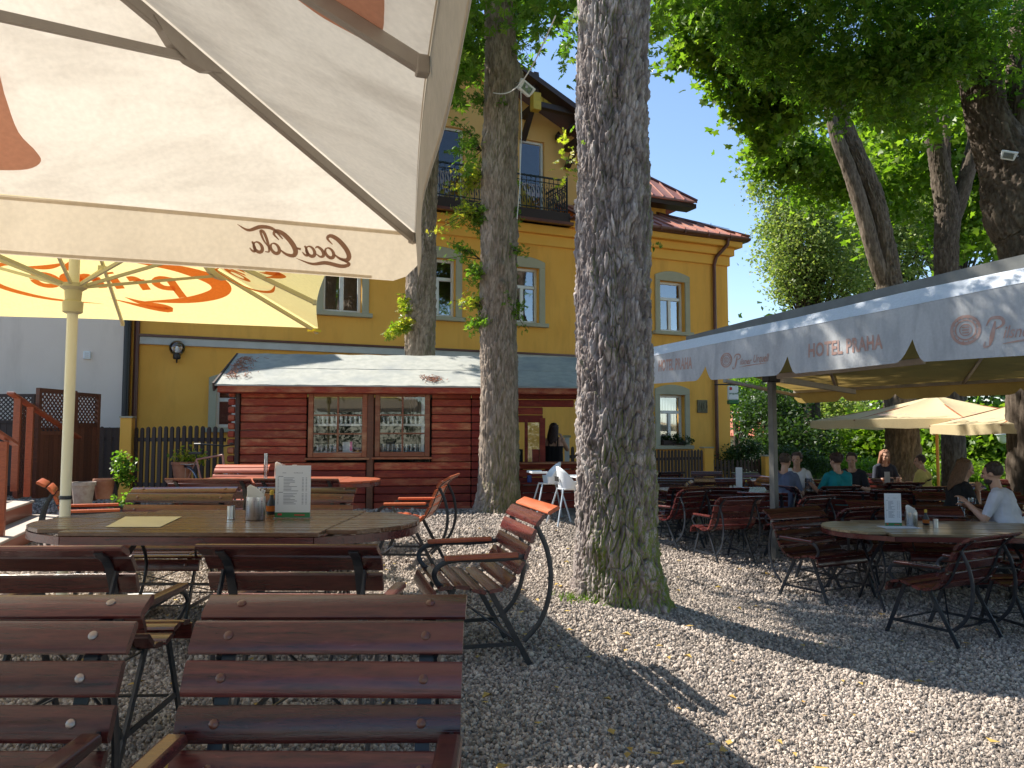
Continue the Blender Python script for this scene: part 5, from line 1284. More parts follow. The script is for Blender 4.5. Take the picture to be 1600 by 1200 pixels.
FARL = [(1045, 16.2, 20, 'dark far chair by the picket fence, right beside the thick trunk'), (1100, 16.4, 170, 'dark far chair by the picket fence below the window sill plants'), (1160, 16.0, -160, 'dark far chair before the fence below the brown downpipe'),
        (1195, 14.3, 100, 'dark far chair in side view left of the grey awning post'), (1212, 11.9, -60, 'dark chair carrying the person in the grey blue shirt'), (1248, 13.5, 165, 'dark chair carrying the man in the white shirt by the jug'),
        (1306, 11.7, 10, 'dark chair carrying the person in teal'), (1372, 15.6, 180, 'dark far chair carrying the woman in front of the sunlit hedge'), (1340, 13.8, 175, 'dark far chair behind the person in teal'),
        (1405, 12.6, 5, 'dark far chair in front of the broad sunlit trunk'), (1443, 13.9, 60, 'dark far chair carrying the person in the yellow top'), (1590, 8.35, 62, 'dark chair carrying the man in the white shirt at the right edge'),
        (1500, 12.5, 200, 'dark far chair behind the red glass'), (1560, 13.5, 175, 'dark far chair behind the man in the white shirt'), (1075, 12.6, 80, 'dark chair in side view at the left end of the left awning table'),
        (1275, 9.9, 30, 'dark chair right of the grey awning post behind the middle chair'), (1390, 10.8, -20, 'dark chair between the right table menu and the broad trunk'), (1540, 10.6, 150, 'dark chair across the table from the man in the white shirt'),
        (1440, 8.4, 165, 'dark chair directly behind the napkin holder of the right table'), (1540, 8.6, 178, 'dark chair across the right table below the red glass'), 
        (1130, 11.4, -8, 'dark chair tucked in front of the left table menu card'), (1340, 8.3, 28, 'dark chair behind the left end of the right table, seen from behind'), (1185, 10.4, -20, 'dark chair just left of the grey awning post at the left table'), (1085, 10.6, 35, 'dark chair between the thick trunk and the left table legs'), (1290, 12.8, -150, 'dark far chair at the feet of the person in teal'), (1440, 11.6, 15, 'dark chair between menu card and broad trunk in the middle rows'), (1600, 9.9, 170, 'dark chair at the right edge across from the man in white'), (1230, 15.3, 180, 'dark far chair behind the white shirted man')]
for u, d, r_, l in FARL:
    chair(u, 0, d, r_, l)
# ================================================================== TABLES
def table(name, label, cx, cy, L, W, rot, m, zt=.75, nb=11, edge='slat'):
    g = gz(cx, cy); t = thing(name, label, 'table', (cx, cy, g), R(rot), 'slatted garden tables')
    def hx(y):          # half length of the outline at width y : long octagon with rounded ends
        f = abs(y) / (W / 2); return L / 2 - .38 * W * (f ** 2.6)
    bw = W / nb
    for k in range(nb):
        y0 = -W / 2 + k * bw + .006; y1 = y0 + bw - .012
        a0, a1 = hx(y0), hx(y1); zz = zt + random.uniform(-.0015, .0015)
        xs = L / 2 - .42
        for (p, q) in (((-1, 1), 0),):
            b = MB(); poly = [(-a0, y0), (a0, y0), (a1, y1), (-a1, y1)]
            # main board, then the two short end boards split by a joint
            for (x0, x1) in ((-9, -xs - .004), (-xs + .004, xs - .004), (xs + .004, 9)):
                pl = [(max(-a0, x0), y0), (min(a0, x1), y0), (min(a1, x1), y1), (max(-a1, x0), y1)]
                if pl[1][0] - pl[0][0] < .03 or pl[2][0] - pl[3][0] < .03: continue
                b = MB(); b.prism(pl, lambda a, c_, z: (a, c_, z), zz - .024, zz); b.obj('board', M[m], t, bevel=.003)
    b = MB(); n = 40; yy = [W / 2 * math.sin(-math.pi / 2 + math.pi * k / n) for k in range(n + 1)]
    pts = [(hx(y) - .01, y) for y in yy] + [(-hx(y) + .01, y) for y in reversed(yy)]; pts.append(pts[0])
    for i in range(len(pts) - 1):
        p, q = Vector((*pts[i], zt - .046)), Vector((*pts[i + 1], zt - .046))
        if (p - q).length > 1e-4: b.bar(p, q, .022, .042)
    b.obj('edge_rim', M[edge], t)
    for sx in (-1, 1):
        b = MB(); X = sx * (L / 2 - .42)
        for sy in (-1, 1):
            P = spline([(sy * W * .34, zt - .07), (sy * W * .10, zt * .66), (-sy * .01, zt * .5), (-sy * W * .12, zt * .3), (-sy * W * .30, .01)], 16)
            b.tube([(X, p[0], p[1]) for p in P], .012, n=6, flat=(.018, .008), up=(1, 0, 0))
            P = spline([(sy * W * .20, zt - .07), (sy * W * .33, zt * .6), (sy * W * .27, zt * .32), (sy * W * .1, zt * .2)], 12)
            b.tube([(X, p[0], p[1]) for p in P], .010, n=6, flat=(.014, .006), up=(1, 0, 0))
        b.bar((X, -W * .4, zt - .05), (X, W * .4, zt - .05), .04, .02); b.obj('trestle', M['iron'], t, smooth=True)
    b = MB(); b.bar((-L / 2 + .42, 0, zt * .5), (L / 2 - .42, 0, zt * .5), .03, .012); b.obj('stretcher', M['iron'], t)
    return t
tc1 = at_z(357, 815, .75)
TB1 = table('garden_table', 'near oval slatted brown table reflecting the yellow umbrella, with placemat and menu', tc1.x - .02, 4.58, 2.22, 1.16, -1.5, 'slat2')
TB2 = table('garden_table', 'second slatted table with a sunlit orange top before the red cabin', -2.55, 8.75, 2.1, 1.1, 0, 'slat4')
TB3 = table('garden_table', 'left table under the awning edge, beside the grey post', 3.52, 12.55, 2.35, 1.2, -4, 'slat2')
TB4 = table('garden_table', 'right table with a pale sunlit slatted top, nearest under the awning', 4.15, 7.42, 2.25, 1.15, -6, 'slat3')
TB5 = table('garden_table', 'table between the white shirted man and the person in teal', 4.75, 12.6, 1.3, .9, 10, 'slat2', nb=9)
TB6 = table('garden_table', 'far table before the woman facing the camera', 6.4, 14.5, 1.9, 1.0, 0, 'slat2', nb=9)
TB7 = table('garden_table', 'table between the black dressed woman and the man in the white shirt', 5.35, 8.95, 1.5, 1.0, 20, 'slat2', nb=9)
TB8 = table('garden_table', 'far table beside the picket fence under the sill plants', 4.1, 15.2, 1.9, 1.0, 8, 'slat2', nb=9)
# ================================================================== TABLE WARE
def cutlery(x, y, z, rot, label):
    t = thing('cutlery_holder', label, 'holder', (x, y, z), rot, 'perforated cutlery holders')
    h = .135; r = .056
    b = MB(); b.lathe([(r * .96, 0), (r, .003), (r, h), (r - .003, h), (r - .003, .004)], 30); b.obj('cup', M['steel'], t, smooth=True)
    b = MB()
    for i in range(16):
        if i % 4 == 3: continue
        a = 2 * math.pi * i / 16
        for j in range(7):
            z_ = .028 + j * .0135; c_ = Vector((math.cos(a), math.sin(a), 0)); tt = Vector((-c_.y, c_.x, 0)); p = c_ * (r + .0006) + Vector((0, 0, z_)); q = .0033
            b.add([p + (tt * math.cos(k) + Vector((0, 0, 1)) * math.sin(k)) * q for k in np.linspace(0, 5.236, 6)], [tuple(range(6))])
    b.obj('perforation', M['hole'], t)
    b = MB(); b.prism([(-.048, .03), (-.048, .195), (-.03, .207), (.0, .19), (.048, .15), (.048, .03)], lambda a, c_, yy: (a, yy, c_), -.02, .0); b.prism([(-.046, .03), (-.04, .2), (.02, .17), (.047, .145), (.047, .03)], lambda a, c_, yy: (a, yy, c_), .004, .012)
    b.obj('napkin', M['napkin'], t, bevel=.004)
    for k in range(5):
        b = MB(); a = .6 + k * .5; x0, y0 = .03 * math.cos(a), .02 + .015 * math.sin(a)
        b.tube([(x0, y0, .01), (x0 * 1.25 + .01, y0 * 1.2, .15), (x0 * 1.3 + .012, y0 * 1.3, .172 + .006 * k)], [.003, .004, .008], n=6); b.obj('fork' if k % 2 else 'knife', M['steel'], t, smooth=True)
    return t
def menu(x, y, z, rot, w, h, label, printed=True, foot=True):
    t = thing('menu_card', label, 'menu', (x, y, z), rot, 'menu cards standing on the tables')
    b = MB(); b.box((0, 0, h / 2 + .004), (w, .004, h)); b.obj('card', M['paper'], t)
    if foot: b = MB(); b.box((0, 0, .002), (w * 1.02, .05, .004)); b.obj('stand', M['tumbler'], t)
    if printed:
        b = MB(); f = lambda a, c_: (a, -.0028, c_)
        r = random.Random(3); put_text(b, 'MENU', f, -w * .30, h * .86, w * .1, .006); put_text(b, 'Obed', f, w * .02, h * .86, w * .25, .006)
        zz = h * .80; k = 0
        while zz > h * .26:
            k += 1; n_ = r.uniform(.16, .42)
            if k in (1, 12): b.box((-w * .35, -.0026, zz), (w * .14, .0006, .003))
            else:
                b.box((-w * .22 + w * n_ / 2 - .01, -.0026, zz), (w * n_, .0006, .0026)); b.box((w * .28, -.0026, zz), (w * .05, .0006, .0026)); b.box((w * .38, -.0026, zz), (w * .04, .0006, .0026)); b.box((-w * .42, -.0026, zz), (w * .03, .0006, .0026))
            zz -= h * .028
        b.obj('print', M['ink'], t)
        b = MB(); b.box((0, -.0028, h * .055), (w, .0008, h * .10)); b.obj('green_strip', M['green_print'], t)
        b = MB(); b.box((-w * .36, -.0036, h * .065), (w * .12, .0006, h * .035)); b.box((w * .2, -.0036, h * .055), (w * .3, .0006, h * .02)); b.obj('emblem', M['red_print'], t)
    return t
def shaker(x, y, z, label):
    t = thing('toothpick_holder', label, 'holder', (x, y, z), 0, 'small steel holders'); b = MB(); b.lathe([(.023, 0), (.0235, .078), (.021, .078), (.021, .01)], 20); b.obj('tube', M['steel'], t, smooth=True)
    b = MB(); b.lathe([(.0, .01), (.021, .011)], 20, cap=False); b.obj('floor', M['hole'], t); return t
def sauce(x, y, z, label):
    t = thing('sauce_bottle', label, 'bottle', (x, y, z), 0, 'dark sauce bottles'); b = MB(); b.lathe([(.028, 0), (.03, .004), (.03, .06), (.012, .10), (.011, .12)], 14); b.obj('bottle_body', M['black'], t, smooth=True)
    b = MB(); b.lathe([(.013, .12), (.013, .145), (.006, .15)], 12); b.obj('cap', M['yellowboard'], t); b = MB(); b.lathe([(.0305, .018), (.0305, .052)], 14, cap=False); b.obj('sticker', M['orange_print'], t); return t
ZT = .752
p = at_z(399, 812, ZT); cutlery(p.x, p.y, ZT, R(10), 'perforated steel cup with a folded napkin, left of the near menu card')
p = at_z(361, 811, ZT); shaker(p.x, p.y, ZT, 'small plain steel tube left of the perforated cup on the near table')
p = at_z(424, 803, ZT); sauce(p.x, p.y, ZT, 'dark sauce bottle half hidden between napkin cup and near menu card')
p = at_z(457, 809, ZT); menu(p.x, p.y, ZT, R(-2), .215, .31, 'white printed menu card with a green foot on the near table')
P = [at_z(u, v, ZT + .003) for u, v in ((165, 823), (196, 807), (284, 807), (250, 823))]
t_ = thing('placemat', 'beige paper placemat lying on the left half of the near table', 'placemat', P[0]); b = MB(); b.add([q - P[0] for q in P] + [q - P[0] - Vector((0, 0, .002)) for q in P], [(0, 1, 2, 3), (7, 6, 5, 4), (0, 4, 5, 1), (1, 5, 6, 2), (2, 6, 7, 3), (3, 7, 4, 0)]); b.obj('sheet', M['placemat'], t_)
zT = gz(-2.55, 8.75) + ZT
p = at_y(437, 740, 8.45); cutlery(p.x, p.y, zT, 0, 'steel cutlery cup with napkins on the second table before the cabin')
t_ = thing('tall_glass', 'tall slim glass vase on the second table left of the cutlery cup', 'vase', (at_y(415, 740, 8.4).x, 8.4, zT)); b = MB(); b.lathe([(.045, 0), (.04, .01), (.02, .03), (.022, .30), (.019, .30), (.017, .04)], 14); b.obj('body', M['tumbler'], t_, smooth=True); b = MB(); b.lathe([(.046, 0), (.046, .004)], 14); b.obj('foot', M['paper'], t_)
t_ = thing('napkin_stand', 'small yellowish wooden stand on the second table right of the cutlery cup', 'stand', (at_y(460, 740, 8.5).x, 8.5, zT)); b = MB(); b.box((0, 0, .07), (.07, .05, .14)); b.obj('block', M['yellowboard'], t_, bevel=.004); b = MB(); b.box((0, 0, .15), (.05, .01, .04)); b.obj('napkin', M['napkin'], t_)
z4 = gz(4.15, 7.42) + ZT
def on4(u, v): return at_z(u, v, z4)
p = on4(1396, 822); menu(p.x, p.y, z4, R(-5), .155, .31, 'white menu card on the right table in front of the dark chairs')
p = on4(1424, 822); cutlery(p.x, p.y, z4, R(-10), 'perforated steel cup with a white napkin on the right table')
p = on4(1462, 824); shaker(p.x, p.y, z4, 'small steel tube rightmost on the right table')
p = on4(1447, 820); sauce(p.x, p.y, z4, 'dark sauce bottle behind the perforated cup on the right table')
p = on4(1405, 824); t_ = thing('blue_placemat', 'bluish paper mat under the menu card of the right table', 'placemat', (p.x, p.y, z4)); b = MB(); b.box((0, 0, .002), (.34, .2, .003)); b.obj('sheet', M['paper'], t_)
z3 = gz(3.52, 12.55) + ZT
p = at_y(1155, 760, 12.3); menu(p.x, p.y, z3, R(-20), .10, .36, 'narrow white menu card on the left table near the awning post', printed=False)
p = at_y(1142, 768, 12.2); shaker(p.x, p.y, z3, 'small steel tube left of the narrow menu card'); p = at_y(1146, 768, 12.25); shaker(p.x + .02, p.y, z3, 'second small steel tube next to the narrow menu card')
p = at_y(1166, 760, 12.5); sauce(p.x, p.y, z3, 'dark sauce bottle right of the narrow menu card')
z6 = gz(6.4, 14.5) + ZT; p = at_y(1386, 740, 14.2); menu(p.x, p.y, z6, 0, .10, .2, 'tiny white card on the far table before the broad trunk', printed=False)
z5 = gz(4.75, 12.6) + ZT; p = at_y(1263, 740, 12.3)
t_ = thing('glass_jug', 'clear glass mug on the table before the person in teal', 'mug', (p.x, p.y, z5)); b = MB(); b.lathe([(.055, 0), (.055, .19), (.05, .19), (.048, .01)], 16); b.obj('body', M['tumbler'], t_, smooth=True); b = MB(); b.tube([(.05, 0, .16), (.09, 0, .14), (.09, 0, .07), (.05, 0, .05)], .008, n=6); b.obj('handle', M['tumbler'], t_)
z7 = gz(5.35, 8.95) + ZT; p = at_y(1517, 760, 8.7)
t_ = thing('red_drink', 'glass with a bright red drink between the two diners at right', 'glass', (p.x, p.y, z7)); b = MB(); b.lathe([(.036, .004), (.04, .13), (.0, .13)], 16); b.obj('red_liquid', mat('red syrup', (.75, .02, .02), rough=.2, coat=.5), t_, smooth=True); b = MB(); b.lathe([(.04, 0), (.046, .17), (.044, .17), (.038, .006)], 16); b.obj('glass', M['tumbler'], t_, smooth=True)
p = at_y(1500, 760, 8.8); t_ = thing('clear_glass', 'empty clear glass left of the red drink', 'glass', (p.x, p.y, z7)); b = MB(); b.lathe([(.036, 0), (.042, .18), (.04, .18), (.034, .006)], 16); b.obj('body', M['tumbler'], t_, smooth=True); b = MB(); b.lathe([(.037, 0), (.037, .005)], 16); b.obj('foot', M['tumbler'], t_)
for q_, nm in (((-.2, .05), 'white plate with food before the black dressed woman'), ((.25, -.2), 'white plate before the man in the white shirt')):
    t_ = thing('plate', nm, 'plate', (5.35 + q_[0], 8.95 + q_[1], z7)); b = MB(); b.lathe([(.07, 0), (.12, .015), (.125, .018), (.07, .006)], 24); b.obj('dish', M['white'], t_, smooth=True)
    b = MB(); b.lathe([(.06, .006), (.05, .035), (.0, .045)], 10); b.obj('food', M['napkin'], t_, smooth=True)
# ================================================================== TREES
def trunk_mesh(name, path, mat_, nu=160, dz=.02, cells=34, cellh=.20, depth=.018, seed=0, flare=None, lobes=0., knots=()):
    """path rows x,y,z,r ; fissured plates pushed out of a swept tube"""
    P = np.asarray(path, float); L = np.sum(np.linalg.norm(np.diff(P[:, :3], axis=0), axis=1)); n = max(8, int(L / dz)); Q = spline(P, n)
    s = np.concatenate([[0], np.cumsum(np.linalg.norm(np.diff(Q[:, :3], axis=0), axis=1))])
    T = np.gradient(Q[:, :3], axis=0); T /= np.linalg.norm(T, axis=1)[:, None]
    Nn = np.zeros((n, 3)); v = np.array([1., 0, 0]); 
    for i in range(n):
        v = v - T[i] * v.dot(T[i]); v /= np.linalg.norm(v); Nn[i] = v
    Bn = np.cross(T, Nn); th = np.linspace(0, 2 * np.pi, nu, endpoint=False)
    TH, SS = np.meshgrid(th, s); r = Q[:, 3][:, None]; cx, sx = np.cos(TH), np.sin(TH)
    wx = vnoise(cx * 3 + seed, sx * 3, SS * 3.1, seed) + .5 * vnoise(cx * 9 + seed, sx * 9, SS * 7, seed + 2); wy = vnoise(cx * 5, sx * 5 + seed, SS * 6, seed + 3)
    X = TH / (2 * np.pi) * cells + wx * .9 + wy * .35; Y = SS / cellh + wy * .5 + wx * .8
    f1, f2, cid, dyc = worley(X, Y, cells, seed); g = np.clip((f2 - f1) / .16, 0, 1); g = g * g * (3 - 2 * g)
    X2 = X * 2; f1b, f2b, cidb, _ = worley(X * 2, Y * 2.3 + 7, cells * 2, seed + 50); g2 = np.clip((f2b - f1b) / .3, 0, 1)
    fine = vnoise(cx * 22 * 1, sx * 22, SS * 26, seed + 9) * .5 + vnoise(cx * 45, sx * 45, SS * 60, seed + 19) * .35
    big = vnoise(cx * 1.3 + 5, sx * 1.3, SS * .9, seed + 29) * .05 + vnoise(cx * 2.6, sx * 2.6, SS * 2.2, seed + 31) * .03
    rg = 1 - np.abs(vnoise(cx * 9 + wx * .4, sx * 9, SS * 3.0 + wy * .5, seed + 61)) * 2.2; fur = np.clip(rg, 0, 1) ** 2
    fl2 = vnoise(cx * 16 + wy, sx * 16, SS * 11, seed + 71)
    D = depth * (g * (.35 + .75 * cid) + .30 * g2 * (.4 + cidb) + .75 * fine + .9 * g * cid * dyc - .75 * fur + .45 * fl2) 
    Rr = r * (1 + big) + D - depth
    if flare:
        zz = SS; fl = flare * np.exp(-zz / .16) + flare * .35 * np.exp(-zz / .5)
        Rr = Rr * (1 + fl * (1 + lobes * np.sin(TH * 4 + seed) + lobes * .7 * np.sin(TH * 7 + 2 * seed)))
    for (ks, kt, kr, kh) in knots:
        dd = ((SS - ks) / kr) ** 2 + ((np.angle(np.exp(1j * (TH - kt))) * r) / kr) ** 2; Rr = Rr + kh * np.exp(-dd)
    V = Q[:, None, :3] + Rr[..., None] * (cx[..., None] * Nn[:, None] + sx[..., None] * Bn[:, None])
    i = np.arange(n - 1)[:, None] * nu; k = np.arange(nu)[None]; k2 = (k + 1) % nu
    F = np.stack([i + k, i + k2, i + nu + k2, i + nu + k], -1).reshape(-1, 4)
    tone = .12 + .22 * vnoise(cx * 1.7, sx * 1.7, SS * 1.3, seed + 91) + .55 * g * (.35 + .65 * cid) + .2 * g2 * cidb + .3 * fine + .18 * fl2
    return npmesh(name, V.reshape(-1, 3), F, mat_, True, {'rnd': np.clip(tone, 0, 1).ravel()})
# leaf templates: vertices (x along leaf, y across, z), faces as quads
def leaflet(L, W, droop=0., a=0., base=0.):
    P = [(0, 0, 0), (.35 * L, W * .32, .10 * W), (.72 * L, W * .5, .06 * W), (L, 0, -.1 * L), (.72 * L, -W * .5, .06 * W), (.35 * L, -W * .32, .10 * W), (.5 * L, 0, -.04 * L)]
    F = [(0, 6, 2, 1), (6, 3, 2, 2), (0, 5, 4, 6), (6, 4, 3, 3)]
    F = [(0, 6, 2, 1), (0, 5, 4, 6)]; T = [(6, 3, 2), (6, 4, 3)]
    ca, sa_ = math.cos(a), math.sin(a); V = []
    for x, y, z in P:
        z -= droop * (x / L) ** 2 * L; V.append((x * ca - y * sa_ + base * ca, x * sa_ + y * ca + base * sa_, z))
    return V, F, T
def tmpl(kind):
    V = []; F = []
    def add(v, f, t_):
        n = len(V); V.extend(v); F.extend([tuple(n + i for i in q) for q in f]); F.extend([tuple(n + i for i in (q[0], q[1], q[2], q[2])) for q in t_])
    if kind == 'palm':
        for a, l in ((0, 1), (48, .9), (-48, .9), (95, .68), (-95, .68)): add(*leaflet(l, .40, .30, R(a), .04))
    elif kind == 'palm5':
        for a, l in ((0, 1), (55, .85), (-55, .85)): add(*leaflet(l, .42, .25, R(a), .04))
    elif kind == 'maple':
        pts = []
        for k in range(10):
            a = R(-150 + 300 * k / 9); r_ = 1. if k % 2 else .55; pts.append((.15 + r_ * .8 * math.cos(a), r_ * .8 * math.sin(a), -.12 * r_))
        V.append((0, 0, 0)); V.extend(pts)
        F.extend([(0, i, i + 1, i + 2) for i in range(1, 9, 2)])
    else:
        V.extend([(0, 0, 0), (.5, .32, .06), (1, 0, -.1), (.5, -.32, .06)]); F.append((0, 1, 2, 3))
    return np.array(V), np.array(F)
TM = {k: tmpl(k) for k in ('palm', 'palm5', 'maple', 'oval')}
def leaves_mesh(name, P, size, kind, mat_, up=.6, tone=None, r=rng):
    """one mesh of many leaves; P centres, up = how much leaves lie flat"""
    V0, F0 = TM[kind]; n = len(P)
    d = r.normal(size=(n, 3)); d[:, 2] = d[:, 2] * .6 - .25; d /= np.linalg.norm(d, axis=1)[:, None]     # leaf axis, slightly hanging
    nrm = r.normal(size=(n, 3)) * (1 - up); nrm[:, 2] += up; nrm -= d * np.sum(nrm * d, 1)[:, None]; nrm /= np.linalg.norm(nrm, axis=1)[:, None] + 1e-9
    b = np.cross(nrm, d); s = size * r.uniform(.6, 1.25, n)
    V = P[:, None, :] + s[:, None, None] * (V0[None, :, 0:1] * d[:, None] + V0[None, :, 1:2] * b[:, None] + V0[None, :, 2:3] * nrm[:, None])
    F = F0[None] + (np.arange(n) * len(V0))[:, None, None]
    t_ = r.uniform(0, 1, n) if tone is None else np.clip(tone + r.normal(0, .18, n), 0, 1)
    # degenerate quads (triangles) are made of a doubled corner: validate() tidies them
    return npmesh(name, V.reshape(-1, 3), F.reshape(-1, 4), mat_, False, {'rnd': np.repeat(t_, len(V0))})
def clumps(c, rad, nc, nl, cr, r=rng, shell=.55, flat=.75):
    """leaf positions gathered in clumps spread through an ellipsoid"""
    d = r.normal(size=(nc, 3)); d /= np.linalg.norm(d, axis=1)[:, None]; q = (shell + (1 - shell) * r.random(nc)) [:, None]
    C = np.asarray(c) + d * q * np.asarray(rad); sc = r.uniform(.6, 1.3, nc)
    k = r.integers(0, nc, nl); o = r.normal(size=(nl, 3)) * cr * sc[k][:, None]; o[:, 2] *= flat
    return C[k] + o, C
def blob(u, v, d, ru, rv, rd=None):
    c = at_y(u, v, d); k = d / FPX; return np.array(c), np.array([ru * k, (rd if rd is not None else (ru + rv) / 2 * k), rv * k])
def branches(mb, root, C, r0=.05, r=random):
    root = Vector(root)
    for q in C:
        q = Vector(q); m_ = root.lerp(q, .55) + Vector((r.uniform(-.2, .2), r.uniform(-.2, .2), (q - root).length * .12))
        mb.tube([root, m_, q], [r0, r0 * .5, r0 * .14], n=5, caps=False)
def tree(name, label, group=None, loc=(0, 0, 0)): return thing(name, label, 'tree', loc, 0, group)
def crown(t, specs, m, kind, size, name='crown', up=.55):
    """specs: (centre, radii, clumps, leaves, clump radius)"""
    A = []; Cs = []
    for c, rad, nc, nl, cr in specs:
        p, C = clumps(c, rad, nc, nl, cr); A.append(p); Cs.append(C)
    P = np.concatenate(A) - np.array(t.location)
    o = mobj(name, leaves_mesh(name, P, size, kind, M[m], up), t, kind='stuff'); return Cs
def limb(t, pts, m, nm='limb', nu=40, dz=.06, cells=12, cellh=.25, depth=.012, seed=1, **k):
    P = np.array([[p[0] - t.location.x, p[1] - t.location.y, p[2] - t.location.z, p[3]] for p in pts])
    return mobj(nm, trunk_mesh(nm, P, M[m], nu, dz, cells, cellh, depth, seed, **k), t)
def pxpath(rows):
    """rows of u, v, distance, width in pixels"""
    o = []
    for u, v, d, w in rows: p = at_y(u, v, d); o.append((p.x, p.y, p.z, w / 2 / FPX * d))
    return o
# --- tree 1: thick trunk, centre of the picture
g1 = gz(.83, 6.25)
T1 = tree('chestnut_tree', 'thickest chestnut trunk with grey flaking bark and green moss in the middle of the gravel', 'old chestnut trees in the beer garden', (.85, 6.25, g1 - .05))
xx = lambda u, v, d: at_y(u, v, d).x
rows = [(.855, 6.25, g1 - .05, .335), (.845, 6.25, g1 + .5, .318), (xx(961, 600, 6.25), 6.25, 1.7, .312), (xx(957, 300, 6.25), 6.27, 3.3, .305), (xx(961, 0, 6.25), 6.3, 4.95, .30), (.95, 6.35, 6.6, .285), (.85, 6.45, 8.2, .25), (.6, 6.6, 10, .2)]
limb(T1, rows, 'bark1', 'trunk', nu=420, dz=.011, cells=36, cellh=.15, depth=.021, seed=4, flare=.20, lobes=.42, knots=[(2.05, -1.9, .07, .035), (3.1, -1.2, .09, .03), (1.3, -2.4, .06, .03), (4.0, -1.7, .10, -.03), (.5, -2.2, .12, .05), (.25, -1.1, .14, .05)])
mb = MB(); l1 = []
r_ = random.Random(5)
specs1 = [((1.0, 6.8, 9.6), (3.6, 2.8, 1.6), 60, 5200, .42), ((3.6, 8.0, 9.2), (2.6, 2.4, 1.4), 40, 3400, .4)]
Cs = crown(T1, specs1, 'leaf', 'palm5', .24, 'crown')
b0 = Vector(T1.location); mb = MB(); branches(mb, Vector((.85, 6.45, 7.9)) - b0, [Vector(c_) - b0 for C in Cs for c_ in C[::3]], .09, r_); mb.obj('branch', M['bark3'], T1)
# --- tree 2: thinner trunk with shoots
T2 = tree('chestnut_tree', 'slimmer brown chestnut trunk with leafy shoots, before the right part of the log cabin', 'old chestnut trees in the beer garden', (-.2, 12.4, gz(-.2, 12.4) - .05))
D2 = 12.4; gg = T2.location.z
rows = [(xx(777, 810, D2), D2, gg, .34), (xx(779, 740, D2), D2, gg + .5, .318), (xx(780, 600, D2), D2, at_y(780, 600, D2).z, .305), (xx(779, 500, D2), D2, at_y(0, 500, D2).z, .30), (xx(780, 380, D2), D2, at_y(0, 380, D2).z, .31), (xx(781, 250, D2), D2, at_y(0, 250, D2).z, .30), (xx(784, 120, D2), D2, at_y(0, 120, D2).z, .285), (xx(779, 0, D2), D2, at_y(0, 0, D2).z, .235), (-.2, 12.5, 9, .2), (-.3, 12.6, 11.5, .14)]
limb(T2, rows, 'bark2', 'trunk', nu=220, dz=.03, cells=36, cellh=.16, depth=.020, seed=9, flare=.22, lobes=.25, knots=[(at_y(0, 118, D2).z - gg, 0.1, .14, .09), (at_y(0, 640, D2).z - gg + 2.0, -1.4, .06, .05), (at_y(0, 420, D2).z - gg, -1.5, .07, .05), (at_y(0, 225, D2).z - gg, -2.6, .09, .06)])
mb = MB(); Cs = crown(T2, [((.4, 12.8, 10.9), (3.8, 2.8, 2.2), 70, 5200, .5), ((3.2, 11.6, 10.2), (2.6, 2.6, 1.5), 36, 2600, .45), ((-3.2, 11.0, 9.4), (1.7, 2.2, .9), 34, 2600, .34), ((-4.3, 10.0, 9.2), (1.3, 1.6, .6), 22, 1500, .28), ((-2.0, 13.6, 10.4), (1.6, 1.8, 1.4), 40, 3000, .45)], 'leaf', 'palm5', .25)
b0 = Vector(T2.location); branches(mb, Vector((-.25, 12.55, 9.3)) - b0, [Vector(c_) - b0 for C in Cs for c_ in C[::3]], .08, r_); mb.obj('branch', M['bark3'], T2)
def shoots(t, rows, m, size, kind='oval', D=12.4, name='leafy_shoot', seed=3):
    r = np.random.default_rng(seed); rr = random.Random(seed)
    for (u, v, ru, rv, n, mm, root) in rows:
        c = at_y(u, v, D); k = D / FPX; P = []; b = MB(); b0 = Vector(t.location)
        rt = at_y(root[0], root[1], D - .05)
        for i in range(max(3, n // 26)):
            tip = Vector((c.x + rr.gauss(0, .5) * ru * k, c.y + rr.gauss(0, .22), c.z + rr.gauss(0, .5) * rv * k))
            mid = rt.lerp(tip, .5) + Vector((rr.uniform(-.05, .05), rr.uniform(-.1, .0), .05 * rr.random()))
            b.tube([rt - b0, mid - b0, tip - b0], [.010, .006, .003], n=4, caps=False)
            for j in range(26):
                f = rr.uniform(.25, 1.05); q = rt.lerp(mid, f * 2) if f < .5 else mid.lerp(tip, (f - .5) * 2); P.append(q + Vector((rr.gauss(0, .05), rr.gauss(0, .06), rr.gauss(0, .05))))
        P = np.array(P) - np.array(b0)
        me = leaves_mesh(name, P, size, kind, M[mm], .45, r=r); s_ = mobj(name, me, t, kind='stuff'); b.obj('twig', M['bark3'], s_)
shoots(T2, [(795, 85, 22, 16, 90, 'leaf', (790, 95)), (738, 160, 24, 26, 120, 'leaf', (755, 160)), (728, 225, 30, 45, 260, 'leaf', (752, 235)), (722, 285, 30, 40, 420, 'leaf_yellow', (752, 275)), (716, 335, 28, 26, 300, 'leaf_yellow', (752, 330)), (742, 345, 26, 30, 260, 'leaf', (758, 345)), (805, 340, 20, 14, 100, 'leaf', (790, 345)), (805, 265, 16, 18, 90, 'leaf', (790, 270)), (712, 400, 24, 18, 150, 'leaf', (750, 405)), (742, 430, 24, 28, 260, 'leaf', (756, 430)), (792, 420, 22, 18, 110, 'leaf', (785, 420)), (812, 395, 16, 10, 60, 'leaf', (796, 395)), (728, 470, 20, 16, 150, 'leaf_yellow', (754, 480)), (752, 505, 26, 20, 260, 'leaf', (760, 505)), (808, 478, 18, 26, 180, 'leaf', (794, 480)), (790, 55, 26, 14, 70, 'leaf', (790, 60)), (790, 175, 22, 14, 80, 'leaf', (785, 175))], 'leaf', .078, 'palm5')
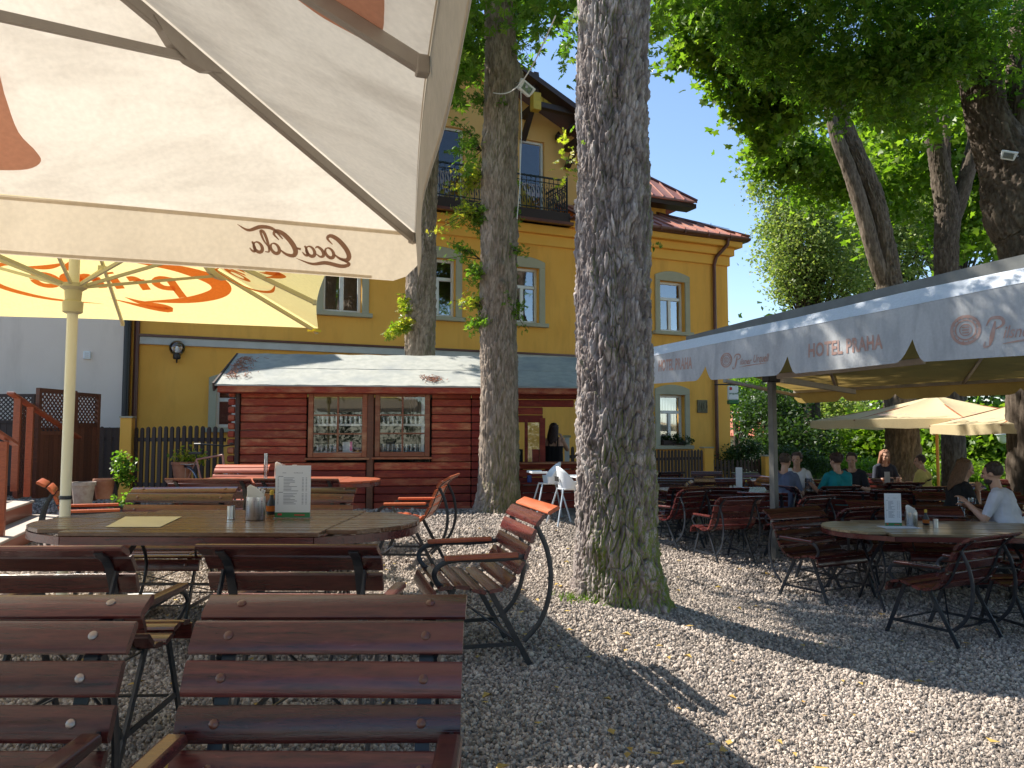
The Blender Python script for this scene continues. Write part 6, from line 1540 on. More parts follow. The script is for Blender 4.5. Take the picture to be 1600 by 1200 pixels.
# --- tree 3: trunk behind the cabin
T3 = tree('chestnut_tree', 'dark chestnut trunk rising behind the grey cabin roof with yellow leaf tufts on its left', 'old chestnut trees in the beer garden', (-1.83, 15.9, -.1))
D3 = 15.9
rows = [(xx(656, 700, D3), D3, -.1, .33), (xx(656, 555, D3), D3, at_y(0, 555, D3).z, .315), (xx(657, 480, D3), D3, at_y(0, 480, D3).z, .31), (xx(659, 400, D3), D3, at_y(0, 400, D3).z, .30), (xx(663, 340, D3), D3, at_y(0, 340, D3).z, .25), (xx(672, 200, D3), D3, at_y(0, 200, D3).z, .21), (-1.5, 16, 11, .15)]
limb(T3, rows, 'bark2', 'trunk', nu=150, dz=.04, cells=34, cellh=.2, depth=.02, seed=15, flare=.1)
shoots(T3, [(622, 480, 14, 14, 130, 'leaf_yellow', (640, 482)), (615, 520, 18, 10, 150, 'leaf_yellow', (640, 512)), (630, 508, 10, 10, 60, 'leaf_yellow', (640, 505))], 'leaf_yellow', .13, 'palm5', D=15.6, seed=8)
Cs = crown(T3, [((-4.3, 16.4, 10.0), (2.0, 2.0, 1.7), 50, 5200, .45), ((-1.6, 15.8, 10.6), (2.6, 2.0, 1.6), 40, 2600, .45)], 'leaf', 'palm5', .26)
mb = MB(); b0 = Vector(T3.location); branches(mb, Vector((-1.5, 16, 9.2)) - b0, [Vector(c_) - b0 for C in Cs for c_ in C[::3]], .08, r_); mb.obj('branch', M['bark3'], T3)
# hanging chestnut sprays seen at the top of the picture
def spray(t, rows, D, m, size, kind='palm', seed=1, nm='hanging_spray'):
    r = np.random.default_rng(seed); P = []; b0 = np.array(t.location)
    for (u, v, ru, rv, n) in rows:
        c = np.array(at_y(u, v, D)); k = D / FPX; P.append(c + r.normal(size=(n, 3)) * np.array([ru * k * .5, .45, rv * k * .5]))
    P = np.concatenate(P) - b0; return mobj(nm, leaves_mesh(nm, P, size, kind, M[m], .5, r=r), t, kind='stuff')
spray(T3, [(722, 35, 26, 40, 60), (712, 95, 30, 40, 80), (740, 5, 20, 14, 40), (700, 130, 22, 24, 50), (735, 78, 14, 16, 24), (720, 250, 10, 8, 6)], 11.6, 'leaf', .20, 'palm', 2)
spray(T2, [(850, 5, 30, 12, 30), (838, 20, 14, 18, 14), (880, 10, 24, 18, 26), (800, 22, 14, 8, 10), (745, 4, 40, 8, 26), (815, 60, 8, 12, 6)], 10.5, 'leaf', .17, 'palm', 3)
spray(T1, [(890, 60, 14, 18, 16), (878, 85, 8, 12, 6), (895, 22, 12, 20, 14)], 6.6, 'leaf', .11, 'palm', 4)
spray(T1, [(880, 250, 16, 12, 26), (890, 262, 14, 8, 16)], 6.2, 'leaf_yellow', .055, 'palm', 5)
spray(T1, [(1030, 375, 7, 9, 7)], 6.2, 'leaf', .055, 'palm', 6)
spray(T1, [(1040, 20, 26, 22, 70), (1075, 10, 40, 14, 90)], 7.2, 'leaf_light', .11, 'palm', 7)
# thin branch with leaves joining shoot to trunk
b = MB(); b.tube([at_y(905, 258, 6.1), at_y(885, 250, 6.15)], .006, n=4); place(b, 'twig', M['bark3'], T1, T1.location)
# small bark splinter on the right side
M['bark4'] = barkmat('fork bark', (.04, .03, .022), (.12, .095, .072), (.24, .195, .15), moss=.3)
# --- right hand big fork
T4 = tree('maple_tree', 'massive dark forked trunk at the upper right edge rising behind the awning', 'big trees on the right', (9.3, 13.2, gz(9.3, 13.2)))
D4 = 13.2
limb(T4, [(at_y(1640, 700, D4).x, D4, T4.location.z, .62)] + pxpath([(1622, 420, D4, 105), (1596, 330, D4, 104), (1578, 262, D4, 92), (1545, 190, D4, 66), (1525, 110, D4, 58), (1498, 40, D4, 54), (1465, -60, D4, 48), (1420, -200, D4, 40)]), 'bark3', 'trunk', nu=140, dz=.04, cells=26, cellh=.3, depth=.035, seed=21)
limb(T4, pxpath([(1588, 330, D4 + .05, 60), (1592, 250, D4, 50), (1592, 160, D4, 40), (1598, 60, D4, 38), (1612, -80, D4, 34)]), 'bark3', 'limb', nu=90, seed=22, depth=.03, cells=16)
# --- two forked trees
T5 = tree('maple_tree', 'forked tree with two bowed stems left of the others, broad sunlit base behind the diners', 'big trees on the right', (at_y(1410, 700, 18.5).x, 18.5, gz(9, 18.5)))
D5 = 18.5
limb(T5, [(at_y(1410, 745, D5).x, D5, T5.location.z - .05, .46)] + pxpath([(1411, 700, D5, 50), (1402, 560, D5, 44), (1392, 470, D5, 40), (1384, 400, D5, 34), (1366, 310, D5, 30), (1340, 245, D5, 27), (1318, 190, D5, 24), (1290, 100, D5, 18)]), 'bark4', 'trunk', nu=110, dz=.05, cells=30, cellh=.3, depth=.03, seed=31, flare=.15, lobes=.2)
limb(T5, pxpath([(1388, 455, D5, 26), (1368, 405, D5 - .1, 24), (1352, 345, D5 - .1, 24), (1330, 275, D5 - .1, 22), (1308, 215, D5 - .1, 20), (1290, 150, D5, 14)]), 'bark4', 'limb', nu=60, seed=32)
T6 = tree('maple_tree', 'y shaped tree with straight stems between the bowed fork and the massive trunk', 'big trees on the right', (at_y(1488, 700, 21).x, 21, gz(11, 21)))
D6 = 21
limb(T6, [(at_y(1492, 745, D6).x, D6, T6.location.z - .05, .36)] + pxpath([(1490, 700, D6, 34), (1482, 500, D6, 36), (1478, 400, D6, 36), (1480, 330, D6, 36), (1466, 250, D6, 28), (1452, 180, D6, 24), (1440, 90, D6, 18)]), 'bark3', 'trunk', nu=90, seed=41, depth=.025, cells=24)
limb(T6, pxpath([(1484, 355, D6, 26), (1503, 300, D6, 24), (1520, 235, D6, 22), (1535, 150, D6, 18)]), 'bark3', 'limb', nu=50, seed=42)
limb(T6, pxpath([(1476, 300, D6 + .2, 14), (1480, 240, D6 + .2, 12), (1478, 180, D6 + .2, 10)]), 'bark3', 'limb', nu=30, seed=43)
# crowns: (u, v, distance, half width px, half height px, depth m, clumps, leaves, clump radius m)
def crownpx(t, rows, m, kind, size, nm='crown', up=.5):
    sp = []
    for (u, v, d, ru, rv, rd, nc, nl, cr) in rows: c, rad = blob(u, v, d, ru, rv, rd); sp.append((c, rad, nc, nl, cr))
    return crown(t, sp, m, kind, size, nm, up)
crownpx(T4, [(1330, 50, 12.5, 190, 90, 1.6, 70, 3600, .26), (1480, 20, 12, 170, 100, 1.4, 50, 2300, .26), (1240, 30, 13, 130, 60, 1.4, 46, 2000, .24), (1350, 130, 12.5, 90, 50, 1.0, 30, 1200, .22), (1430, 120, 12.3, 70, 46, .9, 18, 700, .2), (1590, 60, 12.5, 60, 90, 1.2, 16, 420, .25)], 'leaf', 'palm5', .165)
crownpx(T5, [(1140, 60, 16.5, 90, 60, 1.4, 40, 2600, .30), (1075, 78, 16.5, 30, 30, .8, 9, 420, .2), (1060, 20, 16.5, 40, 30, .8, 10, 500, .22), (1160, 165, 16.5, 24, 20, .6, 6, 200, .18), (1200, 215, 16.5, 30, 18, .6, 7, 260, .2), (1150, 110, 17, 50, 40, 1.0, 18, 900, .26), (1215, 170, 17, 50, 40, 1.2, 26, 1500, .3), (1238, 245, 22, 56, 40, 1.3, 40, 3200, .34), (1290, 275, 23, 50, 34, 1.2, 26, 1800, .36), (1205, 130, 16.8, 60, 60, 1.2, 30, 1800, .3)], 'leaf_light', 'maple', .15)
crownpx(T6, [(1400, 230, 24.5, 110, 80, 2.0, 50, 3600, .45), (1520, 190, 24, 90, 100, 2.0, 46, 3000, .45), (1380, 330, 26, 60, 60, 1.6, 20, 1100, .4), (1540, 330, 25, 70, 90, 1.8, 40, 2800, .42), (1450, 140, 19, 120, 60, 1.8, 40, 2600, .4), (1600, 380, 22, 60, 60, 1.8, 24, 1500, .4)], 'leaf_light', 'maple', .18)
# pale linden farther off and dark trees behind
def far_tree(label, rows, m, size, D, base_u, tr, kind='oval', cat_name='linden_tree'):
    t = tree(cat_name, label, 'trees beyond the beer garden', (at_y(base_u, 700, D).x, D, gz(12, D) - .3))
    Cs = crownpx(t, rows, m, kind, size)
    top = min(r_[1] for r_ in rows)
    b = MB(); p = at_y(base_u, top + 30, D) - Vector(t.location); b.tube([(0, 0, 0), (0, 0, p.z * .45), (p.x, p.y, p.z)], [tr, tr * .75, tr * .2], n=10); b.obj('trunk', M['bark3'], t, smooth=True)
    b = MB(); b0 = Vector(t.location); rt = Vector((0, 0, p.z * .4))
    branches(b, rt, [Vector(c_) - b0 for C in Cs for c_ in C[::4]], .07, random.Random(2)); b.obj('branch', M['bark3'], t)
    return t
far_tree('pale green linden standing free against the sky right of the house', [(1250, 380, 33, 54, 86, 2.6, 150, 15000, .40), (1190, 290, 33, 24, 18, 1.0, 14, 800, .32), (1200, 235, 33, 22, 20, 1.0, 12, 700, .3), (1215, 340, 33, 26, 40, 1.4, 26, 1700, .34), (1300, 430, 33, 60, 50, 2.4, 70, 6000, .42), (1240, 450, 33, 34, 24, 1.4, 30, 2200, .32), (1235, 180, 33, 40, 30, 1.4, 24, 1300, .4)], 'leaf_pale', .16, 33, 1270, .4)
far_tree('pale linden behind the bowed fork with yellowish leaf clusters', [(1370, 400, 36, 64, 64, 2.6, 100, 10500, .42), (1430, 330, 36, 50, 70, 2.4, 70, 7000, .42), (1330, 320, 36, 54, 54, 2.4, 60, 6000, .42)], 'leaf_pale', .18, 36, 1395, .45)
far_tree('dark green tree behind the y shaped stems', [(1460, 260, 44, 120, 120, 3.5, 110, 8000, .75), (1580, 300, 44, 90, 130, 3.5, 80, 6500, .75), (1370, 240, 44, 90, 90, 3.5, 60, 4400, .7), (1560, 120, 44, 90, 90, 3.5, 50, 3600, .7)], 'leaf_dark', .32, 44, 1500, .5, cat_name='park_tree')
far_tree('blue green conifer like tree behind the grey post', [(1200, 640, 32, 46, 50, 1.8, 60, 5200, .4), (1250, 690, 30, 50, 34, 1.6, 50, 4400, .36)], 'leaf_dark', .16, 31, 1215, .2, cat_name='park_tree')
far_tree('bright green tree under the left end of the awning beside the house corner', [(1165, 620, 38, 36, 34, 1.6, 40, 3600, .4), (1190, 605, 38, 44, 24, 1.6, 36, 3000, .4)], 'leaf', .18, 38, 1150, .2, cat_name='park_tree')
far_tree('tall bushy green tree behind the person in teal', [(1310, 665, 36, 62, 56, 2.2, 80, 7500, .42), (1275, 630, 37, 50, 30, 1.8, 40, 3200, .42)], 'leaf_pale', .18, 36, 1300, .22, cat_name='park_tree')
far_tree('sunny yellow green tree left of the broad trunk', [(1365, 690, 30, 30, 42, 1.4, 50, 4800, .34)], 'leaf_light', .16, 30, 1362, .18, 'maple', cat_name='park_tree')
far_tree('sunny bright green tree right of the golden umbrella pole', [(1515, 700, 26, 44, 60, 1.6, 70, 5200, .34), (1460, 690, 27, 26, 50, 1.2, 30, 2200, .34)], 'leaf_light', .17, 26, 1520, .16, 'maple', cat_name='park_tree')
far_tree('mixed green tree behind the man at the right edge', [(1590, 690, 29, 46, 64, 1.8, 60, 5000, .4)], 'leaf', .2, 29, 1590, .2, 'maple', cat_name='park_tree')
def unseen_tree(x, y, z, rad, n, seed, label):  # unseen trees, added to deepen the shade and darken window reflections
    t = tree('park_tree', label, 'unseen trees added around the camera side of the garden', (x, y, 0)); r = np.random.default_rng(seed)
    p, C = clumps((x, y, z), rad, 60, n, .55, r); mobj('crown', leaves_mesh('crown', p - np.array(t.location), .30, 'palm5', M['leaf'], .5, r=r), t, kind='stuff')
    b = MB(); b.tube([(0, 0, 0), (.1, 0, z * .5), (0, .1, z)], [.35, .28, .12], n=10); branches(b, Vector((0, 0, z * .6)), [Vector(c_) - Vector(t.location) for c_ in C[::4]], .08, random.Random(seed)); b.obj('trunk', M['bark3'], t, smooth=True)
for i, (x, y, z, rad) in enumerate([(-8, -12, 6.5, (3.6, 2.4, 5)), (-14, -13, 7, (3.6, 2.4, 6)), (-19, -8, 6, (3, 3, 5)), (7, -13, 7, (3.4, 2.4, 6)), (13, -10, 6, (3.4, 3, 5.4)), (12.5, -2, 6.4, (2.6, 3.4, 5)), (13.5, 5.5, 6.0, (2.4, 3.2, 5)), (9.0, .5, 8.2, (3, 2.6, 2))]):
    unseen_tree(x, y, z, rad, 3600, 70 + i, ('added unseen tree behind the camera, first to its left', 'added unseen tree behind the camera, second to its left', 'added unseen tree farthest left behind the camera', 'added unseen tree behind the camera to its right', 'added unseen tree farther right behind the camera', 'added unseen tree outside the right edge, beside the camera', 'added unseen tree outside the right edge, beside the right table', 'added unseen tree whose crown spreads high right of the camera')[i])
P, _ = clumps((-2, -15, 1.2), (16, .9, 1.6), 160, 9000, .45); o = mobj('unseen_hedge', leaves_mesh('unseen_hedge', P, .2, 'oval', M['leaf_dark'], .5), kind='stuff'); tag(o, 'unseen clipped hedge added behind the camera position', 'hedge')  # unseen, added to give the glossy surfaces something dark to reflect
# wood mass closing the park
P, _ = clumps((26, 62, 4.5), (44, 6, 6.5), 420, 30000, 1.2); 
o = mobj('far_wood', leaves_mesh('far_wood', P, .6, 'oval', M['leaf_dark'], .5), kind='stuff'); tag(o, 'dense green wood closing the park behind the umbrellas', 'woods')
# dark evergreen shrub beside the house corner
def shrub(label, rows, m, size, nm='evergreen_shrub', kind='oval'):
    D = rows[0][2]; t = thing(nm, label, 'shrub', (at_y(rows[0][0], 740, D).x, D, gz(6, D)))
    crownpx(t, rows, m, kind, size, 'foliage'); b = MB()
    for k in range(6): a = k; b.tube([(0, 0, 0), (.25 * math.cos(a), .25 * math.sin(a), .45), (.5 * math.cos(a), .4 * math.sin(a), .9)], [.03, .02, .008], n=5)
    b.obj('stem', M['bark3'], t); return t
shrub('low dark spreading evergreen shrub between the house corner and the grey post', [(1175, 715, 22.5, 46, 26, 1.0, 60, 5200, .16), (1235, 722, 22.5, 40, 20, .9, 46, 3800, .16), (1270, 728, 22.5, 26, 12, .8, 20, 1500, .14)], 'leaf_dark', .08)
shrub('green bush behind the yellow fence post and the diners in the middle', [(1330, 735, 24, 50, 16, .9, 40, 3400, .2)], 'leaf', .10)
shrub('low sunlit bush to the right of the broad trunk', [(1520, 745, 23, 80, 14, .9, 50, 3600, .2)], 'leaf_light', .10, kind='maple')
# red tiled roof house far behind
t_ = thing('tiled_house', 'small far house with a red tiled roof left of the grey post', 'house', (at_y(1170, 700, 42).x, 42, -1.0)); b0 = Vector(t_.location)
b = MB(); A = at_y(1120, 683, 42); Bq = at_y(1206, 683, 42); C = at_y(1185, 655, 45); Dq = at_y(1120, 640, 45)
b.box(((A + Bq) / 2 - b0) + Vector((0, 1.2, -1.0)), ((Bq - A).length * .96, 2, 2)); b.obj('wall', M['greywall'], t_)
b = MB(); b.add([A - b0, Bq - b0, C - b0, Dq - b0], [(0, 1, 2, 3)]); rf = b.obj('roof', M['tile'], t_)
b = MB()
for i in range(9):
    f = i / 9; p = A.lerp(Dq, f); q = Bq.lerp(C, f); k = int((q - p).length / .28)
    for j in range(k): c_ = p.lerp(q, (j + .5 + .5 * (i % 2)) / (k + 1)); b.bar(c_ - b0 + Vector((0, -.02, .05)), c_ - b0 + (Dq - A) / 9 * 1.1 + Vector((0, 0, .05)), .22, .05)
b.obj('tile_rows', M['tile'], rf, kind='stuff')
# ================================================================== PEOPLE
def capsule(bm, p, q, r0, r1, n=10, squash=1.0):
    p = Vector(p); q = Vector(q); d = q - p; L = d.length
    if L < 1e-5: d = Vector((0, 0, 1)); L = 1e-5
    rings = []; z = d.normalized(); x = z.orthogonal().normalized(); y = z.cross(x)
    st = [(-r0, .05), (-r0 * .7, .71), (0, 1), ] ; prof = [(-r0 * .98, r0 * .2), (-r0 * .7, r0 * .71), (0, r0), (L, r1), (L + r1 * .7, r1 * .71), (L + r1 * .98, r1 * .2)]
    V = [[bm.verts.new(p + z * a + (x * math.cos(2 * math.pi * k / n) + y * math.sin(2 * math.pi * k / n)) * r) for k in range(n)] for a, r in prof]
    for i in range(len(V) - 1):
        for k in range(n): bm.faces.new((V[i][k], V[i][(k + 1) % n], V[i + 1][(k + 1) % n], V[i + 1][k]))
    bm.faces.new(list(reversed(V[0]))); bm.faces.new(V[-1])
def ellipsoid(bm, c, r, rot=None, seg=14):
    M_ = Matrix.Translation(Vector(c)) @ (rot.to_4x4() if rot is not None else Matrix()) @ Matrix.Diagonal((*r, 1))
    bmesh.ops.create_uvsphere(bm, u_segments=seg, v_segments=seg // 2 + 2, radius=1, matrix=M_)
HAIR = {}
def person(label, x, y, rot, shirt, hair, pants=(.02, .02, .03), sleeve=.55, lean=.1, head_yaw=0, head_pitch=8, hands=((.16, .42, .80), (-.16, .42, .80)), hairstyle='short', stand=False, tank=False, z0=None, scale=1., beard=None, bulk=1.0, seat=.44):
    g = gz(x, y) if z0 is None else z0
    t = thing('person', label, 'person', (x, y, g), R(rot)); t.scale = (scale,) * 3
    bm = bmesh.new(); S = []          # (tag, p, q) bones for clothing
    hipz = seat + .10 if not stand else .95
    pelvis = Vector((0, 0, hipz)); chest = Vector((0, lean * .8, hipz + .34)); neck = Vector((0, lean, hipz + .53)); 
    B = bulk
    def cap(tagn, p, q, a, b_): capsule(bm, p, q, a, b_); S.append((tagn, Vector(p), Vector(q)))
    for sx in (-1, 1):
        cap('torso', pelvis + Vector((sx * .075 * B, 0, .02)), chest + Vector((sx * .075 * B, 0, -.12)), .105 * B, .10 * B)
        cap('torso', chest + Vector((sx * .07 * B, 0, -.12)), chest + Vector((sx * .085 * B, -.01, .06)), .10 * B, .098 * B)
        cap('torso', chest + Vector((sx * .07, -.01, .08)), neck + Vector((sx * .10, -.01, -.05)), .09, .062)
    cap('torso', pelvis, chest, .10 * B, .11 * B)
    cap('neck', neck - Vector((0, .01, .04)), neck + Vector((0, .02, .09)), .058, .052)
    for sx, hnd in ((1, hands[0]), (-1, hands[1])):
        sh = neck + Vector((sx * .165 * (1 + (B - 1) * .6), -.01, -.075)); h = Vector(hnd)
        d = h - sh; L1, L2 = .28, .25; D = min(d.length, L1 + L2 - .01); h = sh + d.normalized() * D
        a = (L1 ** 2 - L2 ** 2 + D * D) / (2 * D); hh = math.sqrt(max(0, L1 ** 2 - a * a)); mid = sh + d.normalized() * a
        down = Vector((sx * .5, -.15, -1)); down -= d.normalized() * down.dot(d.normalized()); down.normalize(); el = mid + down * hh
        cap('upper%d' % sx, sh, el, .055 * B, .042); cap('fore', el, h, .040, .027)
        fd = (h - el).normalized(); side = fd.cross(Vector((0, 0, 1))); side = side.normalized() if side.length > .1 else Vector((1, 0, 0)); up = side.cross(fd)
        palm = h + fd * .045; M_ = Matrix((side, fd, up)).transposed(); ellipsoid(bm, palm, (.040, .05, .017), M_, 10); S.append(('hand', h, h + fd * .09))
        for k, (o_, l) in enumerate(((-.030, .065), (-.010, .075), (.010, .07), (.029, .055))):
            p = palm + side * o_ + fd * .042; q = p + fd * l * .55 - up * .008; r = q + fd * l * .35 - up * .024; capsule(bm, p, q, .0095, .009, 6); capsule(bm, q, r, .009, .0075, 6); S.append(('hand', p, r))
        p = palm - side * .034 * sx * -1 - fd * .01; q = p + (side * .028 * sx + fd * .03 - up * .012); capsule(bm, p, q, .0115, .009, 6); S.append(('hand', p, q))
    for sx in (-1, 1):
        hp = pelvis + Vector((sx * .095, 0, -.02))
        if stand: kn = hp + Vector((sx * .01, .02, -.42)); an = kn + Vector((0, -.03, -.43))
        else: kn = hp + Vector((sx * .06, .43, .01)); an = Vector((kn.x, kn.y - .05 + .04 * sx, .09))
        cap('leg', hp, kn, .085 * B, .058); cap('leg', kn, an, .055, .038); cap('shoe', an + Vector((0, -.03, -.05)), an + Vector((0, .15, -.06)), .038, .032)
    # head
    hc = neck + Vector((0, .035, .148)); Hm = Matrix.Rotation(R(head_yaw), 3, 'Z') @ Matrix.Rotation(R(-head_pitch), 3, 'X')
    hv = lambda a, b_, c: hc + Hm @ Vector((a, b_, c))
    ellipsoid(bm, hv(0, -.012, .02), (.075, .093, .09), Hm, 20); ellipsoid(bm, hv(0, .018, -.045), (.056, .066, .07), Hm, 16); ellipsoid(bm, hv(0, .052, -.088), (.028, .024, .02), Hm, 10)
    capsule(bm, hv(0, .082, .012), hv(0, .10, -.026), .010, .015, 8); capsule(bm, hv(-.028, .076, .03), hv(.028, .076, .03), .013, .013, 8)
    capsule(bm, hv(-.018, .079, -.058), hv(.018, .079, -.058), .009, .009, 8)
    for sx in (-1, 1): ellipsoid(bm, hv(sx * .077, -.005, -.005), (.010, .020, .030), Hm, 8); ellipsoid(bm, hv(sx * .034, .062, -.02), (.022, .02, .022), Hm, 8)
    S.append(('head', hv(0, 0, -.05), hv(0, 0, .1)))
    me = bpy.data.meshes.new('body'); bm.to_mesh(me); bm.free()
    tmp = bpy.data.objects.new('tmp', me); col.objects.link(tmp); md = tmp.modifiers.new('r', 'REMESH'); md.mode = 'VOXEL'; md.voxel_size = .0085
    ms = tmp.modifiers.new('s', 'SMOOTH'); ms.factor = .5; ms.iterations = 2
    dg = bpy.context.evaluated_depsgraph_get(); me2 = bpy.data.meshes.new_from_object(tmp.evaluated_get(dg)); bpy.data.objects.remove(tmp)
    nf = len(me2.polygons); C = np.empty(nf * 3); me2.polygons.foreach_get('center', C); C = C.reshape(-1, 3)
    best = np.full(nf, 9.); idx = np.zeros(nf, int); par = np.zeros(nf)
    for k, (tg, p, q) in enumerate(S):
        p = np.array(p); d = np.array(q) - p; L2 = max(1e-9, d @ d); f = np.clip((C - p) @ d / L2, 0, 1); dist = np.linalg.norm(C - p - f[:, None] * d, axis=1)
        w = {'torso': .06, 'leg': .03, 'head': .05}.get(tg.rstrip('-1').rstrip('1'), .0) if tg in ('torso', 'leg', 'head') else 0
        dist = dist - w; m_ = dist < best; best[m_] = dist[m_]; idx[m_] = k; par[m_] = f[m_]
    mi = np.zeros(nf, np.int32)
    tags = [s[0] for s in S]
    for k, tg in enumerate(tags):
        m_ = idx == k
        if tg == 'torso': mi[m_] = 1
        if tg.startswith('upper') and sleeve > 0: mi[m_ & (par < sleeve + .3)] = 1
        if tg == 'leg' or tg == 'shoe': mi[m_] = 2
    lowz = hipz - .02; mi[(mi == 1) & (C[:, 2] < lowz)] = 2
    nk = np.array(neck); collar = np.linalg.norm((C - nk) * [1, 1, 1.3], axis=1) < .085; mi[collar & (mi == 1)] = 0
    if tank:
        strap = (np.abs(np.abs(C[:, 0]) - .085) < .012); mi[(C[:, 2] > neck.z - .17) & (mi == 1) & ~strap] = 0
    me2.materials.clear()
    sm_ = mat('shirt ' + label[:12], shirt, tuple(min(1, c * 1.25) for c in shirt), rough=.9, scale=8, bump=.6, bscale=9)
    for m_ in (M['skin'], sm_, mat('trousers', pants, rough=.9)): me2.materials.append(m_)
    me2.polygons.foreach_set('use_smooth', [True] * nf); me2.polygons.foreach_set('material_index', mi); me2.update(); mobj('body', me2, t)
    # eyes, brows and hair
    b = MB()
    for sx in (-1, 1): b.lathe([(0, -.007), (.006, -.004), (.006, .004), (0, .007)], 8, hv(sx * .032, .079, .008), cap=False)
    b.obj('eyes', M['hole'], t)
    hm = mat('hair', hair, tuple(min(1, c * 2 + .01) for c in hair), rough=.55, scale=40, stretch=(3, 3, .6), bump=.8)
    bm = bmesh.new(); ellipsoid(bm, hv(0, -.022, .035), (.086, .098, .090), Hm, 20)
    for k in range(26):
        a = random.uniform(2.4, 7.0) ; e = random.uniform(-.1, 1.2); p = hv(.078 * math.cos(a) * math.cos(e), -.02 + .088 * math.sin(a) * math.cos(e), .04 + .08 * math.sin(e)); rr_ = .022 if hairstyle != 'curly' else .034
        ellipsoid(bm, p, (rr_, rr_, rr_), None, 6)
    for v in list(bm.verts):
        l = Hm.inverted() @ (v.co - hc)
        if l.y > .045 and l.z < .06 or (l.z < -.04 and hairstyle in ('short',)): v.co = hv(l.x * .8, min(l.y, .02), max(l.z, -.03))
    if hairstyle == 'long':
        for k in range(14):
            a = math.pi + math.pi * k / 13; x0 = .075 * math.cos(a); y0 = .08 * math.sin(a) - .01
            capsule(bm, hv(x0, y0, .03), hv(x0 * 1.25, y0 * .95 - .02, -.14), .026, .028, 7); capsule(bm, hv(x0 * 1.25, y0 * .95 - .02, -.14), hv(x0 * 1.15, y0 * .9 - .04, -.27 - .03 * math.sin(k)), .028, .012, 7)
    me = bpy.data.meshes.new('hair'); bm.to_mesh(me); bm.free(); me.materials.append(hm); o = mobj('hair', me, t); o.data.polygons.foreach_set('use_smooth', [True] * len(me.polygons))
    m2 = o.modifiers.new('r', 'REMESH'); m2.mode = 'VOXEL'; m2.voxel_size = .010; m2.use_smooth_shade = True
    if beard:
        bm = bmesh.new(); ellipsoid(bm, hv(0, .03, -.075), (.058, .06, .045), Hm, 12); me = bpy.data.meshes.new('beard'); bm.to_mesh(me); bm.free(); me.materials.append(hm); mobj('beard', me, t)
    return t
def ppos(u, d): return xat(u, d), d
x, y = ppos(1308, 11.95); person('person in a teal t-shirt with short dark hair seen from behind, reading a menu', x, y, 12, (.01, .22, .26), (.03, .012, .01), sleeve=.6, lean=.10, head_yaw=15, hands=((.16, .40, .82), (-.30, .36, .86)), hairstyle='curly', bulk=1.12)
x, y = ppos(1212, 11.9); person('person in a grey blue shirt partly hidden by the grey post, facing right', x, y, -48, (.10, .12, .19), (.05, .03, .02), lean=.16, hands=((.12, .42, .78), (-.12, .44, .78)), bulk=1.1)
x, y = ppos(1238, 13.1); person('man in a white t-shirt leaning on the table beside the glass mug', x, y, 165, (.62, .60, .60), (.05, .03, .025), lean=.14, head_yaw=-20, hands=((.1, .4, .78), (-.16, .42, .76)))
x, y = ppos(1326, 12.9); person('person in black hidden behind the person in teal', x, y, 150, (.02, .02, .025), (.03, .02, .015), lean=.15, hands=((.1, .4, .78), (-.1, .4, .8)))
x, y = ppos(1370, 15.2); person('woman in dark clothes facing the camera at the far table before the hedge', x, y, 180, (.02, .025, .04), (.20, .09, .05), lean=.12, hands=((.12, .40, .80), (-.12, .40, .80)), hairstyle='long')
x, y = ppos(1444, 13.7); person('child in a pale yellow top seen from behind beside the golden umbrella pole', x, y, 38, (.62, .50, .16), (.04, .02, .015), lean=.14, head_yaw=35, hands=((.14, .36, .8), (-.14, .40, .80)), scale=.95)
x, y = ppos(1466, 9.4); person('woman with long light brown hair in a black top, chin on hand', x, y, -102, (.012, .012, .014), (.10, .05, .025), lean=.20, head_pitch=18, hands=((.08, .34, .95), (-.12, .44, .80)), hairstyle='long', bulk=1.15)
x, y = ppos(1580, 8.15); person('heavy man in a white t-shirt at the right edge seen from behind', x, y, 55, (.52, .53, .60), (.03, .018, .014), lean=.20, head_yaw=-8, hands=((.10, .46, .84), (-.14, .46, .90)), bulk=1.32, beard=True)
# woman at the cabin hatch
x, y = ppos(865, 14.9); hz_ = at_y(865, 664, 14.9).z; person('standing woman with long dark hair and a black strappy top behind the white high chairs', x, y, -12, (.012, .011, .013), (.035, .015, .012), sleeve=0, lean=.0, head_yaw=-25, hands=((.12, .30, 1.45), (-.16, .12, .95)), hairstyle='long', stand=True, tank=True, z0=hz_ - 1.72)
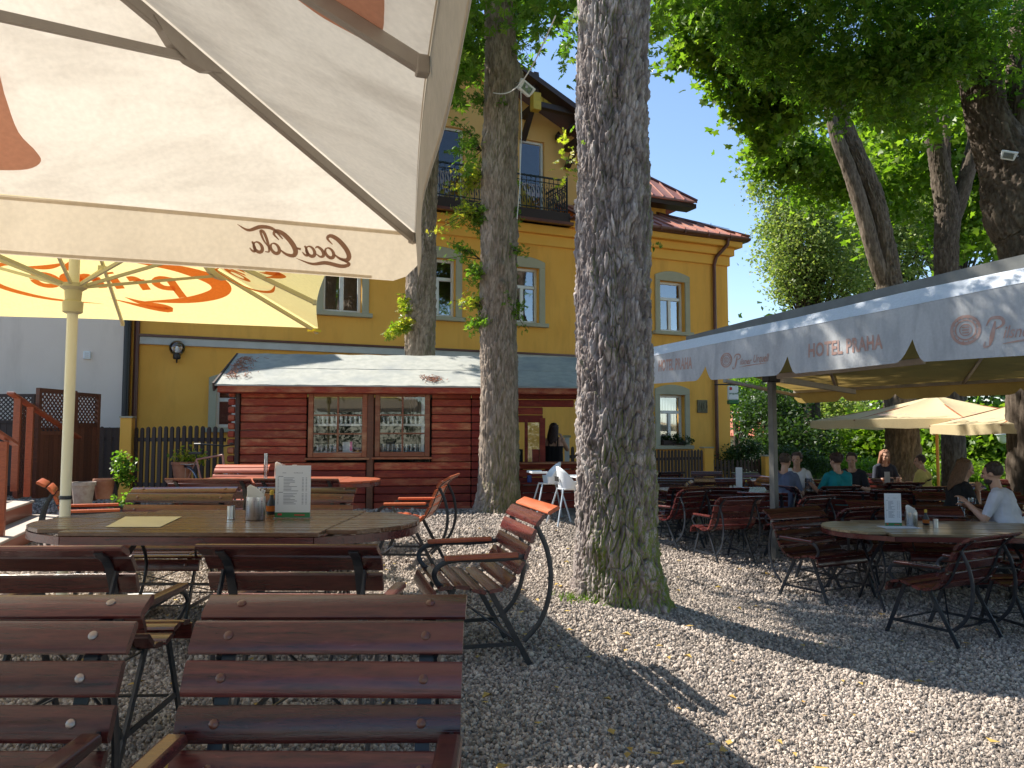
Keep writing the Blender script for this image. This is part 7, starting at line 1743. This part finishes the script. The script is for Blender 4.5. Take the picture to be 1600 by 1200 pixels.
# ================================================================== HIGH CHAIRS
def high_chair(x, y, rot, label):
    t = thing('high_chair', label, 'high chair', (x, y, gz(x, y)), R(rot), 'white high chairs by the cabin')
    H = .56
    b = MB(); n = 22; V = []; lv = 7
    for k in range(n + 1):                                     # rounded shell: low at the front, high at the back
        a = math.pi * (-.12 + 1.24 * k / n); hgt = .12 + .21 * max(0, math.sin(a)) ** .8
        for j in range(lv + 1):
            f = j / lv; r = .15 + .035 * f; V.append((r * math.cos(a) * 1.1, -r * math.sin(a) * 1.0, H + hgt * f))
    b.add(V, [(k * (lv + 1) + j, (k + 1) * (lv + 1) + j, (k + 1) * (lv + 1) + j + 1, k * (lv + 1) + j + 1) for k in range(n) for j in range(lv)])
    o = b.obj('seat_shell', M['white'], t, smooth=True); md = o.modifiers.new('s', 'SOLIDIFY'); md.thickness = .012
    b = MB(); b.lathe([(.0, H - .004), (.155, H - .004), (.165, H + .01), (.0, H + .012)], 22, cap=False); b.obj('seat', M['white'], t, smooth=True)
    b = MB()
    for k in range(5): b.box((-.07 + .035 * k, -.187, H + .15), (.018, .012, .07))
    b.obj('back_slot', M['hole'], t)
    b = MB(); b.box((0, .19, H + .17), (.42, .24, .014)); b.box((0, .305, H + .18), (.42, .012, .03)); b.box((.205, .19, H + .18), (.012, .24, .03)); b.box((-.205, .19, H + .18), (.012, .24, .03)); b.obj('tray', M['white'], t, bevel=.004)
    for sx in (-1, 1):
        for sy in (-1, 1): b = MB(); b.tube([(sx * .13, sy * .13, H + .01), (sx * .27, sy * .27, .012)], .0125, n=8); b.lathe([(.016, 0), (.017, .03), (.0, .032)], 8, (sx * .272, sy * .272, 0)); b.obj('leg', M['greyleg'], t, smooth=True)
    return t
p = at_y(858, 770, 11.9); high_chair(p.x, 11.9, 100, 'left white plastic high chair with slotted back between the two trunks')
p = at_y(889, 770, 11.2); high_chair(p.x, 11.2, -75, 'right white plastic high chair half hidden by the thick trunk')
# ================================================================== LEFT SIDE: STAIR, SCREENS, FENCE
SD = Vector((-.34, .94, 0)).normalized(); SC = Vector((-SD.y, SD.x, 0))       # along the step edge, climbing direction
if SC.x > 0: SC = -SC
S0 = at_z(95, 803, .19); S0.z = 0
st = thing('wooden_stair', 'red brown wooden stair with pale sunlit treads and handrails at the left edge', 'stair', S0)
LW = 4.2
def sw(a, b_, z): return SD * a + SC * b_ + Vector((0, 0, z))
for k in range(4):
    zt = .19 * (k + 1); o_ = .34 * k
    b = MB(); b.bar(sw(-LW, o_ + .01, zt - .11), sw(0, o_ + .01, zt - .11), .022, .16); b.obj('riser', M['stairs'], st)
    b = MB(); b.bar(sw(-LW - .03, o_ + .16, zt - .015), sw(.03, o_ + .16, zt - .015), .36, .03); b.obj('tread', M['tread'], st, bevel=.006)
b = MB(); b.bar(sw(-LW, 4 * .34 + .8, .76 - .03), sw(0, 4 * .34 + .8, .76 - .03), 1.8, .05); b.obj('landing', M['tread'], st)
b = MB(); b.prism([(0, 0), (1.4, .76), (3.0, .76), (3.0, 0)], lambda a, c_, tt: sw(tt, a, c_), .0, .03); b.obj('side_board', M['stairs'], st)
def rail(o_, name='handrail'):
    """handrail climbing along one side at distance o_ along the step edge"""
    b = MB(); p0 = sw(o_, -.15, .95); p1 = sw(o_, 1.55, 1.85); b.bar(p0, p1, .09, .035); b.obj(name, M['stairs'], st, bevel=.005)
    for f in (.1, .9): q = p0.lerp(p1, f); b = MB(); b.bar(Vector((q.x, q.y, 0)), q, .07, .07, up=SD); b.obj('rail_post', M['stairs'], st, bevel=.004)
def prail(pts, posts, w=.10, nm='handrail'):
    b = MB()
    for i in range(len(pts) - 1): b.bar(pts[i] - S0, pts[i + 1] - S0, w, .035)
    b.obj(nm, M['stairs'], st, bevel=.005)
    for (p, zb) in posts: b = MB(); b.bar(Vector((p.x, p.y, zb)) - S0, p - S0, .08, .08, up=SD); b.obj('rail_post', M['stairs'], st, bevel=.004)
A1 = at_y(16, 614, 10.2); A2 = at_y(123, 684, 11.9)
prail([A1, A2], [(A1.lerp(A2, .10), .5), (A1.lerp(A2, .27), .4)])
A1 = at_y(-60, 640, 7.6); A2 = at_y(24, 694, 8.3)
prail([A1, A2], [(at_y(6, 690, 8.15), 0.0), (at_y(20, 693, 8.3) , .0)][:1])
def lattice_panel(name, label, A, Bp, z0, zs, z1, n=11, m='lattice', slant=0.):
    """boarded panel with a diagonal lattice top between two ground points"""
    t = thing(name, label, 'screen', (A.x, A.y, 0), 0, 'lattice screens beside the stair'); d = (Bp - A); d.z = 0; L = d.length; d.normalize(); nrm = Vector((-d.y, d.x, 0)); U = Vector((0, 0, 1))
    P = lambda s, z, o=0: d * s + U * (z + slant * s) + nrm * o
    for s in (0, L): b = MB(); b.bar(P(s, z0), P(s, z1 + .03), .06, .06, up=nrm); b.obj('post', M[m], t)
    for z in (z1, zs): b = MB(); b.bar(P(.03, z), P(L - .03, z), .05, .06); b.obj('rail', M[m], t)
    k = max(2, int(L / .11)) if zs > z0 + .1 else 0
    for i in range(k): s = .03 + (L - .06) * (i + .5) / k; b = MB(); b.bar(P(s, z0, .0), P(s, zs - .03, 0), (L - .06) / k - .006, .018, up=nrm); b.obj('board', M[m], t)
    H = z1 - zs - .05; sp_ = .085; cnt = 0
    for sg, off in ((1, .010), (-1, -.010)):
        s = -H
        while s < L + H:
            # slat from (s, zs) rising with slope sg; clip to [0,L]
            a0, b0_ = (s, s + H); lo = max(a0, .03); hi = min(b0_, L - .03)
            if hi - lo > .02:
                za, zb = lo - s, hi - s
                if sg < 0: za, zb = H - za, H - zb
                b = MB(); b.bar(P(lo, zs + .025 + za, off), P(hi, zs + .025 + zb, off), .022, .008, up=nrm); b.obj('lattice_slat', M[m], t); cnt += 1
            s += sp_
    return t
G = lambda u, d: Vector((xat(u, d), d, 0))
lattice_panel('lattice_screen', 'dark brown lattice topped screen directly behind the cream umbrella pole', G(66, 11.6), G(121, 12.4), .3, 1.28, at_y(66, 604, 11.6).z - .05, slant=-.0)
lattice_panel('lattice_screen', 'narrower dark brown lattice topped screen left of the black picket fence', G(123, 12.45), G(158, 13.0), .15, at_y(140, 664, 12.7).z, at_y(140, 617, 12.7).z)
lattice_panel('lattice_screen', 'greyish lattice fence panel behind the stair at the left edge', G(-40, 14.5), G(58, 14.5), .3, at_y(30, 659, 14.5).z, at_y(30, 618, 14.5).z, m='picket')
lattice_panel('lattice_screen', 'leaning pale edged lattice wing going down beside the stair', G(36, 11.2), G(64, 12.0), .35, .36, 1.7)
def picket_fence(name, label, A, Bp, ztop, zbot, sp_, wp=.075, m='picket', rails=None, shape=0.):
    t = thing(name, label, 'fence', (A.x, A.y, 0), 0, 'dark picket fences'); d = Bp - A; d.z = 0; L = d.length; d.normalize(); nrm = Vector((-d.y, d.x, 0)); U = Vector((0, 0, 1)); n = int(L / sp_)
    for i in range(n):
        s = (i + .5) * L / n; zt = ztop + shape * math.sin(math.pi * i / max(1, n - 1)) + random.uniform(-.012, .012); b = MB(); w = wp / 2
        b.prism([(-w, zbot), (w, zbot), (w, zt - w), (w * .6, zt - w * .3), (0, zt), (-w * .6, zt - w * .3), (-w, zt - w)], lambda a, z, o: d * (s + a + random.uniform(0, 0)) + U * z + nrm * o, -.035, -.012)
        b.obj('picket', M[m], t)
    for z in (ztop - .22, zbot + .25): b = MB(); b.bar(U * z, d * L + U * z, .035, .07); b.obj('rail', M[m], t)
    return t
f0 = G(216, 14.2); f1 = G(357, 13.6)
picket_fence('picket_fence', 'black brown picket fence between the yellow post and the red cabin', f0, f1, at_y(216, 668, 14.0).z, .1, .125, shape=.03)
picket_fence('picket_fence', 'short piece of black picket fence between lattice screen and yellow post', G(160, 14.0), G(196, 14.1), at_y(178, 667, 14.0).z, .1, .125)
def ypost(u, v, d, label, w=.17, zb=-.2):
    x_ = xat(u, d); z = at_y(u, v, d).z; t = thing('fence_post', label, 'post', (x_, d, zb), R(10), 'yellow masonry fence posts'); b = MB(); b.box((0, 0, (z - zb) / 2), (w, w, z - zb)); b.obj('shaft', M['facade_light'], t, bevel=.008); b = MB(); b.box((0, 0, z - zb + .015), (w + .03, w + .03, .03)); b.obj('coping', M['trim'], t)
ypost(205, 653, 14.1, 'yellow masonry post in the left picket fence', .2, 0)
# right fences near the house
picket_fence('picket_fence', 'dark picket fence under the flower window right of the thick trunk', G(1012, 19.0), G(1094, 20.0), at_y(1050, 703, 19.5).z, -.45, .115, shape=.0, m='picket')
ypost(1101, 700, 20.2, 'yellow masonry post right of the fence under the flower window', .26, -.5)
picket_fence('picket_fence', 'dark picket fence before the brown downpipe at the house corner', G(1107, 20.3), G(1142, 20.6), at_y(1120, 718, 20.4).z, -.5, .115)
picket_fence('picket_fence', 'low dark picket fence in front of the evergreen shrub', G(1144, 20.7), G(1188, 21.2), at_y(1160, 718, 21).z, -.5, .125)
ypost(1194, 713, 21.0, 'short yellow masonry post before the evergreen shrub', .24, -.6)
picket_fence('picket_fence', 'fence seen through the cabin opening behind the standing woman', G(888, 17.0), G(906, 17.2), at_y(890, 698, 17).z, -.4, .12)
t_ = thing('upright_board', 'thin grey board leaning on the wall behind the standing woman', 'board', (xat(885, 16.5), 16.5, 0)); b = MB(); b.box((0, 0, .7), (.10, .04, 1.0)); b.obj('panel', M['greyleg'], t_); b = MB(); b.box((0, 0, 1.22), (.16, .06, .05)); b.obj('cap', M['trim'], t_)
# lightbox sign at the house corner, seen under the awning
p = at_y(1145, 614, 21.5); t_ = thing('brewery_sign', 'small white lightbox sign with dark lettering fixed at the house corner', 'sign', p, R(8))
b = MB(); b.box((0, 0, 0), (.30, .10, .40)); b.obj('box', M['white'], t_, bevel=.02); b = MB(); b.box((0, 0, -.26), (.32, .12, .11)); b.obj('lower_box', M['green_print'], t_, bevel=.02)
b = MB(); put_text(b, 'urquell', lambda a, c_: (a, -.053, c_), -.13, -.04, .26, .06, shear=.2, bold=.02); b.obj('lettering', M['green_print'], t_); b = MB(); b.box((-.08, -.052, .12), (.08, .004, .08)); b.obj('emblem', M['red_print'], t_)
b = MB(); b.tube([(-.5, .1, .24), (.2, 0, .24)], .02, n=6); b.tube([(0, 0, .2), (0, 0, .24)], .015, n=6); b.obj('bracket', M['black'], t_)
# pots, plants
def pot(u, v, d, r, h, m, label):
    x_ = xat(u, d); z = at_y(u, v, d).z; t = thing('flower_pot', label, 'pot', (x_, d, z - h)); b = MB(); b.lathe([(r * .72, 0), (r * .95, h * .85), (r * 1.05, h * .86), (r * 1.05, h), (r * .92, h), (r * .88, h * .9)], 20); b.obj('pot_body', M[m], t, smooth=True)
    b = MB(); b.lathe([(0, h * .9), (r * .9, h * .9)], 16, cap=False); b.obj('soil', M['ground'], t); return t, Vector((x_, d, z))
pot(140, 753, 10.6, .15, .34, 'paleroof', 'pale weathered flower pot behind the umbrella pole')
pot(172, 748, 10.9, .14, .28, 'terracotta', 'terracotta pot right of the pale pot')
def plant(name, label, rows, m, size, kind, D, base):
    t = thing(name, label, 'plant', (xat(base[0], D), D, at_y(base[0], base[1], D).z)); crownpx(t, rows, m, kind, size, 'foliage', .5)
    b = MB()
    for k in range(5): a = k * 1.3; b.tube([(0, 0, 0), (.05 * math.cos(a), .05 * math.sin(a), .2), (.09 * math.cos(a), .09 * math.sin(a), .42)], [.008, .006, .003], n=4)
    b.obj('stem', M['leaf_dark'], t); return t
plant('leafy_plant', 'bushy green plant growing at the foot of the left yellow post', [(192, 728, 10.9, 13, 20, .12, 16, 420, .05), (197, 752, 10.9, 8, 12, .1, 6, 130, .04), (188, 780, 10.5, 22, 9, .15, 8, 160, .05)], 'leaf', .065, 'oval', 10.9, (193, 765))
plant('flower_plant', 'yellow green plant in the clay planter behind the bicycle', [(297, 715, 12.8, 20, 9, .15, 12, 300, .06)], 'leaf_yellow', .07, 'oval', 12.8, (300, 740))
pot(292, 722, 12.6, .17, .3, 'terracotta', 'terracotta planter beside the bicycle by the fence')
q = WIN['f']; c0 = fworld((q[0] + q[1]) / 2, q[2] + .12, -.05)
t_ = thing('window_box', 'dark leafy plants on the window sill of the lower right window', 'window box', c0); b = MB(); b.box((0, 0, -.04), (q[1] - q[0] - .1, .16, .14), rz=math.atan2(FA.y, FA.x)); b.obj('trough', M['picket'], t_)
P, _ = clumps((0, 0, .10), (.38, .10, .12), 14, 520, .06); P2, _ = clumps((.42, -.1, .0), (.15, .08, .12), 6, 120, .04); o = mobj('foliage', leaves_mesh('foliage', np.concatenate([P, P2]), .07, 'oval', M['leaf_dark']), t_, kind='stuff')
# ================================================================== BICYCLE
def bicycle(x_, y_, z_, rot):
    t = thing('bicycle', 'silver and dark bicycle parked at the picket fence left of the cabin', 'bicycle', (x_, y_, z_), R(rot))
    for s, nm in ((-.52, 'front_wheel'), (.52, 'rear_wheel')):
        b = MB(); b.tube([(s + .33 * math.cos(a), 0, .34 + .33 * math.sin(a)) for a in np.linspace(0, 2 * math.pi, 33)], .018, n=6, caps=False); w = b.obj(nm, M['black'], t, smooth=True)
        b = MB(); b.tube([(s + .305 * math.cos(a), 0, .34 + .305 * math.sin(a)) for a in np.linspace(0, 2 * math.pi, 33)], .008, n=5, caps=False); b.obj('rim', M['steel'], w)
        b = MB()
        for k in range(16): a = 2 * math.pi * k / 16; b.tube([(s, .015 * (-1) ** k, .34), (s + .3 * math.cos(a), 0, .34 + .3 * math.sin(a))], .0022, n=3, caps=False)
        b.obj('spokes', M['steel'], w)
    H = (-.36, 0, .86); BB = (.08, 0, .30); ST = (.26, 0, .78); RR = (.52, 0, .34); FR_ = (-.52, 0, .34); DT = (-.38, 0, .72)
    b = MB()
    for p, q_, r in ((DT, BB, .02), (H, ST, .016), (BB, ST, .016), (BB, RR, .011), (ST, RR, .010), (H, DT, .02)): b.tube([p, q_], r, n=8)
    b.obj('frame', M['metalroof'], t, smooth=True); b = MB(); b.tube([DT, (-.41, .03, .62), FR_], .014, n=6); b.tube([DT, (-.41, -.03, .62), FR_], .014, n=6); b.obj('fork', M['steel'], t)
    b = MB(); b.tube([(-.36, 0, .86), (-.35, 0, .98), (-.38, 0, 1.0)], .013, n=6); b.tube([(-.22, -.30, 1.03), (-.34, -.2, 1.02), (-.39, 0, 1.0), (-.34, .2, 1.02), (-.22, .30, 1.03)], .012, n=6); b.obj('handlebar', M['black'], t, smooth=True)
    for sy in (-1, 1): b = MB(); b.tube([(-.22, sy * .30, 1.03), (-.12, sy * .34, 1.03)], .018, n=8); b.obj('grip', M['black'], t)
    b = MB(); b.prism([(-.14, -.02), (.10, -.07), (.14, 0), (.10, .07), (-.14, .02)], lambda a, c_, z: (.27 + a, c_, z), .86, .90); b.tube([(.26, 0, .78), (.27, 0, .87)], .012, n=6); b.obj('saddle', M['black'], t, bevel=.008)
    b = MB(); b.tube([(.30, -.06, .70), (.72, -.06, .70)], .006, n=5); b.tube([(.30, .06, .70), (.72, .06, .70)], .006, n=5); b.tube([(.66, -.06, .70), (.55, -.04, .34)], .005, n=5); b.box((.66, 0, .70), (.01, .12, .01)); b.obj('rack', M['steel'], t)
    b = MB(); b.tube([(.08, .03, .30), (.20, .05, .20)], .009, n=5); b.tube([(.08, -.03, .30), (-.04, -.05, .40)], .009, n=5); b.lathe([(.09, -.004), (.09, .004)], 18, (0.08, 0, .30)); b.obj('crank', M['steel'], t)
p = at_y(325, 720, 12.1); bicycle(p.x - .05, 12.2, 0.08, 150)
# ================================================================== CABLES, FLOODLIGHTS, STREET LAMP
def vine_cable():
    t = thing('hanging_cable', 'thin white cable slung between the two trunks before the gable', 'cable', at_y(771, 145, 12.0)); b = MB(); A = at_y(771, 143, 12.0); Bq = at_y(868, 22, 9.0); pts = []
    for k in range(22): f = k / 21; p = A.lerp(Bq, f); p.z -= .35 * math.sin(math.pi * f); pts.append(p - A)
    b.tube(pts, .009, n=5); b.obj('wire', M['rope'], t)
    b = MB(); pts = [at_y(u, v, 12.02) - A for u, v in ((814, 140), (815, 200), (813, 260), (812, 290), (808, 340))]; b.tube([Vector(p) for p in spline([tuple(q) for q in pts], 20)], .007, n=5); b.obj('hanging_wire', M['rope'], t)
vine_cable()
def flood(p, rot, label, s=1.):
    t = thing('floodlight', label, 'floodlight', p, R(rot), 'white floodlights'); b = MB(); b.prism([(-.11 * s, -.08 * s), (.11 * s, -.08 * s), (.14 * s, .08 * s), (-.14 * s, .08 * s)], lambda a, c_, y_: (a, y_, c_), -.03, .05); b.obj('housing', M['white'], t, bevel=.01)
    b = MB(); b.box((0, -.034, 0), (.17 * s, .008, .10 * s)); b.obj('lens', M['tumbler'], t); b = MB(); b.tube([(-.14 * s, .02, 0), (-.15 * s, .1, .0), (0, .14, 0), (.15 * s, .1, 0), (.14 * s, .02, 0)], .008, n=5); b.obj('bracket', M['steel'], t)
    for o in t.children: o.rotation_euler = (R(25), R(20), 0)
flood(at_y(822, 138, 12.2), 40, 'white floodlight on the slimmer trunk in front of the gable', 1.1)
flood(at_y(1576, 243, 12.6), -30, 'white floodlight on the fork of the massive tree at upper right', .9)
p = at_y(1567, 686, 24); t_ = thing('street_lamp', 'white street lamp with a conical glass head in the park at right', 'street lamp', (p.x + .25, 24, gz(p.x, 24))); z_ = p.z - gz(p.x, 24)
b = MB(); b.tube([(0, 0, 0), (0, 0, z_ + .1), (0, 0, z_ + .45), (-.1, 0, z_ + .55), (-.25, 0, z_ + .5)], .035, n=8); b.obj('pole', M['greyleg'], t_, smooth=True)
b = MB(); b.lathe([(.03, .42), (.06, .34), (.22, .16), (.22, .13), (.05, .14)], 14, (-.25, 0, z_)); b.obj('lamp_shade', M['greyleg'], t_, smooth=True); b = MB(); b.lathe([(.19, .13), (.12, -.08), (.04, -.14)], 14, (-.25, 0, z_)); b.obj('lamp_glass', M['white'], t_, smooth=True)
# bench seen through the haze of chairs on the lawn
